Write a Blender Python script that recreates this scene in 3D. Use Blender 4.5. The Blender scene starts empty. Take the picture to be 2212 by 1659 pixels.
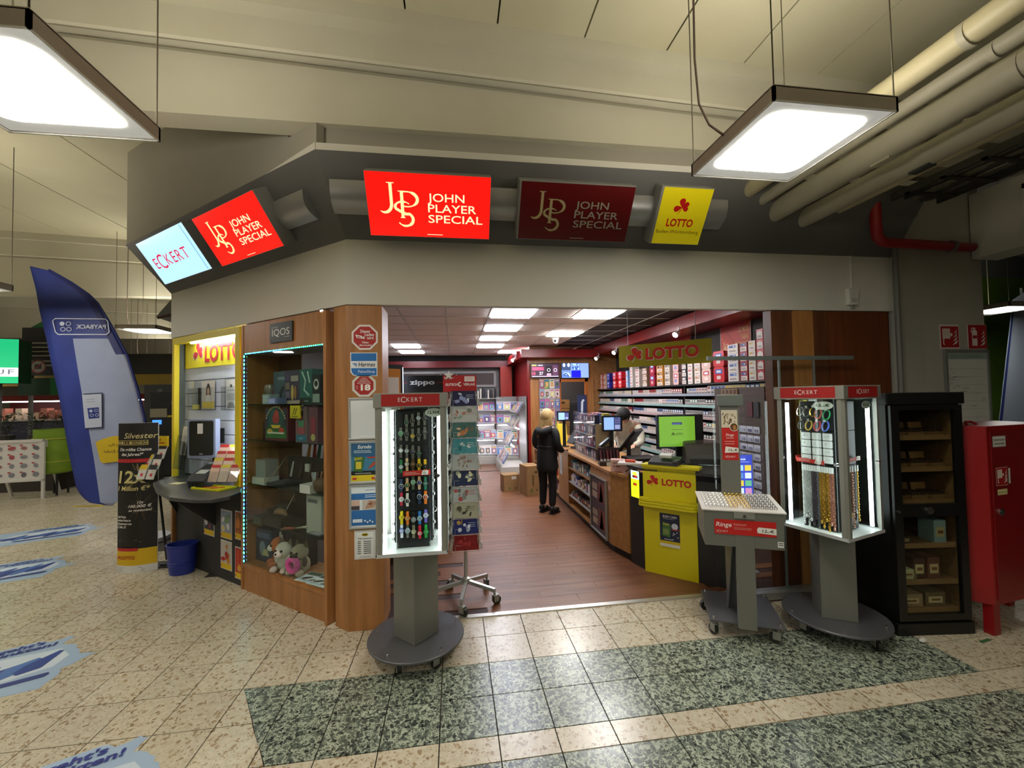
import bpy, math, random
from mathutils import Matrix, Vector
random.seed(7)
SC = bpy.context.scene
COL = SC.collection
R = math.radians
# ------------------------------------------------------------------ camera, world, exposure
cam_d = bpy.data.cameras.new('camera'); cam_d.sensor_width = 36.0
cam_d.lens = 895.0/2212.0*36.0; cam_d.clip_end = 200; cam_d.clip_start = 0.05
cam = bpy.data.objects.new('camera', cam_d); COL.objects.link(cam)
cam.matrix_world = Matrix((( 0.99008033, 0.01366766, -0.13983611, 0),
                           (-0.1393332, -0.03262166, -0.98970808, 0),
                           (-0.01808868, 0.99937432, -0.03039371, 1.75),
                           (0, 0, 0, 1)))
SC.camera = cam
w = bpy.data.worlds.new('world'); SC.world = w; w.use_nodes = True
w.node_tree.nodes['Background'].inputs[0].default_value = (1.0, 0.95, 0.85, 1)
w.node_tree.nodes['Background'].inputs[1].default_value = 0.05
SC.view_settings.view_transform = 'Standard'; SC.view_settings.look = 'None'
SC.view_settings.gamma = 1.0; SC.view_settings.use_curve_mapping = False
SC.view_settings.exposure = 1.05
CEIL_FILL = 9.0  # upward glow added on the lamp tops to brighten the ceiling
LAMP = 15.0     # hall lamp panels
SHOP = 15.0      # shop ceiling lights
TUBE = 4.5      # showcase tubes

# ------------------------------------------------------------------ materials
def lin(h):
    h = h.lstrip('#'); o = []
    for i in (0, 2, 4):
        c = int(h[i:i+2], 16)/255
        o.append(c/12.92 if c <= 0.04045 else ((c+0.055)/1.055)**2.4)
    return (*o, 1)
_M = {}
def M(h, rough=0.5, metal=0.0, emit=0.0, alpha=1.0, name=None):
    k = (h, rough, metal, emit, alpha)
    if k in _M: return _M[k]
    m = bpy.data.materials.new(name or 'm_'+h); m.use_nodes = True
    b = m.node_tree.nodes['Principled BSDF']
    b.inputs['Base Color'].default_value = lin(h); b.inputs['Roughness'].default_value = rough
    b.inputs['Metallic'].default_value = metal
    if emit:
        b.inputs['Emission Color'].default_value = lin(h); b.inputs['Emission Strength'].default_value = emit
    if alpha < 1: b.inputs['Alpha'].default_value = alpha
    _M[k] = m; return m
def nodes(m): return m.node_tree.nodes, m.node_tree.links
def noisy(h1, h2, scale=8, rough=0.6, bump=0.0, bscale=None, stretch=(1, 1, 1), coord='Position', detail=4, lo=.35, hi=.65, rnd=0.0, metal=0):
    m = bpy.data.materials.new('n_'+h1); m.use_nodes = True
    n, l = nodes(m); b = n['Principled BSDF']
    b.inputs['Roughness'].default_value = rough; b.inputs['Metallic'].default_value = metal
    if coord == 'Position':
        src = n.new('ShaderNodeNewGeometry').outputs['Position']
    else:
        src = n.new('ShaderNodeTexCoord').outputs['Object']
    mp = n.new('ShaderNodeMapping'); mp.inputs['Scale'].default_value = stretch; l.new(src, mp.inputs['Vector'])
    t = n.new('ShaderNodeTexNoise'); t.inputs['Scale'].default_value = scale; t.inputs['Detail'].default_value = detail
    l.new(mp.outputs[0], t.inputs['Vector'])
    r = n.new('ShaderNodeValToRGB'); l.new(t.outputs[0], r.inputs[0])
    r.color_ramp.elements[0].position = lo; r.color_ramp.elements[1].position = hi
    r.color_ramp.elements[0].color = lin(h1); r.color_ramp.elements[1].color = lin(h2)
    out = r.outputs[0]
    if rnd:
        oi = n.new('ShaderNodeObjectInfo'); mr = n.new('ShaderNodeMapRange')
        mr.inputs[3].default_value = 1-rnd; mr.inputs[4].default_value = 1+rnd
        l.new(oi.outputs['Random'], mr.inputs[0])
        hs = n.new('ShaderNodeHueSaturation'); l.new(out, hs.inputs['Color']); l.new(mr.outputs[0], hs.inputs['Value']); out = hs.outputs[0]
    l.new(out, b.inputs['Base Color'])
    if bump:
        t2 = n.new('ShaderNodeTexNoise'); t2.inputs['Scale'].default_value = bscale or scale*6; t2.inputs['Detail'].default_value = 6
        l.new(mp.outputs[0], t2.inputs['Vector'])
        bp = n.new('ShaderNodeBump'); bp.inputs['Strength'].default_value = bump; bp.inputs['Distance'].default_value = 0.01
        l.new(t2.outputs[0], bp.inputs['Height']); l.new(bp.outputs[0], b.inputs['Normal'])
    return m
def terrazzo(base1, base2, chip1, chip2, scale, amount, rough=0.28, edge=(.42, .34)):
    """ground chips in a cement matrix: voronoi cells, a share of which are dark stones"""
    m = bpy.data.materials.new('terrazzo_'+base1); m.use_nodes = True
    n, l = nodes(m); b = n['Principled BSDF']; b.inputs['Roughness'].default_value = rough
    g = n.new('ShaderNodeNewGeometry')
    oi = n.new('ShaderNodeObjectInfo')
    def layer(sc, thr, off):
        wn = n.new('ShaderNodeTexNoise'); wn.inputs['Scale'].default_value = sc*.6; l.new(g.outputs['Position'], wn.inputs['Vector'])
        mx = n.new('ShaderNodeMix'); mx.data_type = 'VECTOR'; mx.inputs[0].default_value = .05
        l.new(g.outputs['Position'], mx.inputs[4]); l.new(wn.outputs['Color'], mx.inputs[5])
        v = n.new('ShaderNodeTexVoronoi'); v.inputs['Scale'].default_value = sc; l.new(mx.outputs[1], v.inputs['Vector'])
        s = n.new('ShaderNodeSeparateColor'); l.new(v.outputs['Color'], s.inputs[0])
        pick = n.new('ShaderNodeMath'); pick.operation = 'LESS_THAN'; pick.inputs[1].default_value = thr; l.new(s.outputs[0], pick.inputs[0])
        ins = n.new('ShaderNodeMapRange'); ins.inputs[1].default_value = edge[0]; ins.inputs[2].default_value = edge[1]
        l.new(v.outputs['Distance'], ins.inputs[0])
        mul = n.new('ShaderNodeMath'); mul.operation = 'MULTIPLY'; l.new(pick.outputs[0], mul.inputs[0]); l.new(ins.outputs[0], mul.inputs[1])
        return mul.outputs[0], s.outputs[1]
    t = n.new('ShaderNodeTexNoise'); t.inputs['Scale'].default_value = 30; l.new(g.outputs['Position'], t.inputs['Vector'])
    r = n.new('ShaderNodeValToRGB'); r.color_ramp.elements[0].color = lin(base1); r.color_ramp.elements[1].color = lin(base2)
    r.color_ramp.elements[0].position = .35; r.color_ramp.elements[1].position = .65; l.new(t.outputs[0], r.inputs[0])
    out = r.outputs[0]
    for sc, thr in ((scale, amount), (scale*2.1, amount*.8)):
        f, rv = layer(sc, thr, 0)
        cr = n.new('ShaderNodeMix'); cr.data_type = 'RGBA'; cr.inputs[6].default_value = lin(chip1); cr.inputs[7].default_value = lin(chip2); l.new(rv, cr.inputs[0])
        mx = n.new('ShaderNodeMix'); mx.data_type = 'RGBA'; l.new(f, mx.inputs[0]); l.new(out, mx.inputs[6]); l.new(cr.outputs[2], mx.inputs[7]); out = mx.outputs[2]
    mr = n.new('ShaderNodeMapRange'); mr.inputs[3].default_value = .94; mr.inputs[4].default_value = 1.05; l.new(oi.outputs['Random'], mr.inputs[0])
    hs = n.new('ShaderNodeHueSaturation'); l.new(out, hs.inputs['Color']); l.new(mr.outputs[0], hs.inputs['Value'])
    l.new(hs.outputs[0], b.inputs['Base Color'])
    return m
def glass(tint='ffffff', spec=0.5, thin=0.08):
    """clear pane: transparent with a fresnel gloss"""
    m = bpy.data.materials.new('clear_pane'); m.use_nodes = True
    n, l = nodes(m); n.remove(n['Principled BSDF'])
    tr = n.new('ShaderNodeBsdfTransparent'); tr.inputs[0].default_value = lin(tint)
    gl = n.new('ShaderNodeBsdfGlossy'); gl.inputs['Roughness'].default_value = 0.02
    fr = n.new('ShaderNodeFresnel'); fr.inputs[0].default_value = 1.45
    ad = n.new('ShaderNodeMath'); ad.operation = 'MULTIPLY'; ad.inputs[1].default_value = spec; l.new(fr.outputs[0], ad.inputs[0])
    bf = n.new('ShaderNodeNewGeometry'); iv = n.new('ShaderNodeMath'); iv.operation = 'SUBTRACT'; iv.inputs[0].default_value = 1; l.new(bf.outputs['Backfacing'], iv.inputs[1])
    a2 = n.new('ShaderNodeMath'); a2.operation = 'MULTIPLY'; l.new(ad.outputs[0], a2.inputs[0]); l.new(iv.outputs[0], a2.inputs[1]); ad = a2
    mx = n.new('ShaderNodeMixShader'); l.new(ad.outputs[0], mx.inputs[0]); l.new(tr.outputs[0], mx.inputs[1]); l.new(gl.outputs[0], mx.inputs[2])
    l.new(mx.outputs[0], n['Material Output'].inputs[0])
    return m
GLASS = glass('f2f8f5', 0.9); ACRYL = glass('f6f8f8', 1.0)
SHELFG = glass('a8c8bc', 1.0); FILM = glass('f4f4f4', 1.6)

# ------------------------------------------------------------------ mesh builder
_cube_f = [(0, 3, 2, 1), (4, 5, 6, 7), (0, 1, 5, 4), (1, 2, 6, 5), (2, 3, 7, 6), (3, 0, 4, 7)]
class MB:
    def __init__(s, mat=None):
        s.v = []; s.f = []; s.mi = []; s.mats = []; s.cur = 0
        if mat is not None: s.use(mat)
    def use(s, mat):
        if isinstance(mat, str): mat = M(mat)
        if mat not in s.mats: s.mats.append(mat)
        s.cur = s.mats.index(mat); return s
    def add(s, vs, fs, T=None):
        o = len(s.v)
        s.v += [tuple(T @ Vector(p)) if T else tuple(p) for p in vs]
        s.f += [tuple(i+o for i in f) for f in fs]; s.mi += [s.cur]*len(fs); return s
    def box(s, x0, x1, y0, y1, z0, z1, T=None):
        return s.add([(x0, y0, z0), (x1, y0, z0), (x1, y1, z0), (x0, y1, z0), (x0, y0, z1), (x1, y0, z1), (x1, y1, z1), (x0, y1, z1)], _cube_f, T)
    def rbox(s, x0, x1, y0, y1, z0, z1, r=.02, T=None, ax='z', n=4):
        """box with four rounded edges along one axis"""
        def prof(a0, a1, b0, b1):
            pts = []
            for cx, cy, st in ((a1-r, b1-r, 0), (a0+r, b1-r, 90), (a0+r, b0+r, 180), (a1-r, b0+r, 270)):
                for i in range(n+1):
                    a = R(st+90*i/n); pts.append((cx+r*math.cos(a), cy+r*math.sin(a)))
            return pts
        if ax == 'z': P = [Vector((a, b, z0)) for a, b in prof(x0, x1, y0, y1)]; d = Vector((0, 0, z1-z0))
        elif ax == 'y': P = [Vector((a, y0, b)) for a, b in prof(x0, x1, z0, z1)]; d = Vector((0, y1-y0, 0))
        else: P = [Vector((x0, a, b)) for a, b in prof(y0, y1, z0, z1)]; d = Vector((x1-x0, 0, 0))
        return s.prism(P, d, T)
    def prism(s, P, d, T=None):
        P = [Vector(p) for p in P]; d = Vector(d); n = len(P)
        nrm = Vector((0, 0, 0))
        for i in range(n): nrm += P[i].cross(P[(i+1) % n])
        vs = P+[p+d for p in P]
        fs = [tuple(range(n)), tuple(range(2*n-1, n-1, -1))]+[((i+1) % n, i, n+i, n+(i+1) % n) for i in range(n)]
        if nrm.dot(d) > 0: fs = [tuple(reversed(f)) for f in fs]
        return s.add(vs, fs, T)
    def quad(s, *P, T=None): return s.add(P, [tuple(range(len(P)))], T)
    def cyl(s, p, q, r, r2=None, seg=12, T=None, cap=True):
        p = Vector(p); q = Vector(q); r2 = r if r2 is None else r2
        z = (q-p).normalized(); x = z.orthogonal().normalized(); y = z.cross(x)
        vs = [];
        for c, rr in ((p, r), (q, r2)):
            for i in range(seg):
                a = 2*math.pi*i/seg; vs.append(c+x*(rr*math.cos(a))+y*(rr*math.sin(a)))
        fs = [(i, (i+1) % seg, seg+(i+1) % seg, seg+i) for i in range(seg)]
        if cap: fs += [tuple(range(seg-1, -1, -1)), tuple(range(seg, 2*seg))]
        return s.add(vs, fs, T)
    def tube(s, pts, r, seg=8, T=None, cap=True):
        pts = [Vector(p) for p in pts]; vs = []; n = len(pts)
        x = None
        for i, p in enumerate(pts):
            d = (pts[min(i+1, n-1)]-pts[max(i-1, 0)]).normalized()
            if x is None: x = d.orthogonal().normalized()
            else: x = (x-d*x.dot(d)).normalized()
            y = d.cross(x); rr = r[i] if isinstance(r, (list, tuple)) else r
            for k in range(seg):
                a = 2*math.pi*k/seg; vs.append(p+x*(rr*math.cos(a))+y*(rr*math.sin(a)))
        fs = []
        for i in range(n-1):
            for k in range(seg):
                fs.append((i*seg+k, i*seg+(k+1) % seg, (i+1)*seg+(k+1) % seg, (i+1)*seg+k))
        if cap: fs += [tuple(range(seg-1, -1, -1)), tuple(range((n-1)*seg, n*seg))]
        return s.add(vs, fs, T)
    def lathe(s, prof, c=(0, 0, 0), seg=24, sx=1, sy=1, T=None, close=True):
        vs = []; fs = []; n = len(prof)
        for r, z in prof:
            for k in range(seg):
                a = 2*math.pi*k/seg; vs.append((c[0]+r*sx*math.cos(a), c[1]+r*sy*math.sin(a), c[2]+z))
        for i in range(n-1):
            for k in range(seg): fs.append((i*seg+k, i*seg+(k+1) % seg, (i+1)*seg+(k+1) % seg, (i+1)*seg+k))
        if close: fs += [tuple(range(seg-1, -1, -1)), tuple(range((n-1)*seg, n*seg))]
        return s.add(vs, fs, T)
    def sph(s, c, r, sc=(1, 1, 1), seg=12, rings=8, T=None):
        vs = []; fs = []
        for i in range(1, rings):
            t = math.pi*i/rings
            for k in range(seg):
                a = 2*math.pi*k/seg
                vs.append((c[0]+r*sc[0]*math.sin(t)*math.cos(a), c[1]+r*sc[1]*math.sin(t)*math.sin(a), c[2]+r*sc[2]*math.cos(t)))
        top = len(vs); vs += [(c[0], c[1], c[2]+r*sc[2]), (c[0], c[1], c[2]-r*sc[2])]
        for i in range(rings-2):
            for k in range(seg): fs.append((i*seg+k, (i+1)*seg+k, (i+1)*seg+(k+1) % seg, i*seg+(k+1) % seg))
        for k in range(seg):
            fs.append((top, k, (k+1) % seg)); b = (rings-2)*seg; fs.append((top+1, b+(k+1) % seg, b+k))
        return s.add(vs, fs, T)
    def mesh(s, name):
        me = bpy.data.meshes.new(name); me.from_pydata([tuple(p) for p in s.v], [], s.f)
        for m in s.mats: me.materials.append(m)
        if len(s.mats) > 1: me.polygons.foreach_set('material_index', s.mi)
        return me
    def build(s, name, parent=None, smooth=False, bevel=0.0, loc=None, mat4=None, label=None, angle=40):
        me = s.mesh(name)
        if smooth:
            me.polygons.foreach_set('use_smooth', [True]*len(me.polygons)); me.set_sharp_from_angle(angle=R(angle))
        return link(name, me, parent, loc, mat4, bevel, label)
def link(name, me, parent=None, loc=None, mat4=None, bevel=0.0, label=None):
    o = bpy.data.objects.new(name, me); COL.objects.link(o)
    if parent: o.parent = parent
    if mat4 is not None: o.matrix_local = mat4
    elif loc is not None: o.location = loc
    if bevel:
        b = o.modifiers.new('bevel', 'BEVEL'); b.width = bevel; b.segments = 2; b.limit_method = 'ANGLE'; b.angle_limit = R(40)
    if label: o['label'] = label
    return o
def tag(o, label, cat, group=None):
    o['label'] = label; o['category'] = cat
    if group: o['group'] = group
    return o
def thing(name, label, cat, mat4=None, group=None):
    o = bpy.data.objects.new(name, None); COL.objects.link(o); o.empty_display_size = .1
    if mat4 is not None: o.matrix_world = mat4
    return tag(o, label, cat, group)
def struct(o): o['kind'] = 'structure'; return o
def stuff(o): o['kind'] = 'stuff'; return o
def FR(x, y, z=0, ang=0): return Matrix.Translation((x, y, z)) @ Matrix.Rotation(R(ang), 4, 'Z')
def dup(root, mat4, label=None, group=None):
    r = root.copy(); COL.objects.link(r); r.matrix_world = mat4
    if label: r['label'] = label
    if group: r['group'] = group
    for ch in list(root.children):
        c = ch.copy(); COL.objects.link(c); c.parent = r
        for g in list(ch.children):
            d = g.copy(); COL.objects.link(d); d.parent = c
    return r
# ------------------------------------------------------------------ flat print
_TX = {}
def text_geo(t, bold=0.0, shear=0.0, space=1.0):
    k = (t, bold, shear, space)
    if k in _TX: return _TX[k]
    c = bpy.data.curves.new('t', 'FONT'); c.body = t; c.size = 1; c.resolution_u = 3; c.offset = bold; c.shear = shear; c.space_character = space
    c.fill_mode = 'FRONT'
    o = bpy.data.objects.new('t', c); me = bpy.data.meshes.new_from_object(o)
    vs = [v.co.copy() for v in me.vertices]; fs = [tuple(p.vertices) for p in me.polygons]
    bpy.data.objects.remove(o); bpy.data.meshes.remove(me); bpy.data.curves.remove(c)
    _TX[k] = (vs, fs); return _TX[k]
class Print:
    """flat printing on a face: x to the right, z up, each layer a hair nearer the viewer (-y)"""
    def __init__(s, y=0.0, step=.0005, emit=0.0, rough=.5, T=None):
        s.b = MB(); s.y = y; s.step = step; s.emit = emit; s.rough = rough; s.T = T
    def _m(s, col, emit=None): 
        if not isinstance(col, str): return col
        return M(col, s.rough, 0, s.emit if emit is None else emit)
    def poly(s, pts, col, emit=None):
        s.y -= s.step; s.b.use(s._m(col, emit))
        a = sum(pts[i][0]*pts[(i+1) % len(pts)][1]-pts[(i+1) % len(pts)][0]*pts[i][1] for i in range(len(pts)))
        if a < 0: pts = pts[::-1]
        s.b.add([(x, s.y, z) for x, z in pts], [tuple(range(len(pts)))], s.T); return s
    def rect(s, x0, z0, x1, z1, col, emit=None): return s.poly([(x0, z0), (x1, z0), (x1, z1), (x0, z1)], col, emit)
    def ell(s, cx, cz, rx, rz, col, n=16, rot=0, emit=None):
        c, q = math.cos(R(rot)), math.sin(R(rot)); P = []
        for i in range(n):
            a = 2*math.pi*i/n; u, v = rx*math.cos(a), rz*math.sin(a); P.append((cx+u*c-v*q, cz+u*q+v*c))
        return s.poly(P, col, emit)
    def ring(s, cx, cz, rx, rz, wd, col, n=20):
        return s.stroke([(cx+rx*math.cos(2*math.pi*i/n), cz+rz*math.sin(2*math.pi*i/n)) for i in range(n+1)], wd, col)
    def stroke(s, pts, wd, col, emit=None):
        s.y -= s.step; s.b.use(s._m(col, emit)); n = len(pts); L = []; Rr = []
        for i, p in enumerate(pts):
            a = Vector(pts[max(i-1, 0)]); b = Vector(pts[min(i+1, n-1)]); d = (b-a).normalized(); q = Vector((-d.y, d.x))
            w_ = (wd[round(i*(len(wd)-1)/(n-1))] if isinstance(wd, (list, tuple)) else wd)/2
            L.append((p[0]+q.x*w_, p[1]+q.y*w_)); Rr.append((p[0]-q.x*w_, p[1]-q.y*w_))
        vs = [(x, s.y, z) for x, z in L+Rr]
        s.b.add(vs, [(i, n+i, n+i+1, i+1) for i in range(n-1)], s.T); return s
    def text(s, t, x, z, h, col, w=None, al='c', bold=0.0, shear=0.0, space=1.0, rot=0, emit=None, mirror=False):
        """cap height h, optional total width w, anchored at x (c/l/r), baseline z"""
        vs, fs = text_geo(t, bold, shear, space)
        if not vs: return s
        H, _ = text_geo('H', 0); hh = max(v.y for v in H)
        k = h/hh; x0 = min(v.x for v in vs); x1 = max(v.x for v in vs); kx = k if w is None else w/(x1-x0)
        ww = (x1-x0)*kx; ox = {'l': 0, 'c': -ww/2, 'r': -ww}[al]
        c, q = math.cos(R(rot)), math.sin(R(rot)); s.y -= s.step; s.b.use(s._m(col, emit)); P = []
        for v in vs:
            u = ox+(v.x-x0)*kx; t_ = v.y*k
            if mirror: u = -u
            P.append((x+u*c-t_*q, s.y, z+u*q+t_*c))
        s.b.add(P, [tuple(reversed(f)) for f in fs] if mirror else fs, s.T); return s
    def lines(s, x0, x1, z, dz, n, col, h=None, rag=.25):
        """small print too small to read: grey text lines"""
        h = h or dz*.35
        for i in range(n): s.rect(x0, z-i*dz, x1-(x1-x0)*rag*random.random(), z-i*dz+h, col); s.y += s.step
        s.y -= s.step; return s
    def build(s, name='print', parent=None, mat4=None, label=None, loc=None): return s.b.build(name, parent, mat4=mat4, label=label, loc=loc)
def clover(pr, cx, cz, k, col, edge=None):
    """four-leaf clover mark, about 2k wide"""
    for ed in ((edge, 1.12), (col, 1.0)) if edge else ((col, 1.0),):
        c_, m_ = ed
        for ang, L, W in ((98, .95, .36), (32, .88, .27), (-20, .80, .27), (196, 1.0, .33)):
            a = R(ang); d = (math.cos(a), math.sin(a)); q = (-d[1], d[0]); P = []
            for t, wv in ((0, 0), (.25, .55), (.55, .98), (.8, 1.0), (.96, .65), (1.03, 0), (.96, -.65), (.8, -1), (.55, -.98), (.25, -.55)):
                P.append((cx+k*m_*(d[0]*L*t+q[0]*W*wv), cz+k*m_*(d[1]*L*t+q[1]*W*wv)))
            pr.poly(P, c_)
    pr.stroke([(cx, cz), (cx-.1*k, cz-.35*k), (cx-.35*k, cz-.75*k)], [.03*k, .09*k, .06*k], col if not edge else edge)
def arc(cx, cz, rx, rz, a0, a1, n=14): return [(cx+rx*math.cos(R(a0+(a1-a0)*i/n)), cz+rz*math.sin(R(a0+(a1-a0)*i/n))) for i in range(n+1)]
def jps(pr, x, z, k, col):
    """interlaced J, P and S monogram, box about 0.94k wide and k high, origin lower left"""
    X = lambda P: [(x+a*k, z+b*k) for a, b in P]
    t = .075*k
    pr.stroke(X([(.19, 1.0), (.37, 1.0)]), .02*k, col)
    pr.stroke(X([(.28, 1.0), (.28, .52)]+arc(.10, .52, .18, .21, 0, -125, 12)), [t]*8+[t*.9, t*.75, t*.55, t*.35, t*.2], col)
    pr.stroke(X([(.45, .82), (.60, .82)]), .02*k, col)
    pr.stroke(X([(.54, .82), (.54, .20)]), t, col); pr.stroke(X([(.48, .2), (.60, .2)]), .02*k, col)
    pr.stroke(X([(.54, .81)]+arc(.66, .64, .26, .175, 95, -118, 18)), [t*.4]*4+[t*.8, t, t, t*1.05, t*1.05, t, t, t*.8, t*.6]+[t*.4]*6, col)
    pr.stroke(X(arc(.555, .46, .19, .12, 35, 205, 12)+[(.47, .36), (.62, .29)]+arc(.60, .16, .19, .16, 55, -150, 14)), [t*.3]*3+[t*.6]*5+[t*.9]*8+[t]*4+[t*.7]*3+[t*.4]*3, col)
# ------------------------------------------------------------------ shared surfaces
WOOD = noisy('9c6836', 'b27a46', 3, .38, .05, 30, (6, 6, .55), 'Position', 6)
WOODD = noisy('54301a', '683c20', 3, .4, .05, 30, (6, 6, .5), 'Position', 6)
WOODX = noisy('8f6238', 'a87848', 3, .42, .04, 30, (5, .5, 5), 'Position', 6)
CONC = noisy('c0bba6', 'c6c2ae', 1.6, .75, .10, 60)
SLAB = noisy('b8b296', 'bfba9e', 1.2, .78, .14, 90)
WALLG = noisy('9c9789', 'a39e91', 1.0, .8, .03, 60)
FASC = noisy('d2cfc4', 'd7d4ca', .8, .55, .015, 50)
DARKB = noisy('62615e', '696865', 1.0, .6, .015, 50)
GREYM = noisy('7f8078', '85867e', 300, .42, .05, 500, coord='Object', metal=.35)
ALU = M('b9b9b4', .32, .8); CHROME = M('d8d8d8', .15, 1.0); BLK = M('121212', .4); BLKM = M('1a1a1b', .6)
WHT = M('e9e9e6', .5); YEL = M('dfc91a', .45)
# ------------------------------------------------------------------ hall floor
BEIGE = terrazzo('c2b69e', 'd0c6b0', '8f775c', 'b09a7c', 38, .42, .25)
GREEN = terrazzo('a0a894', 'b4bba6', '191c22', '747e70', 44, .86, .25, (.56, .47))
fl = struct(MB(noisy('332b26', '3c332d', 5, .8)).box(-16, 13, -8.5, 18, -.05, -.0065).build('floor'))
def clip(P, a, b, c):      # keep a*x+b*y<=c
    out = []
    for i in range(len(P)):
        p, q = P[i], P[(i+1) % len(P)]; dp = a*p[0]+b*p[1]-c; dq = a*q[0]+b*q[1]-c
        if dp <= 0: out.append(p)
        if dp*dq < 0: t = dp/(dp-dq); out.append((p[0]+t*(q[0]-p[0]), p[1]+t*(q[1]-p[1])))
    return out
ys = [3.385, 3.085, 2.785, 2.485, 2.19, 2.035, 1.735, 1.435, 1.135, .835, .535]
ysb = [3.385+.3*k for k in range(0, 42)]
xs = [.2045+.3003*k for k in range(-50, 18)]
DL = (-1.29, 2.785, -.613); DR = (3.2075, 2.59, 0)      # diagonal ends of the dark field
cells = []
for j in range(len(ys)-1):
    y1, y0 = ys[j], ys[j+1]
    green_row = (2.189 < y0 and y1 < 2.786) or (y1 < 2.036)
    for i in range(len(xs)-1):
        P = [(xs[i], y0), (xs[i+1], y0), (xs[i+1], y1), (xs[i], y1)]
        if not green_row: cells.append((P, 'b')); continue
        # left of the left diagonal / right of the right diagonal stay beige
        def half(P, D, sgn):   # x - (X0+k(y-Y0)) <=0 for sgn 1
            return clip(P, sgn, -sgn*D[2], sgn*(D[0]-D[2]*D[1]))
        L = half(P, DL, 1); mid = half(half(P, DL, -1), DR, 1); Rr = half(P, DR, -1)
        for Q, c in ((L, 'b'), (mid, 'g'), (Rr, 'b')):
            if len(Q) > 2 and abs(sum(Q[k][0]*Q[(k+1) % len(Q)][1]-Q[(k+1) % len(Q)][0]*Q[k][1] for k in range(len(Q)))) > .001: cells.append((Q, c))
for j in range(len(ysb)-1):
    for i in range(len(xs)-1):
        P = [(xs[i], ysb[j]), (xs[i+1], ysb[j]), (xs[i+1], ysb[j+1]), (xs[i], ysb[j+1])]
        cx, cy = xs[i]+.15, ysb[j]+.15
        if cy > 17.5: continue
        # nothing under the shop
        if cx > -3.1 and cy > 3.4+max(0, -(cx+.8))*.79+.1: continue
        if cx > -3.6 and cy > 5.6: continue
        cells.append((P, 'b'))
def size_seen(P):
    cx = sum(p[0] for p in P)/len(P); cy = sum(p[1] for p in P)/len(P)
    f = -.1393*cx*-1*-1+0; fx = .98970808*cy+.13983611*cx+.0304*1.75
    rx = .99008*cx-.13933*cy+.0181*1.75; dn = -.01367*cx+.03262*cy+.99937*1.75
    if fx < .3: return 0
    u = 895*rx/fx; v = 895*dn/fx
    if abs(u) > 1106+60 or v > 829+60: return 0
    a = abs(sum(P[k][0]*P[(k+1) % len(P)][1]-P[(k+1) % len(P)][0]*P[k][1] for k in range(len(P))))/2
    return a/fx**3
cells.sort(key=lambda c: -size_seen(c[0]))
_tm = {}
rest = MB()
for n_, (P, c) in enumerate(cells):
    cx = sum(p[0] for p in P)/len(P); cy = sum(p[1] for p in P)/len(P); g = .0032
    Q = []
    for p in P:
        d = Vector((p[0]-cx, p[1]-cy)); Q.append((cx+d.x-g*(1 if d.x > 0 else -1), cy+d.y-g*(1 if d.y > 0 else -1)))
    mt = BEIGE if c == 'b' else GREEN
    if n_ < 300:
        k = (c, len(P), round(P[2][1]-P[0][1], 3)) if len(P) == 4 and abs(P[1][0]-P[0][0]-.3003) < 1e-4 and abs(P[0][1]-P[1][1]) < 1e-5 and abs(P[3][0]-P[0][0]) < 1e-5 and abs(P[2][0]-P[1][0]) < 1e-5 else None
        if k not in _tm or k is None:
            me = MB(mt).prism([(x-cx, y-cy, -.0065) for x, y in Q], (0, 0, .0065+random.uniform(0, .0002))).mesh('tile')
            if k: _tm[k] = me
        else: me = _tm[k]
        link('tile', me, fl, (cx, cy, 0))
    else:
        rest.use(mt); rest.quad(*[(x, y, -.0002) for x, y in (Q if sum(Q[k][0]*Q[(k+1) % len(Q)][1]-Q[(k+1) % len(Q)][0]*Q[k][1] for k in range(len(Q))) > 0 else Q[::-1])])
stuff(rest.build('tile_field', fl))
# shop floor: narrow planks
sf = struct(MB(M('3a1f16', .6)).prism([(-.93, 3.4, -.004), (3.9, 3.4, -.004), (3.9, 12.3, -.004), (-3.0, 12.3, -.004), (-3.0, 5.2, -.004)], (0, 0, .003)).build('floor'))
PLANK = noisy('6c4227', '82553a', 2.2, .40, .03, 40, (.7, 9, 9), 'Position', 5, rnd=.12)
_pl = MB(PLANK).box(-.5985, .5985, -.0483, .0483, -.001, .004).mesh('plank'); y = 3.445; k = 0
_ph = [0, .45, .8, .2, .62, 1.0, .33]
for y in [3.447+.0978*i for i in range(88)]:
    x = -.95-_ph[k % 7]*.9; k += 1
    while x < 2.2:
        if x > -1.3 or y > 4.8 or True: 
            if k < 66 and (x > -.96 or y > 4.6) and x > -1.4 and (x > -.6 or y > 3.7): link('plank', _pl, sf, (x+.6, y, 0))
        x += 1.2
_b = MB(PLANK)
for i in range(66, 88): _b.box(-1.3, 2.4, 3.447+.0978*i-.0483, 3.447+.0978*i+.0483, -.001, .004)
stuff(_b.build('plank_field', sf))
struct(MB(M('c9c6bf', .3, .7)).prism([(-.55, 3.352, .009), (2.4, 3.352, .009), (2.4, 3.396, .011), (-.55, 3.396, .011)], (0, 0, -.013)).build('trim_1'))
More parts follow.
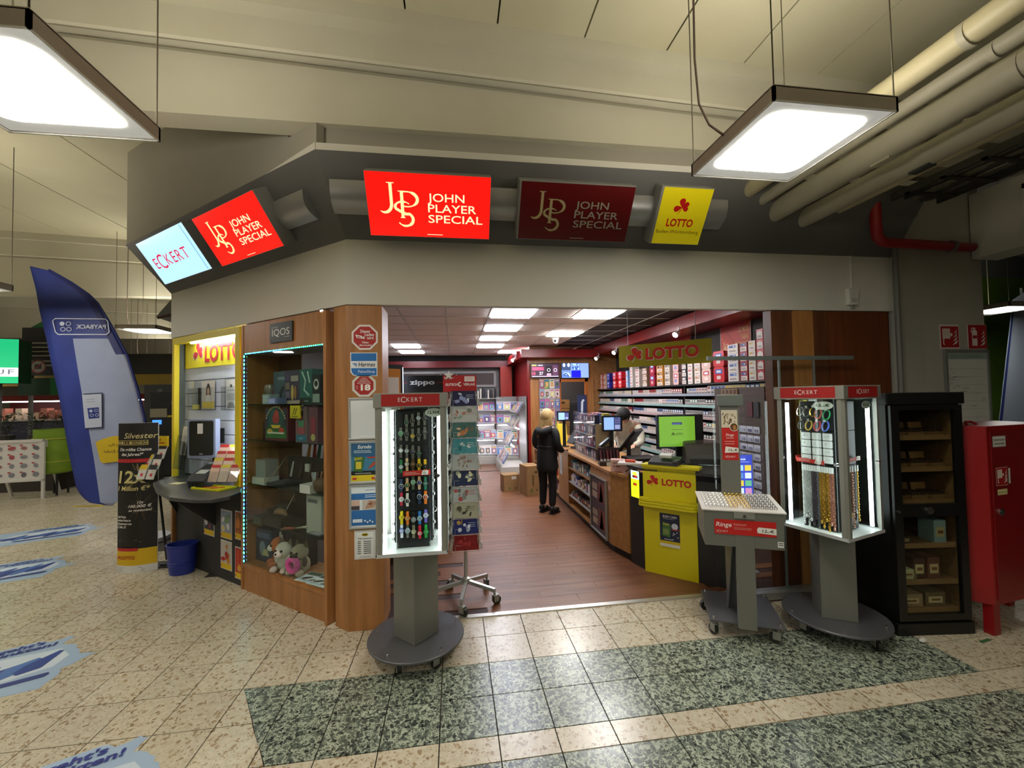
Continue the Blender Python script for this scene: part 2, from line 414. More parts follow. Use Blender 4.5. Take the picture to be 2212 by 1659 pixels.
# ------------------------------------------------------------------ hall ceiling: sloping slabs on precast beams
zc = lambda x: 4.352-.0508*x
ce = struct(MB(M('2b281f', .9)).prism([(-16, -8.5, zc(-16)+.06), (13, -8.5, zc(13)+.06), (13, 18, zc(13)+.06), (-16, 18, zc(-16)+.06)], (0, 0, .1)).build('ceiling'))
def slab(x0, x1, y0, y1):
    b = MB(SLAB); g = .006
    b.prism([(x0+g, y0, zc(x0)), (x0+g, y1, zc(x0)), (x1-g, y1, zc(x1)), (x1-g, y0, zc(x1))], (0, 0, .062)); b.build('ceiling_panel', ce)
for k in range(-14, 14):
    x = -.288+.6245*k
    slab(x, x+.6245, -8.4, 2.84)
for k in range(-10, 5):
    x = -.288+1.249*k
    slab(x, x+1.249, 3.33, 8.17)
    if k < -1: slab(x, x+1.249, 8.66, 13.4); slab(x, x+1.249, 13.99, 17.85)
def beam(y, x0=-15.9, x1=12.9):
    d = y-3.0
    pr = [(3.17, 3.69, 0), (3.0, 3.69, 0), (3.0, 4.043, -.04), (3.015, 4.075, -.04), (3.07, 4.11, -.04), (3.02, 4.135, -.038), (2.915, 4.062, -.038), (2.9, 4.075, -.038), (2.9, 4.262, -.05), (2.78, 4.245, -.049), (2.78, 4.36, -.0508),
          (3.39, 4.36, -.0508), (3.39, 4.245, -.049), (3.27, 4.262, -.05), (3.27, 4.065, -.038), (3.17, 4.043, -.04)]
    n = len(pr); b = MB(CONC); N = 8
    vs = []
    for i in range(N+1):
        x = x0+(x1-x0)*i/N
        vs += [(x, yy+d, z+k*x) for yy, z, k in pr]
    fs = [tuple(range(n-1, -1, -1)), tuple(range(N*n, N*n+n))]
    for i in range(N):
        for j in range(n): fs.append((i*n+j, i*n+(j+1) % n, (i+1)*n+(j+1) % n, (i+1)*n+j))
    b.add(vs, [tuple(reversed(f)) for f in fs]); return struct(b.build('beam'))
beam(3.0); beam(8.33); beam(13.66)
# hall walls out of the way of the view
struct(MB(WALLG).box(-16, 13, 17.9, 18.1, 0, 5.3).build('wall_back'))
struct(MB(WALLG).box(-16.1, -15.9, -8.5, 18, 0, 5.3).build('wall_left'))
struct(MB(WALLG).box(-16, 13, -8.6, -8.4, 0, 5.3).build('wall_rear'))
struct(MB(WALLG).box(13, 13.2, -8.5, 18, 0, 5.3).build('wall_right'))
# ------------------------------------------------------------------ shop front: bulkhead, canted band, upper wall
P0 = Vector((4.12, 3.33)); P1 = Vector((-.81, 3.33)); P2 = Vector((-3.18, 5.198)); P3 = Vector((-3.0, 6.6))
dl = (P2-P1).normalized(); nl = Vector((-dl.y, dl.x))
if nl.y > 0: nl = -nl
LWANG = math.degrees(math.atan2(-dl.y, -dl.x))
LW = FR(P1.x, P1.y, 0, LWANG)          # local x along the angled front (0 at the corner, negative to its far end), y into the shop
def ringwall(pts, z0, z1, t, mat, name):
    n = len(pts); ins = []
    b = MB(mat)
    for i in range(n-1):
        d = (pts[i+1]-pts[i]).normalized(); q = Vector((d.y, -d.x))   # inward
        a, c = pts[i], pts[i+1]
        b.prism([(a.x, a.y, z0), (c.x, c.y, z0), (c.x+q.x*t, c.y+q.y*t, z0), (a.x+q.x*t, a.y+q.y*t, z0)], (0, 0, z1-z0))
    return b
fw = ringwall([P1, P0], 2.486, 2.995, -.06, FASC, 'wall_front')
fw.prism([(P1.x, P1.y, 2.486), (P2.x, P2.y, 2.486), (P2.x-nl.x*.06, P2.y-nl.y*.06, 2.486), (P1.x+.03, P1.y+.06, 2.486)], (0, 0, .509))
fw.prism([(P2.x, P2.y, 2.486), (P3.x, P3.y, 2.486), (P3.x+.06, P3.y, 2.486), (P2.x+.06, P2.y, 2.486)], (0, 0, .509))
struct(fw.build('wall_front'))
OV = .347
t1 = Vector((P1.x-OV*.347, P1.y-OV)); t0 = Vector((4.12, P0.y-OV))
n3 = Vector((-.992, .126)); bis = (nl+n3); bis = bis/(1+nl.dot(n3)); t2 = P2+bis*OV; t3 = P3+n3*OV
zb, zt = 2.995, 3.49
bd = MB(DARKB)
def band(a, c, ta, tc, q):
    A = [(a.x, a.y, zb), (c.x, c.y, zb), (tc.x, tc.y, zt), (ta.x, ta.y, zt)]
    bd.prism(A, q)
band(P0, P1, t0, t1, (0, .05, .035)); band(P1, P2, t1, t2, (-nl.x*.05, -nl.y*.05, .035)); band(P2, P3, t2, t3, (.05, 0, .035))
bd.add([(t0.x, t0.y, zt), (t1.x, t1.y, zt), (t2.x, t2.y, zt), (t3.x, t3.y, zt), (P3.x+.3, P3.y, zt), (P2.x+.3, P2.y, zt), (P1.x, P1.y+.1, zt), (P0.x, P0.y+.1, zt)], [(0, 1, 6, 7), (1, 2, 5, 6), (2, 3, 4, 5)])
struct(bd.build('trim_2'))
# pale capping strip above the band, tapering out along the angled side
tr = MB(FASC)
k6 = t1+dl*.62
tr.prism([(t0.x, t0.y+.004, zt), (t1.x, t1.y+.004, zt), (t1.x, t1.y+.004, zt+.052), (t0.x, t0.y+.004, zt+.052)], (0, .05, 0))
tr.prism([(t1.x, t1.y, zt), (k6.x, k6.y, zt), (t1.x, t1.y, zt+.052)], (-nl.x*.04, -nl.y*.04, 0))
struct(tr.build('trim_3'))
uw = MB(WALLG)
ins = -nl*.012
a_, c_ = t1+ins, t2+ins
uw.prism([(a_.x, a_.y, zt), (c_.x, c_.y, zt), (c_.x, c_.y, 4.60), (a_.x+dl.x*.70, a_.y+dl.y*.70, 4.38), (a_.x+dl.x*.68, a_.y+dl.y*.68, 4.0), (a_.x+dl.x*.33, a_.y+dl.y*.33, 3.98), (a_.x+dl.x*.33, a_.y+dl.y*.33, 3.69), (a_.x, a_.y, 3.69)], (-nl.x*.06, -nl.y*.06, 0))
uw.box(t1.x-.04, 3.6, 3.055, 3.12, zt-.02, 3.69)
struct(uw.build('wall_upper'))
# ------------------------------------------------------------------ wooden pillar and right jamb panels
pil = MB(WOOD); pil.prism([(-.81, 3.32, 0), (-.545, 3.32, 0), (-.545, 3.62, 0), (-.66, 3.62, 0), (-.93, 3.425, 0)], (0, 0, 2.478))
struct(pil.build('wall_pillar', bevel=.003))
jm = struct(MB(WOODD).box(2.825, 4.1, 3.37, 3.43, 0, 2.486).build('wall_jamb'))
MB(WOODD).box(2.825, 3.035, 3.335, 3.37, 0, 2.48).build('panel', jm)
MB(WOOD).box(3.04, 3.24, 3.325, 3.37, 0, 2.48).build('panel', jm)
MB(WOODD).box(3.245, 3.405, 3.345, 3.37, 0, 2.48).build('panel', jm)
MB(noisy('5a2c14', '6e3a1c', 3, .4, .04, 30, (6, 6, .5), 'Position', 6)).box(3.41, 4.04, 3.335, 3.37, 0, 2.48).build('panel', jm)
# grey end wall with the corner pipe, side wall box with a vent
RW = noisy('a29f95', 'a9a69c', .9, .75, .03, 60)
gw = MB(RW); gw.box(4.42, 5.12, 3.33, 3.6, 0, 4.2); gw.prism([(4.06, 3.60, 0), (4.10, 3.31, 0), (4.42, 3.33, 0), (4.42, 3.6, 0)], (0, 0, 3.4))
struct(gw.build('wall_end'))
sw = struct(MB(noisy('cbc8bc', 'd0cdc2', .9, .7, .03, 60)).box(5.0, 5.3, -2.0, 3.32, 3.0, 3.63).build('wall_side'))
v = MB('d8d6cc'); 
for a in ((2.55, 2.93, 3.16, 3.20), (2.55, 2.93, 3.50, 3.54)): v.box(4.98, 5.0, *a)
v.box(4.98, 5.0, 2.55, 2.59, 3.16, 3.54).box(4.98, 5.0, 2.89, 2.93, 3.16, 3.54); vf = v.build('vent_frame', sw)
MB(noisy('4e4d47', '605f58', 400, .8)).box(4.99, 4.999, 2.58, 2.9, 3.19, 3.51).build('vent_mesh', vf)
# ------------------------------------------------------------------ pipes
CREAM = noisy('a89f7d', 'b5ac8a', 2.5, .5, .03, 40); CREAM2 = noisy('9a9580', 'a6a18c', 2.5, .55, .03, 40)
for (x, z, r, m_, lb) in ((2.44, 3.425, .062, CREAM, 'cream ceiling pipe furthest left, bright on top'), (2.585, 3.36, .042, CREAM2, 'thin greyish pipe second from the left under the ceiling'),
                      (2.76, 3.30, .085, CREAM2, 'thickest lagged pipe in the middle of the ceiling pipe run'), (3.05, 3.26, .075, CREAM2, 'thick lagged pipe with a dark label, right of the thickest pipe'), (3.34, 3.325, .036, CREAM, 'thin cream pipe rightmost of the parallel pipe run')):
    t_ = thing('ceiling_pipe', lb, 'pipe', FR(x, 3.2, z), 'parallel pipes under the ceiling')
    MB(m_).cyl((0, 0, 0), (0, -5.2, .02), r, seg=18).build('lagging', t_, smooth=True)
    for yy in (-1.6, -3.6): MB(CREAM2).cyl((0, yy, 0), (0, yy-.03, 0), r+.004, seg=18).build('clamp', t_, smooth=True)
    if r > .07: MB('a9a48c' if r > .08 else '3b403c').box(-.03, .03, -1.0, -.88, -r-.004, -r+.012).build('label', t_)
t_ = thing('fire_pipe', 'red sprinkler pipe bending round the grey wall corner', 'pipe')
MB(M('8e1214', .45)).tube([(3.68, 3.1, 3.62), (3.68, 3.1, 3.2), (3.69, 3.1, 3.09), (3.73, 3.1, 3.05), (3.82, 3.11, 3.045), (4.94, 3.275, 3.10)], .042, 12).build('pipe', t_, smooth=True)
MB(M('7a7a74', .5, .6)).cyl((4.62, 3.228, 3.086), (4.66, 3.234, 3.088), .052).build('coupling', t_, smooth=True)
t_ = thing('conduit', 'grey vertical conduit pipe in the wall corner beside the humidor', 'pipe', FR(4.07, 3.27))
MB(M('6d6c66', .5)).cyl((0, 0, 0), (0, 0, 3.3), .022).build('tube', t_, smooth=True)
MB(M('55544e', .5)).box(-.035, .035, -.01, .05, 1.2, 1.23).build('clip', t_)
t_ = thing('lagged_stub', 'white insulated pipe stub hanging under the ceiling at right', 'pipe')
MB(M('b3b1a6', .85)).tube([(3.27, 2.18, 3.45), (3.37, 2.1, 3.455), (3.72, 1.9, 3.47)], [.028, .036, .036], 12).build('lagging', t_, smooth=True)
MB(M('5d3125', .6)).cyl((3.66, 1.935, 3.467), (3.74, 1.89, 3.47), .039).build('end_collar', t_, smooth=True)
MB(BLKM).tube([(3.72, 1.9, 3.47), (3.76, 1.87, 3.56), (3.76, 1.87, 4.1)], .012).build('hanger', t_)
t_ = thing('cable_tray', 'dark cable tray with cables running under the ceiling above the red pipe', 'tray')
b = MB(M('3d3c36', .6, .4)); b.box(3.72, 3.74, -1.5, 3.0, 3.36, 3.42).box(4.18, 4.2, -1.5, 3.0, 3.36, 3.42)
for i in range(18): b.box(3.72, 4.2, -1.4+.25*i, -1.36+.25*i, 3.36, 3.375)
b.build('tray', t_)
for k, (x, c) in enumerate(((3.8, '57544a'), (3.86, '2a2925'), (3.93, '605c4e'), (4.0, '2f2d2a'), (4.07, '4a4840'), (4.12, '26251f'))):
    MB(M(c, .6)).tube([(x+.02*math.sin(j*2+k), -1.5+.5*j, 3.392+.01*math.sin(j*3+k)) for j in range(10)], .016, 6).build('cable', t_)
# ------------------------------------------------------------------ hanging hall lamps
LAMPM = M('fffdf2', .6, 0, LAMP)
FILLM = M('fff7e6', .6, 0, CEIL_FILL)
DIFF = M('e8e8e2', .4)
def hall_lamp(x, y, label, z=3.0):
    t = thing('hanging_lamp', label, 'lamp', FR(x, y, z), 'square panel lamps hanging in the hall')
    f = MB(M('b4aaa2', .45, .2)); h = .31
    f.box(-h, h, -h, -h+.012, 0, .062).box(-h, h, h-.012, h, 0, .062).box(-h, -h+.012, -h, h, 0, .062).box(h-.012, h, -h, h, 0, .062).box(-h, h, -h, h, .058, .066)
    f.build('frame', t)
    MB('f1f1ea').box(-h, h, -h, -h+.008, -.004, .0).box(-h, h, h-.008, h, -.004, 0).box(-h, -h+.008, -h, h, -.004, 0).box(h-.008, h, -h, h, -.004, 0).build('rim', t)
    # dim margin around the bright panel
    b = MB(M('d4d4ce', .5, 0, .20)); i = .255
    b.quad((-.302, -.302, .004), (-.302, .302, .004), (.302, .302, .004), (.302, -.302, .004)); b.build('diffuser', t)
    rb = MB(LAMPM); rb.rbox(-i, i, -i+.01, i-.03, .0015, .0035, .07); rb.build('light_panel', t)
    ub = MB(FILLM); ub.quad((-.29, -.29, .0665), (.29, -.29, .0665), (.29, .29, .0665), (-.29, .29, .0665)); ub.build('added_uplight', t)  # added glowing top face, lights the slabs and beams from below
    for sx in (-1, 1):
        for sy in (-1, 1):
            MB(M('4a4436', .6)).cyl((sx*.30, sy*.30, .05), (sx*.30, sy*.30, zc(x)-z+.01), .0032, seg=6, cap=False).build('wire', t)
    P = [(-.305, .02, .05), (-.36, .06, .13), (-.40, .08, .25), (-.41, .09, .5), (-.40, .09, zc(x)-z)]
    MB(M('6a5a50', .6)).tube(P, .006, 6).build('cable', t)
    return t
lamp0 = hall_lamp(1.682, 1.866, 'square lamp hanging at upper right in front of the pipes')
hall_lamp(-1.682, 1.848, 'square lamp hanging at upper left corner of the photo')
for x, y, z, lb in ((-5.06, 4.9, 3.0, 'lamp cut by the left photo edge above the blue flag'), (-5.24, 8.0, 3.0, 'lamp beside the white bulkhead end, right of the flag'), (-8.6, 13.2, 3.0, 'far lamp behind the flag over the dark board'), (-11.9, 8.0, 3.0, 'lamp far left over the supermarket'), (-9.4, 8.0, 3.0, 'added out-of-view lamp brightening the left hall, third row'), (-11.9, 10.6, 3.0, 'added out-of-view lamp brightening the supermarket entrance'), (-9.4, 4.9, 3.0, 'added out-of-view lamp brightening the left hall, second row'), (-5.06, 1.85, 3.0, 'lamp left of the view'), (-9.0, 1.85, 3.0, 'added out-of-view lamp brightening the left hall, first row'), (-5.4, 16.2, 3.0, 'added lamp brightening the far hall behind the supermarket wall, right one'), (-9.4, 16.2, 3.0, 'added lamp brightening the far hall behind the supermarket wall, left one')):
    hall_lamp(x, y, lb, z)  # several out-of-view lamps in this list are added to brighten the left hall
for x in (-5.0, -1.68, 1.68, 5.0):
    for y in (-1.6, -5.0):
        hall_lamp(x, y, 'square panel lamp hanging behind the viewer in the hall')
# ================================================================== SHOP INTERIOR SHELL
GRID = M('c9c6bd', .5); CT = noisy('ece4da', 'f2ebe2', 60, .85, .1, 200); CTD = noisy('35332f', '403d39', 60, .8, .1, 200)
RED = noisy('7e1416', '8c181a', 1.5, .28, .0); REDO = noisy('8a1d10', '9c2514', 1.5, .4)
sc_ = struct(MB(M('4a4744', .9)).prism([(-.75, 3.45, 2.93), (3.9, 3.45, 2.93), (3.9, 12.0, 2.93), (-3.1, 12.0, 2.93), (-3.1, 5.35, 2.93)], (0, 0, .03)).build('ceiling'))
GX = [-.70+.609*k for k in range(-4, 8)]; GY = [3.51+.6*k for k in range(0, 15)]
lights = [(2, 3), (2, 5), (2, 7), (2, 9), (3, 11), (4, 3), (4, 6), (4, 10), (-1, 9), (-1, 11)]
BRIGHT = {(4, 3), (4, 6), (4, 10)}
_ct = {}
for i in range(len(GX)-1):
    for j in range(len(GY)-1):
        ci = i-4
        if (ci, j) in lights: continue
        if ci < 0 and GY[j] < 3.6+(-(GX[i]+.7))*.9+.6: continue
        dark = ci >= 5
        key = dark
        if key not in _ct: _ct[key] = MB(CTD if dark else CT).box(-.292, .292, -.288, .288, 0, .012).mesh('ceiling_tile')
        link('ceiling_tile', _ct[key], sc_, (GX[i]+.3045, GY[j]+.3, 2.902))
for x in GX: MB(GRID).box(x-.012, x+.012, 3.46 if x > -.7 else 5.0-x*0+max(0, -x-.7)*.2, 12.0, 2.896, 2.903).build('grid_rail', sc_)
for y in GY: MB(GRID).box(-.7 if y < 5 else -2.9, 3.3, y-.01, y+.01, 2.8965, 2.9025).build('grid_rail', sc_)
L1 = M('eef2ff', .5, 0, SHOP*.75); L2 = M('ffffff', .5, 0, SHOP*1.5)
for (ci, j) in lights:
    br = (ci, j) in BRIGHT
    t = thing('ceiling_light', '%s %s ceiling light of %s row' % (['nearest', 'second nearest', 'third nearest', 'furthest'][[q[1] for q in lights if q[0] == ci].index(j)], 'plain bright' if br else 'louvred', {2: 'the middle', 3: 'the rear', 4: 'the right', -1: 'the far left', 0: 'the left'}[ci]), 'lamp', FR(GX[ci+4]+.3045, GY[j]+.3, 2.9), 'recessed shop ceiling lights')
    b = MB(WHT); b.box(-.295, .295, -.29, -.275, -.004, .02).box(-.295, .295, .275, .29, -.004, .02).box(-.295, -.28, -.275, .275, -.004, .02).box(.28, .295, -.275, .275, -.004, .02); b.build('frame', t)
    MB(L2 if br else L1).box(-.278, .278, -.273, .273, -.022, .012).build('diffuser', t)
    if not br:
        for k in range(3): MB(M('b9bfd0', .3, .5)).box(-.14+.14*k-.004, -.14+.14*k+.004, -.275, .275, -.03, -.021).build('louvre', t)
# walls of the shop
GRW = noisy('6d6b68', '757370', 1, .7)
struct(MB(M('3a3632', .7)).box(3.85, 3.95, 3.43, 12, 0, 2.9).build('wall_shop_right'))
struct(MB(GRW).box(-3.1, 3.9, 11.8, 11.9, 0, 2.95).build('wall_shop_back'))
struct(MB(GRW).box(-3.16, -3.1, 5.3, 11.9, 0, 2.95).build('wall_shop_left'))
# back-room wall of planks with a doorway, red side panel, soffits
bw = struct(MB(WOOD).box(1.75, 2.40, 9.40, 9.48, 0, 2.9).box(3.10, 3.26, 9.38, 9.48, 0, 2.62).box(2.40, 3.10, 9.40, 9.48, 2.14, 2.62).box(3.26, 3.85, 9.44, 9.48, 0, 2.75).build('wall_plank'))
for k in range(14):
    MB(WOODX).box(3.27, 3.85, 9.42, 9.44, .10+.19*k, .285+.19*k).build('plank', bw)
dr = struct(MB(M('b0642a', .4)).box(2.40, 2.47, 9.36, 9.42, 0, 2.14).box(3.05, 3.12, 9.36, 9.42, 0, 2.14).box(2.40, 3.12, 9.36, 9.42, 2.07, 2.14).build('door_1'))
struct(MB(M('3f4040', .7)).box(2.0, 3.85, 10.7, 10.8, 0, 2.9).build('wall_backroom'))
struct(MB(RED).box(1.69, 1.75, 9.40, 11.8, 0, 2.62).build('wall_red'))
sf_ = MB(RED); sf_.box(3.3, 3.85, 3.46, 9.42, 2.69, 2.875); struct(sf_.build('soffit'))
struct(MB(RED).box(1.50, 3.3, 9.06, 9.42, 2.62, 2.80).build('soffit'))
struct(MB(RED).box(1.45, 1.72, 9.42, 11.4, 2.60, 2.80).build('soffit'))
struct(MB(noisy('6a1418', '74181c', 1.5, .35)).box(-3.1, 1.45, 11.25, 11.4, 2.56, 2.735).build('soffit'))
struct(MB(M('201d1a', .8)).box(-3.1, 1.45, 11.42, 11.5, 2.735, 2.9).build('soffit'))
for x in (1.27,):
    struct(MB(REDO).box(x, x+.31, 11.2, 11.5, 0, 2.58).build('wall_column'))
b = MB(GRW); b.box(-2.9, 1.26, 11.5, 11.8, 0, 2.56); struct(b.build('wall_panel'))
# big framed grey picture above the back shelves
t = thing('framed_picture', 'framed grey picture of crossed stems over the back shelves', 'picture', FR(.05, 11.48, 2.05))
b = MB('8a8784'); b.box(-1.75, 1.12, -.03, 0, .36, .42).box(-1.75, 1.12, -.03, 0, -.02, .04).box(-1.75, -1.69, -.03, 0, .04, .36).box(1.06, 1.12, -.03, 0, .04, .36); b.build('frame', t)
pr = Print(-.005); pr.rect(-1.69, .04, 1.06, .36, '3c2c26')
for k in range(26):
    x = random.uniform(-1.65, .9); pr.stroke([(x, random.uniform(.05, .15)), (x+random.uniform(-.3, .4), random.uniform(.25, .35))], random.uniform(.012, .035), random.choice(['8d837b', '6d625b', 'a09890']))
pr.build('print', t)
for k, (x, y, z) in enumerate(((3.24, 9.0, 2.60), (3.24, 7.95, 2.62), (3.24, 5.62, 2.63), (1.42, 9.6, 2.62))):
    t = thing('spotlight', ['white spotlight on the red soffit next to the plank wall', 'white spotlight on the red soffit left of the hanging yellow sign', 'small white spotlight above the hanging yellow sign', 'white spotlight at the corner of the rear red soffit'][k], 'lamp', FR(x, y, z), 'spotlights along the red soffits')
    MB(WHT).cyl((.02, 0, .02), (-.05, -.03, -.03), .03, .045, 14).build('housing', t, smooth=True)
    MB(M('fffaf0', .5, 0, 12)).cyl((-.05, -.03, -.03), (-.054, -.0325, -.033), .036, seg=14).build('bulb', t)
    MB(WHT).cyl((.02, 0, .02), (.03, 0, .09), .01).build('bracket', t)
t = thing('camera_dome', 'white dome surveillance camera under the shop ceiling', 'camera', FR(2.02, 8.0, 2.9))
MB(WHT).lathe([(.001, 0), (.07, 0), (.07, -.03), (.06, -.04)], seg=20).build('base', t, smooth=True)
MB(WHT).sph((0, 0, -.055), .06, seg=16, rings=10).build('ball', t, smooth=True); MB(BLK).cyl((-.02, -.05, -.065), (-.025, -.064, -.07), .022).build('lens', t)
# ------------------------------------------------------------------ magazines and racks
PAL = ['b93a3a', 'd9cf4a', '3f6fb0', 'd8d3cc', 'c46a9a', '4e8a5a', 'e0a13c', '7a5a9a', '2b2b38', 'c9b2a0', '5aa7b5', 'ddd8e0', 'a34b52', '90a0b8']
def mag_mesh(i, w=.2, h=.27):
    rr = random.Random(i); b = MB(rr.choice(PAL)); b.box(-w/2, w/2, -.004, .004, 0, h)
    y = -.0045
    def q(x0, z0, x1, z1, c): b.use(M(c, .3)); b.quad((x0, y, z0), (x1, y, z0), (x1, y, z1), (x0, y, z1))
    q(-w*.42, h*.8, w*.38, h*.93, rr.choice(PAL)); y -= .0003
    q(-w*.3, h*.2, w*.3, h*.72, rr.choice(PAL)); y -= .0003
    q(-w*.15, h*.3, w*.17, h*.62, rr.choice(['d8b69c', 'c9a184', '4a3a34', 'e8e2da'])); q(-w*.44, h*.04, w*.1, h*.14, rr.choice(PAL))
    return b.mesh('magazine')
MAGS = [mag_mesh(i) for i in range(14)]
ORD = ['first', 'second', 'third', 'fourth', 'fifth', 'sixth', 'seventh', 'eighth', 'ninth', 'tenth', 'eleventh', 'twelfth']
def mag_rack(lb, mat4, W, tiers, where, glow=(1, 2)):
    t = thing('magazine_rack', lb, 'rack', mat4)
    MB(M('8a8885', .5)).box(-W/2, W/2, -.02, 0, 0, 1.75).build('back_panel', t)
    b = MB(M('b9b5ab', .45)); b.box(-W/2, W/2, -.62, -.02, 0, .14).box(-W/2, W/2, -.62, -.60, .155, .2); b.build('plinth', t)
    for k, (z, d) in enumerate(tiers):
        tilt = Matrix.Translation((0, -d, z)) @ Matrix.Rotation(R(-28), 4, 'X')
        b = MB(M('a8a6a2', .4)); b.box(-W/2, W/2, 0, .012, 0, .30, tilt).box(-W/2, W/2, -.04, 0, 0, .012, tilt).box(-W/2, W/2, -.046, -.04, 0, .03, tilt); b.build('shelf', t)
        if k in glow:
            b = MB(M('f6f4ff', .5, 0, 9)); b.box(-W/2+.04, W/2-.04, -d+.10, -d+.13, z-.035, z-.012); b.build('light_strip', t)
        n = int(W/.15)
        for i in range(n):
            m_ = link('magazine', random.choice(MAGS), None)
            m_.matrix_world = mat4 @ Matrix.Translation(((i-(n-1)/2)*W/n, 0, 0)) @ tilt @ Matrix.Translation((0, -.01-.006*(i % 2), .013)) @ Matrix.Rotation(R(random.uniform(-3, 3)), 4, 'Y') @ Matrix.Diagonal((random.uniform(.8, 1.0), 1, random.uniform(.85, 1.0), 1))
            tag(m_, 'glossy magazine on the %s tier up of %s' % (ORD[k], where), 'magazine', 'magazines on tier %d of %s' % (k+1, where))
    return t
T4 = [(.22, .56), (.62, .42), (1.02, .30), (1.36, .22)]
mag_rack('lit magazine rack at the back, left of the red column', FR(.56, 11.45), 1.1, T4, 'the back rack left of the red column')
mag_rack('lit magazine rack at the back, right of the red column', FR(1.42, 11.2, 0, -5), .56, T4, 'the back rack right of the red column')
mag_rack('magazine rack along the red side wall behind the woman', FR(1.66, 9.95, 0, -90), 1.05, T4, 'the side rack behind the woman')
mag_rack('grey magazine rack in the middle of the back wall', FR(-.75, 11.45), 1.4, T4, 'the middle back rack')
# books on a high shelf
t = thing('wall_shelf', 'grey metal shelf of books on the back wall', 'shelf', FR(.55, 11.44, 1.72)); MB(ALU).box(-.75, .7, -.25, 0, -.02, 0).build('board', t)
for i in range(14):
    x = -.3+.068*i; o = MB(random.choice(['26262a', '3a3f48', 'cfc9be', '1c1c20', '6a5f58'])).box(-.02, .02, -.09, .09, 0, random.uniform(.2, .27)).build('book'); o.matrix_world = FR(.55+x, 11.3, 1.72)
    tag(o, 'dark-spined book standing on the grey back-wall shelf', 'book', 'books on the back-wall shelf')
# comic rack beside the doorway
t = thing('comic_rack', 'tall panel of hanging comics left of the back doorway', 'panel', FR(2.19, 9.36, .75)); MB(M('9a9189', .5)).box(-.24, .24, -.02, 0, 0, 1.4).build('board', t)
for r_ in range(6):
    for c_ in range(4):
        o = link('comic', MAGS[(r_*4+c_) % 14]); o.matrix_world = FR(2.01+.12*c_, 9.333-.002*(r_ % 2), .8+.225*r_) @ Matrix.Diagonal((.55, 1, .75, 1))
        tag(o, 'small bright comic in the %s row of the panel beside the doorway' % ORD[5-r_], 'magazine', 'comics in the %s row of the doorway panel' % ORD[5-r_])
# screens above the doorway
def screen(name, label, mat4, W, H_, draw, body='0c0c0e', emit=.62, d=.04):
    t = thing(name, label, 'screen', mat4)
    MB(M(body, .3)).rbox(-W/2, W/2, 0, d, 0, H_, .012, ax='y').build('housing', t)
    p = Print(-.0005, emit=emit, rough=.3); draw(p, W, H_); p.build('display', t); return t
def tv1(p, W, H_):
    p.rect(-W/2+.015, .02, W/2-.015, H_-.02, '3a2436'); p.rect(-W*.45, H_*.5, -W*.05, H_*.72, 'c74a74'); p.rect(-W*.46, .025, W*.46, .045, 'c9b8d8')
    p.rect(W*.02, H_*.2, W*.22, H_*.8, '1a141c'); p.rect(W*.26, H_*.15, W*.44, H_*.85, '5a3a55')
    p.ring(W*.12, H_*.52, .035, .035, .012, 'e8e4f0'); p.ring(W*.35, H_*.52, .035, .035, .012, 'e8e4f0'); p.rect(-W*.46, H_*.8, -W*.3, H_*.88, 'd0c060'); p.rect(-W*.25, H_*.8, -W*.08, H_*.87, 'b9b4d0')
    p.text('10', -W*.4, H_*.2, H_*.2, 'e0506a', bold=.03); p.text('27', -W*.14, H_*.22, H_*.18, 'eeeeff', bold=.02); p.rect(W*.05, H_*.15, W*.2, H_*.3, 'd8a0b8')
screen('wall_screen', 'advert screen above the counter, left of the camera monitor', FR(2.09, 9.30, 2.165), .68, .345, tv1)
def tv2(p, W, H_):
    p.rect(-W/2+.012, .012, W/2-.012, H_-.012, '7f9ad6'); p.rect(-W*.48, .015, -W*.16, H_*.49, '5d7dc0'); p.rect(-W*.48, H_*.51, -W*.16, H_*.97, '3b4a70'); p.rect(-W*.14, H_*.5, W*.18, H_*.97, '6d8fe0'); p.rect(-W*.14, .015, W*.2, H_*.5, '1414ff')
    for k in range(14): p.ell(random.uniform(-W*.44, -W*.2), random.uniform(.04, H_*.42), .018, .03, random.choice(['b6d0f0', '33508f', 'dde8ff']), 8, random.uniform(0, 90)); p.ell(random.uniform(-W*.1, W*.14), random.uniform(H_*.58, H_*.9), .02, .025, random.choice(['a8c4f8', '2f4a90']), 8)
    p.ell(-W*.4, H_*.85, .03, .045, 'd8ecff'); p.ell(-W*.24, H_*.85, .03, .045, 'd8ecff')
screen('wall_screen', 'four-way camera monitor with a solid blue field above the doorway', FR(2.80, 9.30, 2.15), .67, .36, tv2)
# back room
for k in range(6):
    o = MB(noisy('94693a', 'a0763f', 4, .7)).box(-.16, .16, -.15, .15, 0, .21).use('2a1e14').quad((-.05, -.151, .12), (.05, -.151, .12), (.04, -.151, .16), (-.04, -.151, .16)).build('cardboard_box'); o.matrix_world = FR(2.62+.01*(k % 2), 9.95, .34+.22*k)
    tag(o, 'brown cardboard box in the doorway stack, %s from the bottom' % ORD[k], 'box', 'cardboard boxes stacked in the back doorway')
t = thing('metal_cabinet', 'dark grey metal cabinet inside the back doorway', 'cabinet', FR(3.0, 10.1)); MB('3c4042').box(-.2, .2, -.2, .2, 0, 1.6).build('body', t); MB('2c2f31').box(-.18, .18, -.21, -.2, .05, 1.55).build('door', t)
o = thing('cardboard_box', 'open brown carton supporting the stack in the doorway', 'box', FR(2.62, 9.95)); MB(noisy('8a6236', '966e3c', 4, .7)).box(-.19, .19, -.17, .17, 0, .335).build('carton', o)
p = Print(-.001); p.rect(-.11, 0, .11, .75, '2b3760'); p.stroke([(-.02, .2), (0, .6), (.04, .65)], .05, 'd9dde8'); p.rect(-.08, .05, .08, .12, 'c8cbe0')
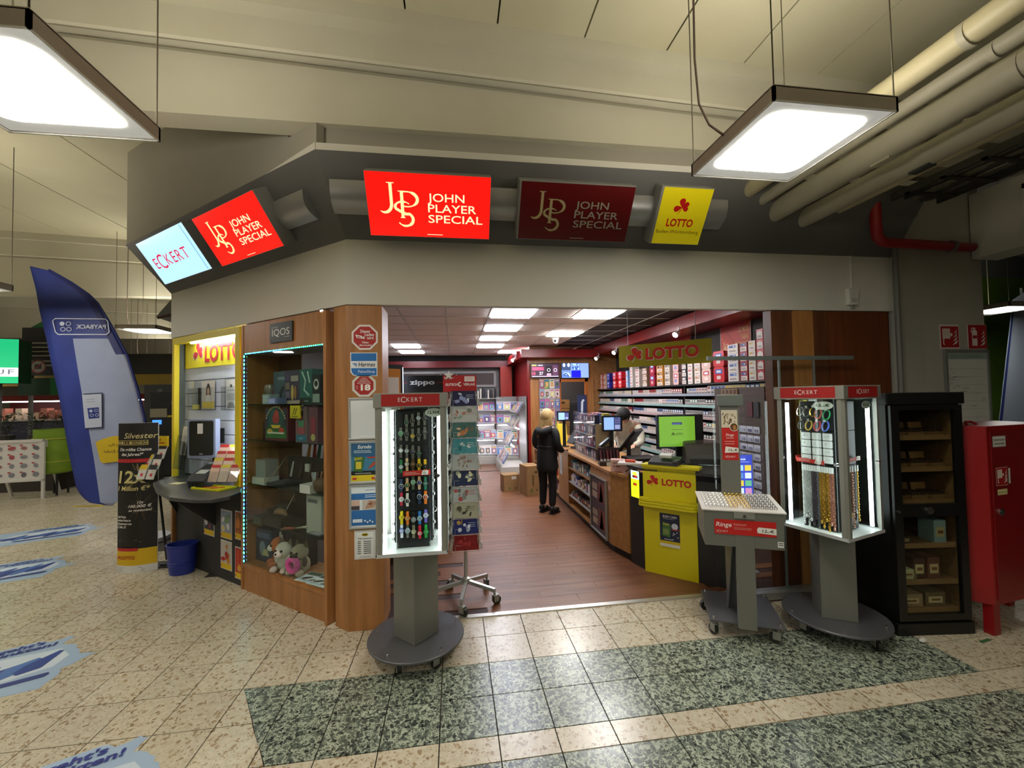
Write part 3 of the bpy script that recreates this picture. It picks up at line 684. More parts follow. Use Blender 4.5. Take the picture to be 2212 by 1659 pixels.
t = thing('door_poster', 'dark blue poster standing in the back doorway', 'poster', FR(2.96, 9.33, 1.0)); MB('222a4a').box(-.115, .115, 0, .012, -.01, .76).build('board', t); p.build('print', t)
# ================================================================== SIGNS ON THE CANTED BAND
nb = Vector((0, -.819, -.574)); vb = Vector((0, -.574, .819))
BF = Matrix(((1, 0, 0, 0), (0, .819, -.574, 3.33), (0, .574, .819, 2.995), (0, 0, 0, 1)))
vL = (Vector((nl.x, nl.y, 0))*.347+Vector((0, 0, .495))).normalized(); xl = Vector((-dl.x, -dl.y, 0)); yl = vL.cross(xl)
BL = Matrix(((xl.x, yl.x, vL.x, P1.x), (xl.y, yl.y, vL.y, P1.y), (xl.z, yl.z, vL.z, 2.995), (0, 0, 0, 1)))
CASE = noisy('8e8d8a', '969592', 200, .45, metal=.05)
def eckert(p, x, z, h, col, w, bold=.004):
    """E, larger C, KERT, centred on x"""
    k = w/5.3
    for ch, cx, s_, dz, ww in (('E', .25, 1, 0, .50), ('C', 1.12, 1.36, -.18, .95), ('K', 2.15, 1, 0, .72), ('E', 3.05, 1, 0, .5), ('R', 3.88, 1, 0, .66), ('T', 4.75, 1, 0, .72)):
        p.text(ch, x-w/2+cx*k, z+dz*h, h*s_, col, w=ww*k, bold=bold); p.y += p.step
def jps_face(p, x0, z0, W, H_, bg, ink, ink2):
    p.rect(x0, z0, x0+W, z0+H_, bg)
    jps(p, x0+.10*W, z0+.175*H_, .67*H_, ink)
    for t_, b_, w_ in (('JOHN', .585, .30), ('PLAYER', .415, .40), ('SPECIAL', .245, .455)):
        p.text(t_, x0+.485*W, z0+b_*H_,   .125*H_, ink2, w=w_*W, al='l', bold=.006); p.y += p.step
    p.rect(x0+.47*W, z0+.04*H_, x0+.6*W, z0+.05*H_, ink2)
def lightbox(name, label, F_, x0, x1, z0, z1, d, draw, emit, group='light box signs on the canted band'):
    t = thing(name, label, 'sign', F_ @ Matrix.Translation((x0, 0, z0)), group); W, H_ = x1-x0, z1-z0
    MB(CASE).box(0, W, -d, .0, 0, H_).build('case', t, bevel=.004)
    p = Print(-d-.001, emit=emit, rough=.25); draw(p, W, H_); p.build('face', t); return t
lightbox('light_box_sign', 'bright red lit sign with gold monogram over the entrance, left of the dark red one', BF, -.60, .292, .068, .508, .13, lambda p, W, H_: jps_face(p, .004, .004, W-.008, H_-.008, 'f2150c', 'ffe9a8', 'fff0c0'), .5)
lightbox('light_box_sign', 'unlit dark red sign with gold monogram in the middle of the band', BF, .502, 1.40, .082, .504, .13, lambda p, W, H_: jps_face(p, .014, .004, W-.018, H_-.014, '6a0c0e', 'cdb98a', 'b9ac98'), 0)
def lotto_bw(p, W, H_):
    p.rect(.02, .004, W-.004, H_-.008, 'e8d516'); clover(p, W*.47, H_*.66, W*.155, 'b81a14')
    p.text('LOTTO', W*.5, H_*.33, H_*.125, 'b81a14', w=W*.52, bold=.03); p.text('Baden-Württemberg', W*.5, H_*.205, H_*.06, '6b4a14', w=W*.84)
lightbox('light_box_sign', 'yellow upright sign with a red clover at the right end of the band', BF, 1.605, 2.04, .082, .517, .13, lotto_bw, .1)
lightbox('light_box_sign', 'tilted bright red sign with gold monogram on the angled left side of the band', BL, -1.52, -.545, .10, .535, .13, lambda p, W, H_: jps_face(p, .004, .004, W-.008, H_-.008, 'f2150c', 'ffe9a8', 'fff0c0'), .5)
def eck(p, W, H_):
    p.rect(.004, .004, W-.004, H_-.004, 'a9d8f4'); p.rect(W*.93, .01, W*.945, H_-.01, '6fa0bc'); eckert(p, W*.46, H_*.36, H_*.23, 'c01c42', W*.72, .0)
lightbox('light_box_sign', 'bright pale blue lit sign with red lettering at the left end of the band', BL, -2.70, -1.69, .112, .552, .13, eck, .62)
def rail(label, F_, x0, x1, v0, v1, more=()):
    t = thing('curved_rail', label, 'trim', F_, 'silver curved rails behind the signs')
    for x0, x1 in ((x0, x1),)+more:
        P = [(x0, -.062*math.sin(math.pi*(i+1)/12)-.008, v0+(v1-v0)*i/10) for i in range(11)]+[(x0, 0, v1), (x0, 0, v0)]
        MB(M('a3a3a2', .38, .55)).prism(P, (x1-x0, 0, 0)).build('rail', t, smooth=True)
rail('curved silver rail between the signs over the entrance', BF, -.86, -.601, .19, .425, ((.293, .501), (1.401, 1.604), (2.041, 2.25)))
rail('short curved silver rail stub on the angled left band', BL, -.544, -.158, .195, .418)
t = thing('side_sign', 'dark-rimmed sign box seen edge-on at the far left end of the band', 'sign', FR(P2.x-.06, P2.y+.45, 0, 97))
MB(M('6a6a66', .5)).prism([(-.3, 0, 2.75), (-.3, .22, 2.75), (-.3, -.12, 3.22), (-.3, -.26, 3.18)], (.9, 0, 0)).build('case', t)
MB(M('3a0c10', .5)).tube([(-.3, .20, 2.74), (-.3, -.05, 2.82), (-.3, -.27, 3.19)], .014).build('rim', t)
# white alarm box with its conduit on the bulkhead
t = thing('alarm_box', 'small white sensor box with a vertical conduit on the right end of the bulkhead', 'box', FR(3.64, 3.33, 2.535))
MB(M('d4d3ca', .5)).rbox(-.045, .045, -.04, 0, 0, .155, .008, ax='y').build('housing', t); MB('b8b7ae').rbox(-.028, .028, -.042, -.04, .02, .06, .006, ax='y').build('cover', t)
MB(M('c9c8bf', .5)).box(-.008+.02, .02+.008, -.015, 0, .155, .46).build('conduit', t); MB('9a9a92').box(.0, .03, -.02, 0, -.035, 0).build('plug', t)
t = thing('spot_button', 'tiny pair of white spots under the bulkhead over the showcase', 'lamp', LW @ Matrix.Translation((-.30, -.01, 2.47)))
MB(M('fffdf0', .4, 0, 3)).sph((0, 0, 0), .008).sph((.02, 0, .004), .006).build('bulb', t); MB('55504a').box(-.012, .03, -.004, .012, .004, .016).build('holder', t)
# ================================================================== STICKERS AND FRAMES ON THE PILLAR
PF = lambda x, z: FR(x, 3.3185, z)
def octo(r, c=(0, 0)): return [(c[0]+r*math.cos(R(22.5+45*i)), c[1]+r*math.sin(R(22.5+45*i))) for i in range(8)]
def sticker(name, label, mat4, outline, base, draw, cat='sign', group=None, th=.002):
    t = thing(name, label, cat, mat4, group)
    b = MB(base); b.prism([(x, 0, z) for x, z in outline], (0, -th, 0)); b.build('backing', t)
    p = Print(-th-.0004); draw(p); p.build('print', t); return t
def s_video(p):
    p.poly(octo(.090), 'b3201c'); p.text('Dieser', .005, .035, .022, 'f3eeea', w=.075, bold=.02); p.text('Laden', .035, .010, .022, 'f3eeea', w=.07, bold=.02); p.text('wird', .04, -.015, .02, 'f3eeea', w=.05, bold=.02)
    p.text('Video-', .005, -.048, .016, 'f3eeea', w=.055, bold=.02); p.text('überwacht!', .005, -.068, .014, 'f3eeea', w=.09, bold=.02)
    p.poly([(-.07, .02), (-.02, .01), (-.012, -.012), (-.06, -.004)], 'f3eeea'); p.poly([(-.058, .008), (-.03, .003), (-.028, -.004), (-.054, 0)], 'b3201c'); p.poly([(-.012, .004), (.0, .006), (-.002, -.016), (-.012, -.012)], 'f3eeea')
sticker('octagon_sticker', 'upper red octagon video warning sticker on the wooden pillar', PF(-.674, 2.229), octo(.105), 'ece6e2', s_video)
def s_herm(p):
    p.rect(-.094, .025, .094, .085, '1f70ba'); p.text('Hermes', .022, -.018, .033, '1c1c24', w=.125, bold=.012, shear=.18)
    for k in range(4): p.poly([(-.088+.008*k, .008-.007*k), (-.05, .008-.007*k), (-.052, .004-.007*k), (-.084+.008*k, .004-.007*k)], '1f70ba'); p.y += p.step
    p.poly([(-.094, -.03), (.094, -.03), (.094, -.086), (-.05, -.086), (-.075, -.08), (-.09, -.06)], '1f70ba'); p.text('PaketShop', .02, -.066, .02, 'f2f2f4', w=.125)
sticker('parcel_sticker', 'blue and white parcel shop sticker on the wooden pillar', PF(-.682, 2.02), [(-.1, .09), (.1, .09), (.1, -.092), (-.05, -.092), (-.08, -.085), (-.1, -.06)], 'eef0f2', s_herm)
def s_18(p):
    p.poly(octo(.076), 'a82420'); p.text('18', .012, -.036, .042, 'f4efe8', w=.072, bold=.04)
    for k, (s_, w_) in enumerate((('TABAK', .04), ('PRODUKTE', .06), ('E-ZIGARETTEN', .085), ('NACHFÜLLBEHÄLTER', .1))): p.text(s_, 0, .052-.013*k, .008, 'f4efe8', w=w_); p.y += p.step
    p.text('Erst', -.052, -.012, .008, 'f4efe8'); p.text('ab', -.052, -.026, .008, 'f4efe8')
sticker('octagon_sticker', 'lower red octagon sticker with a large 18 on the wooden pillar', PF(-.682, 1.856), octo(.095), 'd6d2c8', s_18)
def poster_frame(label, x, z0, z1, w_, draw):
    t = thing('framed_poster', label, 'frame', PF(x, z0), 'snap frames on the pillar'); H_ = z1-z0; f = .014
    b = MB(M('b4b4b0', .35, .6)); b.box(-w_/2, w_/2, -.016, 0, 0, f).box(-w_/2, w_/2, -.016, 0, H_-f, H_).box(-w_/2, -w_/2+f, -.016, 0, f, H_-f).box(w_/2-f, w_/2, -.016, 0, f, H_-f); b.build('frame', t, bevel=.003)
    p = Print(-.004); p.rect(-w_/2+f, f, w_/2-f, H_-f, 'e4e6e4'); draw(p, w_, H_); p.build('poster', t)
poster_frame('empty white snap frame, topmost on the wooden pillar', -.68, 1.44, 1.762, .236, lambda p, w_, h: p.rect(-.09, .03, .09, h-.03, 'dcdedd'))
def f_eur(p, w_, h):
    p.rect(-.10, .022, .10, h-.02, '2c5f86'); p.rect(-.10, .09, .10, h*.62, '3f7f9c'); p.rect(-.10, .07, .10, .10, '1a1a18'); p.rect(-.10, .022, .10, .068, 'e2c81c')
    p.text('Eurodo', 0, h-.06, .026, 'f2f2ee', w=.1, bold=.02, shear=.15); p.lines(-.08, .08, h-.08, .012, 2, 'd8e4ea')
    p.poly([(-.085, .10), (-.02, .09), (0, .20), (-.07, .215)], '3d6a34'); p.rect(-.065, .115, -.025, .17, 'd9c53a'); p.text('EURO', -.045, .185, .018, 'e8d23c', w=.055, bold=.02, rot=6); p.poly([(.02, .11), (.06, .13), (.09, .16), (.07, .17), (.04, .14)], 'b24a30')
    p.rect(.02, .195, .085, .205, 'c8352c'); p.rect(-.09, .035, -.06, .05, 'c8352c'); p.rect(.05, .035, .09, .05, 'c8352c'); p.lines(-.07, .07, .08, .01, 1, 'e8e8e0')
poster_frame('snap frame with a blue and yellow scratch-card poster, second on the pillar', -.68, 1.104, 1.434, .236, f_eur)
def f_blue(p, w_, h):
    p.rect(-.10, .025, .10, h-.02, 'e9edf0'); p.rect(-.10, .025, .10, h*.42, '2f6fb0'); p.rect(-.10, h*.66, .10, h*.80, '2f6fb0'); p.lines(.0, .09, h-.045, .012, 1, '7f99b4'); p.lines(.0, .09, h*.75, .014, 2, 'dbe7f2')
    p.rect(-.10, h*.43, -.04, h*.65, 'd9b6a4'); p.rect(-.10, h*.43, -.04, h*.52, '4a4048'); p.rect(-.02, h*.43, .10, h*.65, 'cdc0b6'); p.poly([(.0, h*.45), (.06, h*.47), (.09, h*.6), (.03, h*.64)], 'b98e74'); p.poly([(.02, h*.55), (.05, h*.53), (.05, h*.6)], '7a4a34')
    p.rect(-.09, .05, -.02, .075, 'dfe8f2'); 
    for k in range(4): p.ell(0+.018*k, .06-.01*(k % 2), .007, .007, 'dfe8f2', 10); p.y += p.step
poster_frame('snap frame with a blue and white photo poster, lowest on the pillar', -.68, .766, 1.10, .236, f_blue)
def s_open(p):
    p.poly([(-.068, -.10), (.068, -.10), (.068, .10), (-.068, .10)], '6a6a6a'); p.poly([(-.066, -.098), (.066, -.098), (.066, .098), (-.066, .098)], 'f0f0ec'); p.ell(0, .075, .025, .012, 'd2b81e'); p.rect(-.018, .07, .018, .08, '4a4410')
    p.text('Öffnungszeiten', 0, .042, .012, '2a2a2a', w=.105)
    for k in range(7): p.rect(-.055, .022-.015*k, -.03, .028-.015*k, '5c5c5c'); p.y += p.step; p.rect(-.01, .022-.015*k, .045, .028-.015*k, '5c5c5c'); p.y += p.step
    p.lines(-.04, .045, -.09, .008, 1, '8a8a8a')
sticker('opening_hours_sheet', 'white sheet of opening hours at the bottom of the pillar stickers', PF(-.683, .645), [(-.077, -.108), (.077, -.108), (.077, .108), (-.077, .108)], 'f0f0ec', s_open, 'sign')
# ================================================================== GLASS SHOWCASE IN THE ANGLED FRONT
DC = thing('display_cabinet', 'wooden glass-fronted showcase of gifts in the angled shop front', 'cabinet', LW)
X0, X1, D_ = -1.50, -.205, .345
def VX(x, y): return (min(max(x-1.19*y, -1.40), -.29), .7*y)   # items as placed: depth shifts them along the front
b = MB(WOOD); b.box(X0, X0+.035, -.012, D_, 0, 2.472); b.build('side_panel', DC, bevel=.002)
b = MB(WOOD); b.box(X1-.035, X1, -.035, D_, 0, 2.46); b.build('side_panel', DC, bevel=.002)
MB(WOOD).box(X0+.035, X1-.035, -.004, .02, 0, .205).build('plinth', DC)
MB(WOOD).box(X0+.035, X1-.035, -.012, .03, .205, .235).build('sill', DC, bevel=.004)
MB(WOOD).box(X0+.035, X1-.035, .0, D_, .228, .245).build('floor_board', DC)
MB(WOOD).box(X0+.035, X1-.035, -.006, .02, 2.20, 2.472).build('header_panel', DC)
MB(noisy('77726c', '807b74', 2, .5)).box(X0+.035, X1-.035, .02, D_, 2.20, 2.215).build('ceiling_board', DC)
MB(noisy('6a4526', '76502e', 3, .5)).box(X0+.035, -1.10, D_-.012, D_, .245, 2.2).build('back_panel', DC)
for k in range(3): MB('4e3018').box(X0+.05, -1.12, D_-.02, D_-.012, 1.12+.16*k, 1.13+.16*k).build('rail', DC)
SH = [1.722, 1.39, .978, .625]
for z in SH: MB(SHELFG).box(X0+.04, X1-.04, .03, D_-.03, z-.008, z).build('glass_shelf', DC)
MB(GLASS).box(X0+.036, X1-.036, .004, .008, .235, 2.20).build('glass_pane', DC)
LEDC = [M('38e0ff', .4, 0, 7), M('3a7bff', .4, 0, 6), M('40ffe0', .4, 0, 7), M('30ff90', .4, 0, 5)]
MB(M('3a6a78', .4)).box(X0+.036, X0+.048, -.004, .0, .24, 2.205).box(X0+.036, X1-.036, -.004, 0, 2.192, 2.204).build('led_strip', DC)
b = MB()
for i in range(52):
    b.use(LEDC[(i*7//5) % 3]); z = .255+.0375*i; b.box(X0+.0375, X0+.047, -.008, -.004, z, z+.016)
for i in range(44):
    b.use(LEDC[3] if i > 22 and i % 3 else LEDC[i % 3]); x = X0+.06+.0272*i; b.box(x, x+.009, -.008, -.004, 2.194, 2.202)
stuff(b.build('led_diodes', DC))
t = thing('brand_plate', 'black square plate with white lettering on the showcase header', 'sign', LW @ Matrix.Translation((-.843, -.007, 2.262)))
MB(M('1b1d1f', .35)).rbox(-.168, .168, -.012, 0, 0, .172, .012, ax='y').build('plate', t)
p = Print(-.0125); p.text('IQOS', .0, .058, .06, 'e8e8e6', w=.26, bold=.002); p.rect(-.135, .128, -.04, .138, '8a8a8a'); p.rect(.05, .036, .14, .044, '8a8a8a'); p.build('print', t)
# ---- gifts on the showcase shelves (local: x along the front, y depth, z)
def put(name, label, cat, x, y, z, b, ang=0, group=None, sub=None, smooth=False):
    t = thing(name, label, cat, LW @ FR(*VX(x, y), z, ang), group)
    b.build('body', t, smooth=smooth)
    if sub: sub(t)
    return t
def pb(w_, d_, h, base, draw, y0=None):
    def f(t):
        p = Print(-d_/2-.001); draw(p, w_, h); p.build('print', t)
    return MB(base).box(-w_/2, w_/2, -d_/2, d_/2, 0, h), f
b, f = pb(.12, .10, .09, '9fb2b8', lambda p, w_, h: [p.rect(-.05+.018*k, .02+.02*j, -.038+.018*k, .034+.02*j, 'd8e6ea') for k in range(6) for j in range(3)]); put('crystal_case', 'clear studded crystal case on the top glass shelf', 'gift', -1.02, .12, SH[0], b, sub=f)
put('glass_ball', 'glass ball beside the crystal case on the top glass shelf', 'gift', -1.12, .3, SH[0], MB(M('a59f92', .05, .3)).lathe([(.02, 0), (.035, .01), (.012, .03), (.012, .07), (.05, .10), (.065, .14), (.05, .185), (.01, .2)], seg=16), smooth=True)
b, f = pb(.12, .1, .055, '6b7fa8', lambda p, w_, h: p.rect(-.05, .008, .05, .045, '8fa4d0')); put('gift_box', 'small blue-labelled box on the top glass shelf', 'gift', -.93, .05, SH[0], b, sub=f)
def eiffel(t):
    MB('9a3a34').prism([(-.05, -.005, .06), (.05, -.005, .06), (0, -.005, .14)], (0, .02, 0)).build('ornament', t)
put('ornament_stand', 'small dark stand with a red pointed ornament on the top glass shelf', 'gift', -.985, .28, SH[0], MB('2a2622').box(-.06, .06, -.03, .03, 0, .06), sub=eiffel)
b, f = pb(.20, .14, .30, '51646c', lambda p, w_, h: (p.poly([(-.08, .02), (.05, .17), (.08, .15), (-.02, .0)], '222a30'), p.rect(-.03, .22, .09, .25, '8a9aa2'), p.rect(-.1, .0, .1, .02, '7f96a0'))); put('perfume_box', 'tall grey-blue gift box with a dark diagonal on the top glass shelf', 'gift', -.77, .28, SH[0], b, sub=f)
def setbox(p, w_, h):
    p.rect(-.11, .0, .11, .03, 'c2b0a4')
    for k in range(3): p.rect(-.105, .05+.08*k, -.04, .11+.08*k, ['7a6a88', '8b7a6a', '5a4a78'][k]); p.y += p.step
    p.ell(0, .1, .022, .07, 'd0b264'); p.ell(.045, .1, .018, .06, 'a9784a'); p.rect(-.02, .2, .09, .25, 'b9a9a2')
b, f = pb(.24, .14, .30, '4a4058', setbox); put('gift_set', 'purple gift set with two gold bottles on the top glass shelf', 'gift', -.575, .24, SH[0], b, sub=f)
b, f = pb(.17, .12, .30, '2f6a66', lambda p, w_, h: (p.rect(-.08, .0, .08, .05, '1c3c34'), p.text('CHANEL', 0, .015, .014, 'd9d9d4'), p.stroke([(-.05, .28), (.0, .2), (-.02, .12), (.05, .07)], .02, 'b4d4cc'), p.stroke([(.03, .28), (.06, .18)], .016, 'd8ece6'))); put('gift_set', 'shiny teal foil gift set on the top glass shelf', 'gift', -.40, .22, SH[0], b, sub=f)
b, f = pb(.10, .1, .24, '23282a', lambda p, w_, h: (p.ell(0, .16, .035, .045, 'd8d8d4'), p.ell(0, .165, .022, .025, '1a1a1a'), p.rect(-.045, .01, .045, .08, '8fa09c'))); put('novelty_mug', 'black box with a white emblem at the right of the top glass shelf', 'gift', -.285, .12, SH[0], b, sub=f)
# second shelf
def bagdraw(p, w_, h):
    p.rect(-w_/2+.015, .02, w_/2-.015, h-.02, '2c3c4e'); p.ell(0, .10, .16, .06, '2d5a34'); p.poly([(-.16, .02), (.16, .02), (.16, .09), (-.16, .09)], '3f7a3a'); p.ell(0, .2, .12, .10, '2c5a58'); p.ell(.0, .2, .055, .05, 'b23a34'); p.ell(.01, .245, .035, .035, 'c9453c'); p.poly([(-.08, .14), (.08, .14), (.05, .11), (-.05, .11)], 'e4c23c'); p.ell(.09, .09, .04, .03, 'c8482c'); p.ell(-.09, .08, .045, .025, 'd6a83a'); p.rect(-.13, .06, .13, .075, 'e4e0d4')
    for k in range(16):
        a = R(20+140*k/15); p.ell(.155*math.cos(a), .15+.155*math.sin(a), .009, .009, ['e8d45a', 'e4e0d4'][k % 2], 8); p.y += p.step
def bag(label, x, y, w_, h, base, draw, d_=.12):
    def f(t):
        p = Print(-d_/2-.001); draw(p, w_, h); p.build('print', t)
        for s_ in (-1, 1): MB(M('5a1420', .6)).tube([(-w_*.2, s_*d_*.45, h), (-w_*.12, s_*d_*.45, h+.05), (w_*.12, s_*d_*.45, h+.05), (w_*.2, s_*d_*.45, h)], .004).build('handle', t)
    bb = MB(base); bb.add([(-w_/2, -d_/2, 0), (w_/2, -d_/2, 0), (w_/2, d_/2, 0), (-w_/2, d_/2, 0), (-w_/2, -d_/2, h), (w_/2, -d_/2, h), (w_/2, d_/2, h), (-w_/2, d_/2, h)], [(0, 3, 2, 1), (0, 1, 5, 4), (1, 2, 6, 5), (2, 3, 7, 6), (3, 0, 4, 7)])
    return put('gift_bag', label, 'bag', x, y, SH[1], bb, sub=f, group='paper gift bags in the showcase')
bag('wide green and red patterned gift bag on the second glass shelf', -.845, .2, .36, .30, '6e2a34', bagdraw)
bag('dark red gift bag between the two patterned bags on the second glass shelf', -.55, .33, .14, .30, '501a24', lambda p, w_, h: [p.rect(-.05, .03+.07*k, .05, .07+.07*k, ['3a3a44', '7a2a34', '24343a'][k % 3]) for k in range(4)], .1)
def nut(p, w_, h):
    p.rect(-.07, .01, .07, .06, '2e7896'); p.text('NUTS', 0, .025, .014, 'dfe9ec'); p.rect(-.045, .07, .045, .13, 'a8505a'); p.rect(-.04, .13, .04, .19, '4a8a6a'); p.ell(0, .21, .026, .028, '8a4a44'); p.rect(-.03, .23, .03, .27, '2a2430'); p.rect(-.055, .09, -.045, .17, 'a83a4a'); p.rect(.045, .09, .055, .17, 'a83a4a'); p.ell(0, .28, .03, .012, 'd8c8c4')
bag('grey gift bag with a toy soldier picture on the second glass shelf', -.47, .18, .16, .31, '7a6468', nut)
bag('grey-pink gift bag at the right end of the second glass shelf', -.31, .14, .12, .30, '6a4450', lambda p, w_, h: (p.rect(-.03, .08, .03, .22, '9a3a4a'), p.ell(0, .05, .03, .03, 'b9b070')))
for k in range(3):
    put('leather_case', 'dark flat case stacked at the left of the second glass shelf, %s from the bottom' % ORD[k], 'case', -1.0+.01*k, .36, SH[1]+.052*k, MB(['2a2a26', '33332c', '3c4038'][k]).rbox(-.11, .11, -.08, .08, 0, .05, .01), group='flat dark cases stacked in the showcase')
b, f = pb(.12, .01, .14, 'b9a69a', lambda p, w_, h: (p.rect(-.02, .09, .02, .12, '6a4a44'), p.lines(-.04, .04, .06, .014, 4, '8a7a72'))); put('gift_card', 'pale upright card standing behind the wide patterned gift bag', 'card', -.93, .33, SH[1]+.17, b, sub=f)
put('card_block', 'box supporting the pale card behind the wide gift bag', 'box', -.93, .36, SH[1], MB('4a3828').box(-.06, .06, -.035, .04, 0, .17))
b, f = pb(.14, .012, .11, 'e2cc1e', lambda p, w_, h: (p.stroke([(-.03, .03), (.0, .09)], .008, '3a3414'), p.stroke([(.0, .03), (.03, .09)], .008, '3a3414'), p.rect(-.05, .012, .05, .02, '8a7c20'))); put('price_tag', 'yellow folded price tag hanging under the top glass shelf', 'sign', -.655, .06, SH[0]-.125, b, sub=f)
for k, x in enumerate((-.42, -.24)):
    b, f = pb(.15, .014, .14, ['9a94a4', 'b2a0a4'][k], lambda p, w_, h: (p.rect(-.06, .02, .06, .12, 'c6bcc4'), p.ell(.02, .06, .025, .03, '8a7a84'))); put('photo_frame', ['grey photo frame standing above the toy soldier bag', 'pinkish photo frame at the right above the gift bags'][k], 'frame', x, .34, SH[1]+.18, b, sub=f)
    put('frame_block', ['box carrying the grey photo frame', 'box carrying the pinkish photo frame'][k], 'box', x, .36, SH[1], MB('57474a').box(-.07, .07, -.03, .04, 0, .18))
# third shelf
put('white_box', 'white carton at the left of the third glass shelf', 'box', -1.12, .16, SH[2], MB('c4c4be').box(-.10, .10, -.07, .07, 0, .06))
put('grey_box', 'grey carton standing on the white carton on the third glass shelf', 'box', -1.10, .18, SH[2]+.06, MB('8d8f8c').box(-.08, .08, -.06, .06, 0, .16))
def case_lid(t):
    MB('16150f').box(-.26, .26, .10, .115, .02, .25).build('lid', t); MB(CHROME).tube([(-.26, -.1, .03), (-.26, .1, .25)], .005).build('stay', t)
    for k, c in enumerate(('c8c8c4', '26241e', '3a2a1a')): MB(M(c, .3)).tube([(-.2+.14*k, .09, .06), (-.15+.14*k, .085, .2)], [.012, .008]).build('pipe', t)
    MB('cfcfc4').box(.02, .08, .085, .10, .12, .19).build('tag', t)
put('open_case', 'open black presentation case on the third glass shelf', 'case', -.66, .2, SH[2], MB('1b1a16').box(-.27, .27, -.10, .10, 0, .03), sub=case_lid)
put('white_box', 'small white box right of the open black case on the third glass shelf', 'box', -.45, .08, SH[2], MB('cfd0cc').box(-.07, .07, -.05, .05, 0, .07))
put('metal_cup', 'chrome cup standing behind the small white box', 'cup', -.34, .2, SH[2], MB(M('b8bcc0', .1, 1)).lathe([(.03, 0), (.035, .01), (.045, .12), (.055, .16), (.05, .16)], seg=18), smooth=True)
put('leather_pouch', 'brown leather pouch at the right end of the third glass shelf', 'pouch', -.31, .12, SH[2], MB('5a4028').sph((0, 0, .06), .09, (.9, .6, .7)), smooth=True)
def bott(t):
    for k, c in enumerate(('a8743c', '9a3a3a', '2a5a4a', '3a4a7a', 'c9c9c4')): MB(M(c, .2)).tube([(-.15+.075*k, .02*(k % 2), 0), (-.13+.075*k, .02, .2)], [.022, .012]).build('bottle', t)
put('bottle_row', 'row of coloured miniature bottles hanging behind the open case', 'bottle', -.30, .42, SH[2]+.16, MB('8a8a8c').box(-.18, .2, -.02, .03, -.02, 0), sub=bott)
put('bottle_block', 'block carrying the coloured miniature bottles', 'box', -.30, .42, SH[2], MB('6a6a6c').box(-.17, .17, -.02, .03, 0, .14))
# fourth shelf
for k, (x, y, w_, h, c, lb) in enumerate(((-.95, .30, .10, .10, '2c2a22', 'small dark tin at the left of the lowest glass shelf'), (-1.15, .10, .13, .07, '4c4840', 'grey flat box leftmost on the lowest glass shelf'), (-.78, .3, .16, .16, '221f1a', 'tall dark case at the back of the lowest glass shelf'), (-.90, .12, .26, .09, '29261e', 'dark open tray in front on the lowest glass shelf'))):
    put('pipe_case', lb, 'case', x, y, SH[3], MB(c).rbox(-w_/2, w_/2, -.06, .06, 0, h, .008))
put('figurine', 'tan carved figurine lying on the dark open tray', 'figurine', -.87, .12, SH[3]+.09, MB('8a6a46').tube([(-.09, 0, .02), (-.03, 0, .04), (.04, 0, .035), (.09, 0, .015)], [.018, .03, .026, .01], 10), smooth=True)
def lid2(t): MB('1e1c17').box(-.22, .22, .08, .1, 0, .27).build('lid', t); MB(CHROME).tube([(-.215, -.07, .02), (-.19, .06, .25)], .006).build('stay', t)
put('open_case', 'large black open case on the lowest glass shelf', 'case', -.56, .24, SH[3], MB('23211b').box(-.22, .22, -.09, .1, 0, .03), sub=lid2)
def kn(t):
    MB(CHROME).tube([(0, 0, .02), (.16, .02, .05)], [.004, .012], 6).build('blade', t); MB('9a4a30').tube([(-.11, -.02, .01), (0, 0, .02)], .012).build('handle', t)
put('pocket_knife', 'horn-handled knife lying before the large open case', 'knife', -.68, .08, SH[3], MB('6a5236').lathe([(.028, 0), (.03, .006), (.02, .012)], c=(-.11, -.02, 0), seg=14), sub=kn)
put('white_machine', 'white appliance carton at the right end of the lowest glass shelf', 'box', -.23, .25, SH[3], MB('b7b7b0').box(-.10, .10, -.1, .1, 0, .32).use('6b6f74').quad((-.08, -.101, .26), (.05, -.101, .26), (.05, -.101, .29), (-.08, -.101, .29)))
put('card_reader', 'black flat device on the right of the lowest glass shelf', 'device', -.36, .07, SH[3], MB('1c1d1e').rbox(-.09, .09, -.045, .045, 0, .025, .01).use('8d9296').box(-.06, .06, -.03, .03, .025, .03))
# floor of the showcase
FZ = .245
def plush(label, x, y, cols, rot=0, donut=False):
    t = thing('plush_toy', label, 'plush toy', LW @ FR(*VX(x, y), FZ, rot), 'plush toys on the showcase floor')
    body, head, ear, muz = cols; r = lambda c: noisy(c, c, 200, .95, .4, 300, coord='Object')
    MB(r(body)).sph((0, 0, .075), .075, (1, .9, 1)).build('body', t, smooth=True)
    MB(r(head)).sph((0, -.02, .185), .072, (1.05, .95, .95)).build('head', t, smooth=True)
    MB(r(muz)).sph((0, -.085, .168), .035, (1.1, .8, .8)).build('muzzle', t, smooth=True); MB('15120f').sph((0, -.113, .178), .009).build('nose', t)
    for s_ in (-1, 1):
        MB(r(ear)).prism([(s_*.03, -.01, .235), (s_*.07, -.01, .225), (s_*.055, -.01, .285)], (0, .018, 0)).build('ear', t); MB('17130f').sph((s_*.03, -.083, .195), .011).build('eye', t)
        MB(r(body)).sph((s_*.055, -.075, .03), .03, (1, 1.3, .9)).build('paw', t, smooth=True); MB(r(muz)).sph((s_*.065, -.03, .11), .024, (.8, .9, 1.7)).build('arm', t, smooth=True)
    if donut:
        P = [(.05*math.cos(a), -.095+.0*a, .10+.05*math.sin(a)) for a in [2*math.pi*i/16 for i in range(17)]]; MB(M('d0509a', .6)).tube(P, .026, 8).build('donut', t, smooth=True)
    return t
plush('orange and white plush fox on the showcase floor', -.87, .20, ('c06a3a', 'cf7340', 'e6ddd2', 'efe9e0'), -25)
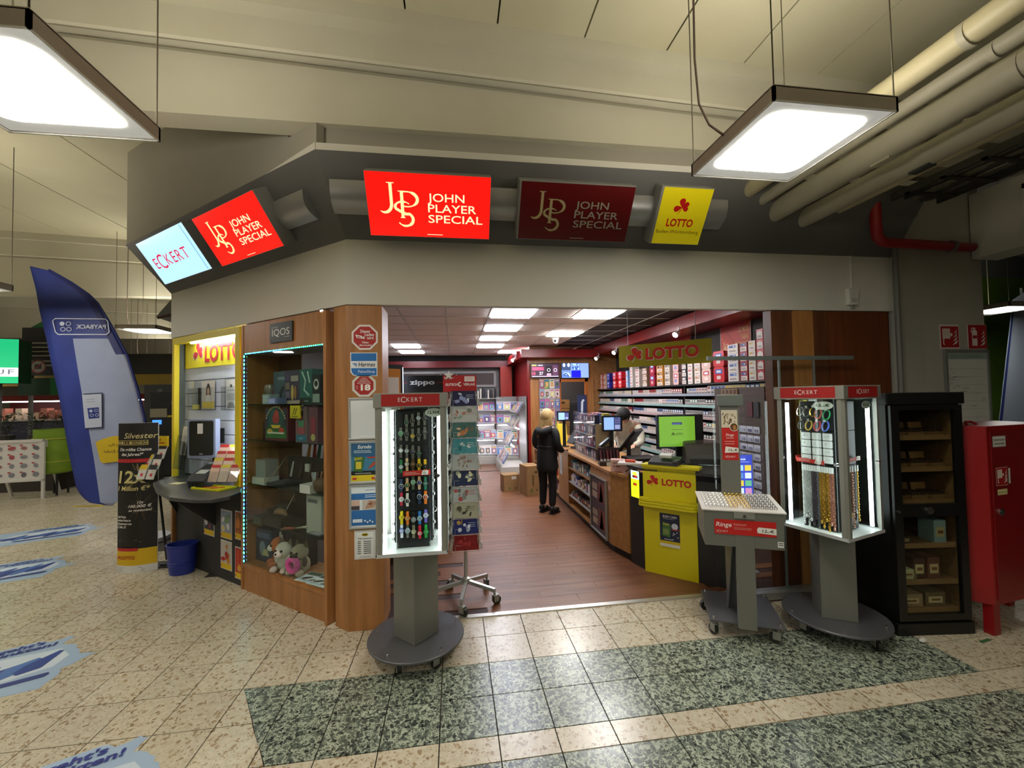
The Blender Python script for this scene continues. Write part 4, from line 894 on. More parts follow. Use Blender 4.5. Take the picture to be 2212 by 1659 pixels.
plush('spotted white plush cat between the fox and the pug on the showcase floor', -.80, .12, ('c9bfb4', 'ddd5ca', '7a6a5c', 'e9e2d8'), 15)
plush('grey plush pug holding a pink ring on the showcase floor', -.56, .17, ('b3a68e', 'a59a84', '6a5c4c', '5c5044'), 10, True)
t = thing('blue_carton', 'dark blue carton at the left of the showcase floor', 'box', LW @ FR(-1.32, .20, FZ))
MB(noisy('1f2c44', '2c3b58', 12, .5)).box(-.13, .13, -.1, .1, 0, .30).build('carton', t); p = Print(-.101); p.ell(-.02, .12, .05, .07, '7a8a9a'); p.poly([(-.02, .06), (.09, .06), (.06, .12), (.0, .12)], 'b9b284'); p.rect(-.11, .22, .1, .27, '4a5f84'); p.build('print', t)
t = thing('dark_case', 'black case at the back of the showcase floor behind the plush toys', 'case', LW @ FR(-.98, .255, FZ)); MB('1d1e22').rbox(-.16, .16, -.06, .06, 0, .34, .01).build('body', t); MB('5c6068').box(-.12, .12, -.063, -.06, .1, .14).build('clasp', t)
for k, (x, a, w_) in enumerate(((-.47, 8, .22), (-.315, 4, .21))):
    t = thing('leaflet', ['open leaflet lying in front of the pug on the showcase floor', 'open leaflet in the right corner of the showcase floor'][k], 'leaflet', LW @ FR(x-.12, .10, FZ+.0015*k, a), 'open leaflets on the showcase floor')
    MB('dfe8ea').box(-w_/2, w_/2, -.09, .09, 0, .001).build('paper', t)
    p = Print(0, T=Matrix.Translation((0, 0, .0015)) @ Matrix.Rotation(R(-90), 4, 'X')); p.rect(-w_/2+.01, .03, w_/2-.01, .085, ['4a5a3c', '4a444e'][k]); p.ell(-.03, -.02, .05, .02, ['3a3424', '57503f'][k], 10, 30); p.ell(.05, -.04, .03, .012, '6a5c3c', 10, 20); p.lines(-.08, .08, -.06, .012, 2, '8aa0a8'); p.build('print', t)
# ================================================================== LOTTERY NICHE LEFT OF THE SHOWCASE
KX0, KX1 = -2.93, -1.512
K = thing('lottery_niche', 'yellow-framed lit lottery corner with slatted wall and writing shelf', 'kiosk', LW)
b = MB(YEL); b.box(KX1-.085, KX1, -.02, .03, .90, 2.47); b.build('frame_post', K, bevel=.003)
b = MB(YEL); b.box(KX0, KX0+.05, -.02, .03, .86, 2.47); b.build('frame_post', K, bevel=.003)
b = MB(YEL); b.box(KX0+.05, KX1-.085, -.02, .03, 2.40, 2.47); b.build('frame_top', K, bevel=.003)
MB(WOOD).box(KX0-.03, KX0, -.01, .12, 0, 2.475).build('side_panel', K)
MB(M('4e5650', .5)).box(KX0+.045, KX0+.05, .03, .105, .9, 2.42).build('grey_strip', K)
MB('dfe3e8').box(KX0, KX1, .105, .12, .0, 2.47).build('back_board', K)
SLAT = noisy('b6bccb', 'bec4d2', 1.5, .45)
zz = [.95, 1.12, 1.265, 1.409, 1.553, 1.70, 1.846, 1.987, 2.13]
for k in range(len(zz)-1): MB(SLAT).box(KX0+.05, KX1, .085, .10, zz[k]+.008, zz[k+1]).build('slat_panel', K)
MB(M('2a3038', .6)).box(KX0+.05, KX1, .098, .105, .9, 2.13).build('groove_board', K)
sp = MB(M('dfd01c', .45)); sp.box(KX0+.09, KX1, .07, .10, 2.13, 2.42); sp = sp.build('sign_panel', K)
p = Print(.0695); clover(p, -2.53, 2.285, .115, 'b0202c', 'e9dcc0'); p.text('LOTTO', -2.385, 2.185, .165, 'b0202c', w=.74, al='l', bold=.035); p.build('lettering', sp)
MB(M('f2fbff', .5, 0, 26)).box(-2.55, KX1-.09, .0, .02, 2.384, 2.396).build('light_strip', K)
MB(M('dce9ff', .5, 0, 75)).box(KX1-.05, KX1-.035, .032, .045, .98, 2.38).build('light_strip', K)  # unseen strip behind the post, added to brighten the slatted wall
MB(noisy('2b2a28', '32312f', 3, .7)).box(KX0+.02, KX1, .02, .05, .0, .86).build('lower_panel', K)
b = MB('262524'); b.prism([(KX0+.02, .02, .90), (KX0+.02, -.16, .90), (KX0+.02, .02, .52)], (.02, 0, 0)); b.prism([(KX1-.55, .02, .90), (KX1-.55, -.40, .90), (KX1-.55, .02, .50)], (.02, 0, 0)); b.build('bracket', K)
# the writing shelf (world outline)
inv = LW.inverted()
W2 = lambda x, y: (inv @ Vector((x, y, 0))).to_2d()
out = [(-3.1, 4.98), (-3.02, 4.68), (-2.72, 4.26), (-2.40, 3.92), (-2.16, 3.80), (-1.99, 3.76), (-1.90, 3.86), (-1.89, 4.03), (-2.06, 4.42), (-2.95, 5.10)]
P = [(*W2(x, y), .915) for x, y in out]
MB(noisy('3b3b3c', '434344', 120, .35)).prism(P, (0, 0, .032)).build('writing_shelf', K, bevel=.006)
ZD = .948
def kposter(x0, x1, z0, z1, cols, lb):
    t = thing('scratch_poster', lb, 'poster', LW @ Matrix.Translation((x0, .0195, z0)), 'small posters on the black lower panel'); W, H_ = x1-x0, z1-z0
    MB('d8d4cc').box(0, W, -.003, 0, 0, H_).build('paper', t); p = Print(-.0035); p.rect(.008, .05, W-.008, H_-.01, cols[0]); p.rect(.008, .008, W-.008, .06, 'e2be14')
    for k in range(7): p.ell(random.uniform(.05, W-.05), random.uniform(.09, H_-.05), random.uniform(.02, .05), random.uniform(.015, .04), random.choice(cols[1:]), 8, random.uniform(0, 90))
    p.rect(.014, .025, .03, .04, 'c0301c'); p.build('print', t)
kposter(-2.27, -2.06, .385, .645, ['2a2a3a', 'c9c2c4', '8a3a4a', '3a4a6a'], 'scratch-card poster furthest left on the black panel')
kposter(-1.93, -1.72, .405, .685, ['9aa4b8', 'd8c060', 'e6e2e2', '7a9a6a'], 'upper middle scratch-card poster on the black panel')
kposter(-1.93, -1.72, .105, .385, ['c9c2bc', 'b8302a', 'd08a3a', 'b8302a'], 'lower middle scratch-card poster on the black panel')
kposter(-1.66, -1.53, .43, .70, ['a83a2a', 'c9782a', '8a5a2a'], 'upper scratch-card poster beside the showcase')
kposter(-1.66, -1.53, .06, .36, ['b8302a', 'c9482a', 'd8a03a'], 'lower scratch-card poster beside the showcase')
# tablet terminal
t = thing('tablet_terminal', 'grey tablet terminal with a white label on an arm in the lottery niche', 'terminal', LW @ FR(-2.03, -.10, 1.20, 33))
MB(M('8d98ae', .35, .3)).rbox(-.135, .135, -.02, .05, 0, .385, .012, ax='y').build('housing', t, bevel=.003); MB(M('2b2b26', .25)).rbox(-.115, .115, -.024, -.02, .025, .365, .018, ax='y').build('glass', t)
MB('c9c8c6').box(-.035, .015, -.027, -.024, .24, .34).build('label', t); MB('9a9a98').box(-.015, .015, -.026, -.024, .035, .045).build('button', t)
b = MB(BLK); b.tube([(.02, .05, .2), (.06, .10, .2), (.05, .17, .2)], .018).box(.0, .12, .13, .165, .13, .28).sph((.10, .02, -.02), .022); b.build('arm', t)
def holder(label, x, y, z, w_, h, tilt, content, group=None, rot=0):
    t = thing('leaflet_holder', label, 'holder', LW @ FR(x, y, z, rot) @ Matrix.Rotation(R(tilt), 4, 'X'), group)
    b = MB(ACRYL); b.box(-w_/2, w_/2, -.004, 0, 0, h).box(-w_/2, w_/2, -.04, -.037, 0, h*.75).box(-w_/2, w_/2, -.04, 0, 0, .003).box(-w_/2, -w_/2+.003, -.04, 0, 0, h*.75).box(w_/2-.003, w_/2, -.04, 0, 0, h*.75); b.build('acrylic', t)
    if content: 
        p = Print(-.005); content(p, w_, h); p.build('insert', t)
    return t
def port(p, w_, h):
    p.rect(-w_/2+.01, .01, w_/2-.01, h-.01, 'c6c0bc'); p.ell(0, h*.55, .05, .11, '2e2624'); p.ell(0, h*.62, .028, .04, 'c9a48e'); p.poly([(-.06, .08), (.06, .08), (.045, h*.5), (-.045, h*.5)], 'e0dcd8'); p.rect(-w_/2+.02, .02, w_/2-.02, .09, 'd9c04a')
holder('acrylic holder with a portrait poster on the slatted wall', -2.325, .08, 1.665, .30, .32, 0, port)
holder('empty acrylic pocket left of the portrait holder on the slatted wall', -2.60, .08, 1.665, .2, .32, 0, lambda p, w_, h: p.rect(-.08, .01, .08, .06, 'd9cf6a'))
holder('acrylic holder with a grey notice sheet on the slatted wall', -1.86, .08, 1.665, .26, .32, 0, lambda p, w_, h: (p.rect(-.10, .01, .10, h-.01, 'c9c9c6'), p.rect(-.02, h-.09, .02, h-.06, '3a3a3a'), p.rect(-.07, h-.12, .07, h-.115, '5a5a5a'), p.rect(-.08, .10, .08, .17, 'a9a8a2'), p.poly([(-.08, .02), (.08, .02), (.04, .08), (-.04, .08)], '7a7a78')))
holder('tall empty acrylic leaflet holder leaning on the left of the writing shelf', -2.40, -.06, ZD+.02, .22, .50, -6, None, rot=25)
holder('acrylic leaflet holder with a card at the far left of the lottery niche', -2.72, -.02, ZD+.08, .18, .48, -8, lambda p, w_, h: (p.rect(-.07, .15, .07, h-.02, 'c4bdb4'), p.ell(.02, .22, .04, .07, '6a5a54')))
holder('low acrylic pockets below the tablet terminal', -2.02, -.02, ZD+.01, .28, .24, -8, lambda p, w_, h: p.rect(-.12, .02, .12, .18, 'd3dbe8'))
t = thing('receipt_printer', 'dark lottery slip reader on the writing shelf', 'device', LW @ FR(-1.90, -.09, ZD, 28))
MB(M('22252b', .35)).prism([(-.08, -.17, 0), (-.08, .2, 0), (-.08, .2, .17), (-.08, .05, .19), (-.08, -.15, .12), (-.08, -.19, .07)], (.17, 0, 0)).build('housing', t, bevel=.008); MB('9aa0a0').add([(-.05, -.13, .128), (.05, -.13, .128), (.05, -.06, .154), (-.05, -.06, .154)], [(0, 1, 2, 3)]).build('display', t); MB('0a0a0a').box(-.03, .03, -.186, -.178, .03, .06).build('slot', t)
t = thing('slip_dispenser', 'clear stepped dispenser of pink lottery slips on the writing shelf', 'dispenser', LW @ FR(-1.655, -.05, ZD, 26) @ Matrix.Scale(.8, 4))
b = MB(ACRYL); b.box(-.02, .02, -.02, .02, 0, .06).box(-.2, .2, -.13, .02, .06, .065); b.build('base', t)
for r_ in range(4):
    for c_ in range(3):
        T_ = Matrix.Translation((-.125+.125*c_, -.10+.045*r_, .07+.075*r_)) @ Matrix.Rotation(R(-22), 4, 'X')
        MB(['d9b9a8', 'd8c4b4', 'd4b4a6'][c_]).box(-.056, .056, 0, .008, 0, .20, T_).use(['c02c24', 'd6c13a', 'b92a24'][(c_+r_) % 3]).box(-.056, .056, -.001, .0, .165, .20, T_).build('slip', t)
    MB(ACRYL).box(-.19, .19, -.012, -.009, 0, .12, Matrix.Translation((0, -.10+.045*r_, .07+.075*r_)) @ Matrix.Rotation(R(-22), 4, 'X')).build('pocket', t)
t = thing('yellow_tray', 'yellow tray with pencils on the writing shelf', 'tray', LW @ FR(-1.655, -.17, ZD, 10))
b = MB(M('d8d21e', .4)); b.box(-.19, .19, -.08, .08, 0, .004).box(-.19, .19, -.08, -.07, 0, .018).box(-.19, .19, .07, .08, 0, .018).box(-.19, -.18, -.07, .07, 0, .018).box(.18, .19, -.07, .07, 0, .018); b.build('tray', t)
for k, c in enumerate(('b8341c', 'c98a1c', 'b8341c')): MB(c).cyl((-.1+.05*k, -.03, .009), (.0+.05*k, .03, .009), .004, seg=6).build('pencil', t)
o = MB('e3e0b4').box(-.06, .06, -.04, .04, 0, .006).build('note_pad'); o.matrix_world = LW @ FR(-2.26, -.22, ZD, 20); tag(o, 'small pale note pad at the left of the writing shelf', 'note pad')
# brochure rack at the far end of the writing shelf
t = thing('brochure_rack', 'clear brochure rack with a yellow header at the left end of the writing shelf', 'rack', FR(-3.13, 4.86, ZD, -20))
b = MB(ACRYL); b.box(-.13, .13, .06, .064, 0, .47).box(-.13, -.127, -.12, .06, 0, .15).box(.127, .13, -.12, .06, 0, .15).box(-.13, .13, -.12, .06, 0, .004); b.build('acrylic', t)
MB(M('d8b818', .4)).box(-.14, .12, .05, .058, .34, .45).build('header', t); p = Print(.049); p.text('Post', 0, .40, .03, '7a3a14', w=.07, bold=.02, shear=.2); p.rect(-.06, .37, .08, .385, 'a8501c'); p.build('lettering', t)
for r_ in range(3):
    for c_ in range(2):
        T_ = Matrix.Translation((-.06+.12*c_, -.09+.05*r_, .02+.10*r_)) @ Matrix.Rotation(R(-18), 4, 'X')
        MB('c9c4bc').box(-.05, .05, 0, .008, 0, .15, T_).use('d6b81c' if c_ == 0 else '1c1c18').box(-.05, .05, -.001, 0, .10, .15, T_).use('b8303a').box(-.01, .02, -.001, 0, .03, .06, T_).build('brochure', t)
# blue waste bin
t = thing('waste_bin', 'blue oval waste bin in front of the black panel', 'bin', FR(-2.795, 4.76))
BLU = M('1c2c86', .4)
MB(BLU).lathe([(.001, 0), (.108, 0), (.112, .01), (.122, .12), (.123, .13), (.136, .285), (.146, .29), (.146, .30), (.132, .30), (.118, .13), (.104, .012), (.001, .012)], seg=32, sx=1.0, sy=.8, close=False).build('body', t, smooth=True)
b = MB(BLU)
for z in (.10, .125, .275): b.lathe([(.116+.04*z, z-.004), (.122+.05*z, z), (.116+.04*z, z+.004)], seg=32, sy=.8, close=False)
b.build('rib', t, smooth=True)
# ================================================================== JEWELLERY STANDS
SGREY = noisy('77776f', '7d7d75', 260, .4, .06, 400, coord='Object', metal=.3); SGREYD = noisy('5b5b5e', '626265', 260, .38, .06, 400, coord='Object', metal=.35)
LGREY = M('98988f', .4, .35); TUB = M('f6fbff', .4, 0, TUBE)
SILV = M('d8d8d6', .18, .9); GOLD = M('d6ab4a', .22, .9); ROSE = M('d9a08a', .25, .8); DSTEEL = M('7c7c80', .3, .9)
def castor(t, x, y, a, z=.105):
    b = MB(M('23241f', .5)); T_ = Matrix.Translation((x, y, 0)) @ Matrix.Rotation(R(a), 4, 'Z')
    b.cyl((.022, -.013, .036), (.022, .013, .036), .036, seg=16, T=T_); b.build('castor_wheel', t, smooth=True)
    b = MB(LGREY); b.box(-.014, .034, -.02, -.016, .03, .08, T_).box(-.014, .034, .016, .02, .03, .08, T_).box(-.018, .036, -.02, .02, .08, .085, T_).cyl((0, 0, .085), (0, 0, z), .011, T=T_).cyl((.022, -.02, .036), (.022, .02, .036), .007, T=T_); b.build('castor_fork', t)
def showcase_stand(label, mat4, castors):
    t = thing('jewellery_stand', label, 'display stand', mat4, 'grey jewellery showcase stands'); h = .228
    MB(SGREYD).lathe([(.001, .105), (.322, .105), (.326, .108), (.326, .118), (.322, .122), (.001, .122)], seg=48, close=False).build('base_disc', t, smooth=True)
    for k, a in enumerate((20, 92, 164, 236, 308)):
        MB(CHROME).cyl((.285*math.cos(R(a)), .285*math.sin(R(a)), .122), (.285*math.cos(R(a)), .285*math.sin(R(a)), .136), .009, .006, 10).build('bolt', t, smooth=True)
    for a, da in castors: castor(t, .25*math.cos(R(a)), .25*math.sin(R(a)), da)
    T45 = Matrix.Rotation(R(45), 4, 'Z')
    MB(SGREY).box(-.108, .108, -.108, .108, .122, .735, T45).build('column', t, bevel=.004)
    tr = MB(M('c9ccce', .3, .2)); tr.box(-h, h, -h, h, .735, .742).box(-h, h, -h, -h+.006, .742, .757).box(-h, h, h-.006, h, .742, .757).box(-h, -h+.006, -h, h, .742, .757).box(h-.006, h, -h, h, .742, .757); tr.build('tray', t)
    MB(M('eef0f0', .4)).box(-h+.007, h-.007, -h+.007, h-.007, .742, .75).build('tray_liner', t)
    for sx in (-1, 1):
        for sy in (-1, 1):
            b = MB(LGREY); x, y = sx*(h-.021), sy*(h-.021); b.prism([(x+sx*.021, y-sy*.021, .757), (x+sx*.021, y+sy*.005, .757), (x+sx*.005, y+sy*.021, .757), (x-sx*.021, y+sy*.021, .757)], (0, 0, .935)); b.build('post', t)
            MB(TUB).cyl((sx*(h-.052), sy*(h-.052), .775), (sx*(h-.052), sy*(h-.052), 1.665), .0125, seg=10).build('light_tube', t, smooth=True)
    for a in range(4):
        T_ = Matrix.Rotation(R(90*a), 4, 'Z')
        MB(GLASS).box(-h+.03, h-.03, -h+.002, -h+.005, .757, 1.692, T_).build('glass_pane', t)
    hd = MB(LGREY); hh = .236; hd.box(-hh, hh, -hh, hh, 1.692, 1.786); hd = hd.build('header', t, bevel=.004)
    for a in range(4):
        p = Print(-hh-.0006, T=Matrix.Rotation(R(90*a), 4, 'Z')); p.rect(-.185, 1.702, .185, 1.778, 'a81c1c'); eckert(p, 0, 1.73, .026, 'e8dcd8', .16, .004)
        for k in range(10):
            for j in range(4): p.rect(.09+.009*k, 1.71+.015*j, .095+.009*k, 1.718+.015*j, 'b62a26'); p.y += p.step
        p.build('brand_strip', hd)
    for a in range(4):
        T_ = Matrix.Rotation(R(90*a), 4, 'Z'); MB(CHROME).cyl((.17, -h-.012, 1.245), (.17, -h+.01, 1.245), .012, T=T_).build('lock', t, smooth=True)
    for s_ in (-1, 1): MB(M('8a8d8a', .3, .5)).tube([(s_*.105, -.105, 1.69), (s_*.105, -.105, .755)], .004, 6).build('rod', t)
    return t
V1 = FR(-.277, 2.99); V2 = FR(2.745, 2.735, 0, -73)
showcase_stand('lit watch stand on a round castor base in front of the wooden pillar', V1, ((-110, 100), (-60, 40), (10, -20), (120, 60)))
showcase_stand('lit necklace stand on a round castor base beside the black humidor', V2, ((-5, -30), (60, 20), (160, 60), (250, 0)))
BOARD = M('141416', .45)
def boards(mat4, label, segs, w_=.108):
    t = thing('rotating_rack', label, 'display', mat4, 'black display columns inside the lit stands')
    MB(M('1a1a1c', .4)).box(-w_+.004, w_-.004, -w_+.004, w_-.004, .75, 1.675).build('core', t)
    for a in range(4):
        for z0, z1 in segs: MB(BOARD).box(-w_, w_, -.125, -.112, z0, z1, Matrix.Rotation(R(90*a), 4, 'Z')).build('board', t)
    MB(M('cfd2d2', .3)).box(-.113, -.109, -.128, .128, .75, 1.67).build('edge', t)
    return t
boards(V1, 'black rotating column carrying the watches', ((.79, .995), (1.0, 1.215), (1.22, 1.43), (1.435, 1.665)))
boards(V2, 'black rotating column carrying the bracelets and necklaces', ((.76, 1.215), (1.22, 1.46), (1.465, 1.672)))
# watches: five to a row, facing the viewer
WS = {'silver': SILV, 'gold': GOLD}
def watch(label, x, z, strap, case, dial, square, dz, group):
    t = thing('wristwatch', label, 'watch', V1 @ FR(x, -.127, z), group)
    sm = WS.get(strap) or M(strap, .5); cm = WS.get(case) or M(case, .35, .2)
    b = MB(sm); w_ = .0085
    b.rbox(-w_, w_, -.010, .0, -.043+dz*.5, .043+dz*.5, .003, ax='y')
    for k in range(7):
        if strap == 'silver': b.box(-w_*.95, w_*.95, -.0115, -.010, -.04+.012*k+dz*.5, -.033+.012*k+dz*.5)
    b.build('strap', t)
    r = .0165
    if square: MB(cm).rbox(-r*.85, r*.85, -.019, -.010, dz-r, dz+r, .004, ax='y').build('case', t)
    else: MB(cm).cyl((0, -.010, dz), (0, -.019, dz), r, r*.94, 22).build('case', t, smooth=True, angle=30)
    MB(cm).cyl((r*.9, -.0145, dz), (r*1.2, -.0145, dz), .0025, seg=8).build('crown', t)
    p = Print(-.0193)
    if square: p.rect(-r*.6, dz-r*.75, r*.6, dz+r*.75, dial)
    else: p.ell(0, dz, r*.76, r*.76, dial, 20)
    hc = 'e8e8e8' if sum(lin(dial)[:3]) < .9 else '2a2a2a'
    p.stroke([(0, dz), (.003, dz+r*.5)], .0016, hc); p.stroke([(0, dz), (r*.42, dz+r*.12)], .0016, hc); p.build('dial', t)
WX = [-.353+.277, -.315+.277, -.276+.277, -.236+.277, -.196+.277]; WZ = [1.606, 1.51, 1.393, 1.302, 1.179, 1.081, .955, .864]
WR = [[None, ('silver', 'silver', '1f5a3c', 1), ('silver', 'silver', '3a2a22', 1), ('silver', 'silver', 'c8d0d4', 0), ('silver', 'silver', '3a3c40', 0)],
      [('silver', 'a8c4a8', '4f8a5e', 0), ('silver', 'silver', '141414', 1), ('silver', 'silver', 'd0a830', 0), ('silver', 'silver', '15181c', 0), ('silver', 'silver', '46484a', 0)],
      [('silver', 'silver', 'dfe3e4', 0), ('silver', 'silver', 'a9adb0', 0), ('silver', 'silver', '2c2440', 1), ('silver', 'silver', '1f4a38', 0), None],
      [('1f6a3c', 'silver', 'b8bcbc', 0), ('d9b88c', 'silver', 'c8bca8', 0), ('5a4020', '6a5030', '6b4a28', 0), ('e6c21c', 'c9a61a', '3c3418', 0), ('f0b828', '2a2a2a', '1d1d1d', 0)],
      [('2b3a55', 'b4b8c0', '26304a', 0), ('dcae8c', 'c9a860', '2a5a3a', 0), ('55604c', 'a8b8a8', '7fb08c', 0), ('e2b48e', 'c8b89a', '22387a', 0), ('1f7a5c', 'silver', '4a7a70', 0)],
      [('b8243c', 'e4e4e4', 'd8d4d4', 0), ('e0d8cc', 'efefef', '2a2a2c', 0), None, ('1f3460', 'c4c8cc', '20304c', 0), ('e8781c', 'f0ece4', 'c0502c', 0)],
      [('e8d01c', 'e8d01c', 'd8be28', 0), ('ee7d1c', 'ee7d1c', 'd8a070', 0), ('1c1c1c', 'a4a8aa', '8c8e90', 0), ('2f80c8', 'b8c4cc', '9ab4c4', 0), ('7668c8', 'd8d8e4', 'c4c8e0', 0)],
      [('e4e6f0', '4a58b8', 'c4ccec', 0), ('silver', 'c4d2e0', 'a8bccc', 0), ('8c8468', 'a49c80', 'd0c8a8', 0), ('d8243c', 'd8243c', 'e0a8a8', 0), ('2ca444', '2ca444', '3c8a4c', 0)]]
CN = {'silver': 'steel-bracelet', '1f6a3c': 'green-strapped', 'd9b88c': 'beige-strapped', '5a4020': 'brown', 'e6c21c': 'yellow-strapped', 'f0b828': 'orange-yellow', '2b3a55': 'navy', 'dcae8c': 'tan-strapped green-dial', '55604c': 'olive', 'e2b48e': 'tan-strapped blue-dial', '1f7a5c': 'teal', 'b8243c': 'crimson-strapped', 'e0d8cc': 'cream-strapped', '1f3460': 'dark blue', 'e8781c': 'orange and white', 'e8d01c': 'all-yellow', 'ee7d1c': 'all-orange', '1c1c1c': 'black and grey', '2f80c8': 'blue-strapped', '7668c8': 'violet', 'e4e6f0': 'small white and blue', '8c8468': 'khaki', 'd8243c': 'all-red', '2ca444': 'all-green'}
POS5 = ['leftmost', 'second from left', 'middle', 'second from right', 'rightmost']
for r_, row in enumerate(WR):
    for c_, s_ in enumerate(row):
        if s_ is None:
            t = thing('watch_cushion', 'empty black watch holder, %s in the %s watch row' % (POS5[c_], ORD[r_]), 'holder', V1 @ FR(WX[c_], -.126, WZ[r_])); MB(M('26262a', .3)).rbox(-.013, .013, -.012, 0, -.04, .04, .004, ax='y').build('cushion', t); continue
        watch('%s watch, %s in the %s row of the watch stand' % (CN[s_[0]], POS5[c_], ORD[r_]), WX[c_], WZ[r_], *s_, [0, .012, -.012, .008, -.006][(c_*2+r_*3) % 5], 'wristwatches on the stand')
def oval_tag(label, mat4, txt, w_, h):
    t = thing('price_tag', label, 'sign', mat4); b = MB('e9e9e6'); b.prism([(w_/2*math.cos(2*math.pi*i/24), 0, h/2*math.sin(2*math.pi*i/24)) for i in range(24)], (0, .002, 0)); b.build('card', t)
    p = Print(-.0006); p.text(txt, 0, -h*.13, h*.30, '1a1a1a', w=w_*.66, bold=.02); p.build('print', t)
oval_tag('white oval price tag reading 12,95 in the watch stand', V1 @ FR(.146, -.219, 1.655), '12,95€', .115, .058)
oval_tag('white oval price tag reading 12 on the front pane of the necklace stand', V2 @ FR(.095, -.219, 1.648), '12,-€', .13, .06)
oval_tag('white oval price tag on the right pane of the necklace stand', V2 @ FR(.219, .07, 1.648, 90), '12,-€', .11, .055)
def strip(label, mat4, w_, h, fn):
    t = thing('price_strip', label, 'sign', mat4); MB('c8261c').box(-w_/2, w_/2, 0, .002, 0, h).build('card', t); p = Print(-.0006); fn(p); p.build('print', t)
def ps(p): p.poly([(.03, .003), (.075, .002), (.078, .03), (.04, .032)], 'ece6de'); p.text('12,-', .055, .01, .012, '1a1a1a', bold=.02); p.lines(-.075, .02, .02, .01, 2, 'e8b0a8')
strip('red price strip across the middle of the watch column', V1 @ FR(.026, -.15, 1.236) @ Matrix.Rotation(R(-1.5), 4, 'Y'), .18, .034, ps)
strip('red price strip above the hanging necklaces', V2 @ FR(-.042, -.15, 1.222) @ Matrix.Rotation(R(2), 4, 'Y'), .19, .03, ps)
strip('red price strip on the right side of the necklace stand', V2 @ FR(.15, .03, 1.245, 90) @ Matrix.Rotation(R(-2), 4, 'Y'), .17, .028, ps)
strip('pale lilac strip on the left side of the necklace stand', V2 @ FR(-.15, -.05, 1.235, -90), .17, .03, lambda p: p.rect(-.085, 0, .085, .03, 'b59ac0'))
# silver pendants on the sides of the watch column
for s_ in (-1, 1):
    for k in range(9):
        z = 1.62-.095*k; t = thing('silver_pendant', 'silver pendant hanging on the %s side of the watch stand, %s from the top' % ('left' if s_ < 0 else 'right', ORD[k]), 'jewellery', V1 @ FR(s_*(.135), -.09+.02*(k % 2), z), 'silver pendants beside the watches')
        MB(SILV).tube([(-.008, 0, 0), (-.002, 0, -.03), (.0, 0, -.045), (.003, 0, -.03), (.009, 0, 0)], .0016, 5).build('chain', t)
        b = MB(SILV); (b.sph((0, 0, -.052), .011, (1, .5, 1.1), 10, 6) if k % 3 else b.tube([(.016*math.cos(q), 0, -.056+.018*math.sin(q)) for q in [2*math.pi*i/12 for i in range(13)]], .003, 6)); b.build('charm', t, smooth=True)
# necklace stand contents
def braclet(label, x, z, m_, r=.034):
    t = thing('bracelet', label, 'jewellery', V2 @ FR(x, -.16, z), 'bracelets at the top of the necklace stand')
    MB(m_).tube([(r*.62*math.cos(q), .012*math.sin(q), r*math.sin(q)) for q in [2*math.pi*i/18 for i in range(19)]], .005, 7).build('band', t, smooth=True); MB(SILV).box(-.008, .008, -.006, .01, r-.004, r+.014).build('clasp', t)
for k, (x, z, c, lb) in enumerate(((-.09, 1.60, SILV, 'silver'), (-.045, 1.595, DSTEEL, 'dark steel'), (.0, 1.60, GOLD, 'gold'), (.03, 1.585, M('d8602c', .4), 'orange'), (.085, 1.58, M('2c9a5c', .4), 'green'),
        (-.085, 1.50, M('2a2a2c', .4), 'black'), (-.035, 1.50, M('d8b84a', .35), 'yellow'), (.022, 1.50, M('d83a50', .4), 'red'), (.075, 1.50, M('4a68c8', .4), 'blue'))):
    braclet('%s bracelet in the %s row at the top of the necklace stand' % (lb, 'upper' if k < 5 else 'lower'), x, z, c)
k = 0
for r_ in range(4):
    for c_ in range(3):
        if (r_, c_) in ((1, 0), (1, 2)) and False: continue
        t = thing('earring_card', 'white earring card, %s column, %s row of the card panel' % (['left', 'middle', 'right'][c_], ORD[r_]), 'jewellery', V2 @ FR(-.075+.072*c_, -.127, 1.395-.055*r_), 'white earring cards on the necklace stand')
        MB('dfe0e0').rbox(-.031, .031, -.003, 0, 0, .05, .006, ax='y').build('card', t); MB(SILV).sph((-.01, -.006, .028), .004, seg=8, rings=5).sph((.01, -.006, .028), .004, seg=8, rings=5).build('earring', t)
NK = [(SILV, 'silver'), (SILV, 'silver'), (SILV, 'silver'), (SILV, 'silver'), (M('3a2a34', .4), 'dark'), (M('3a2a34', .4), 'dark'), (DSTEEL, 'grey'), (GOLD, 'gold'), (GOLD, 'gold'), (GOLD, 'gold'), (GOLD, 'gold'), (ROSE, 'rose gold'), (ROSE, 'rose gold')]
def neckl(label, mat4, m_, L, k, grp):
    t = thing('necklace', label, 'jewellery', mat4, grp); b = MB(m_)
    for s_ in (-1, 1): b.tube([(s_*.004, 0, -L*j/8+0) for j in range(9)]+[(s_*.001, 0, -L*1.02)], .0034, 5)
    if k % 2 == 0:
        for j in range(int(L/.02)): b.sph((.004*(-1)**j, -.002, -.02*j-.01), .0052, seg=6, rings=4)
    b.build('chain', t); MB('e4e4e4').box(-.007, .007, -.006, -.003, -.012, .03).build('hang_tag', t); MB(m_).sph((0, -.003, -L*1.02-.012), .010, (.8, .6, 1.4), 8, 6).build('pendant', t, smooth=True)
for k, (m_, lb) in enumerate(NK):
    neckl('%s necklace, number %d from the left on the front of the necklace stand' % (lb, k+1), V2 @ FR(-.10+.0165*k, -.134, 1.175), m_, [.38, .33, .40, .35][k % 4], k, 'necklaces hanging on the front of the stand')
for k in range(5):
    neckl('%s necklace on the right face of the stand, number %d from the front' % (['rose gold', 'gold', 'rose gold', 'silver', 'gold'][k], k+1), V2 @ FR(.134, -.03+.032*k, 1.18, 90), [ROSE, GOLD, ROSE, SILV, GOLD][k], [.36, .3, .38, .28, .34][k], k, 'necklaces hanging on the right face of the stand')
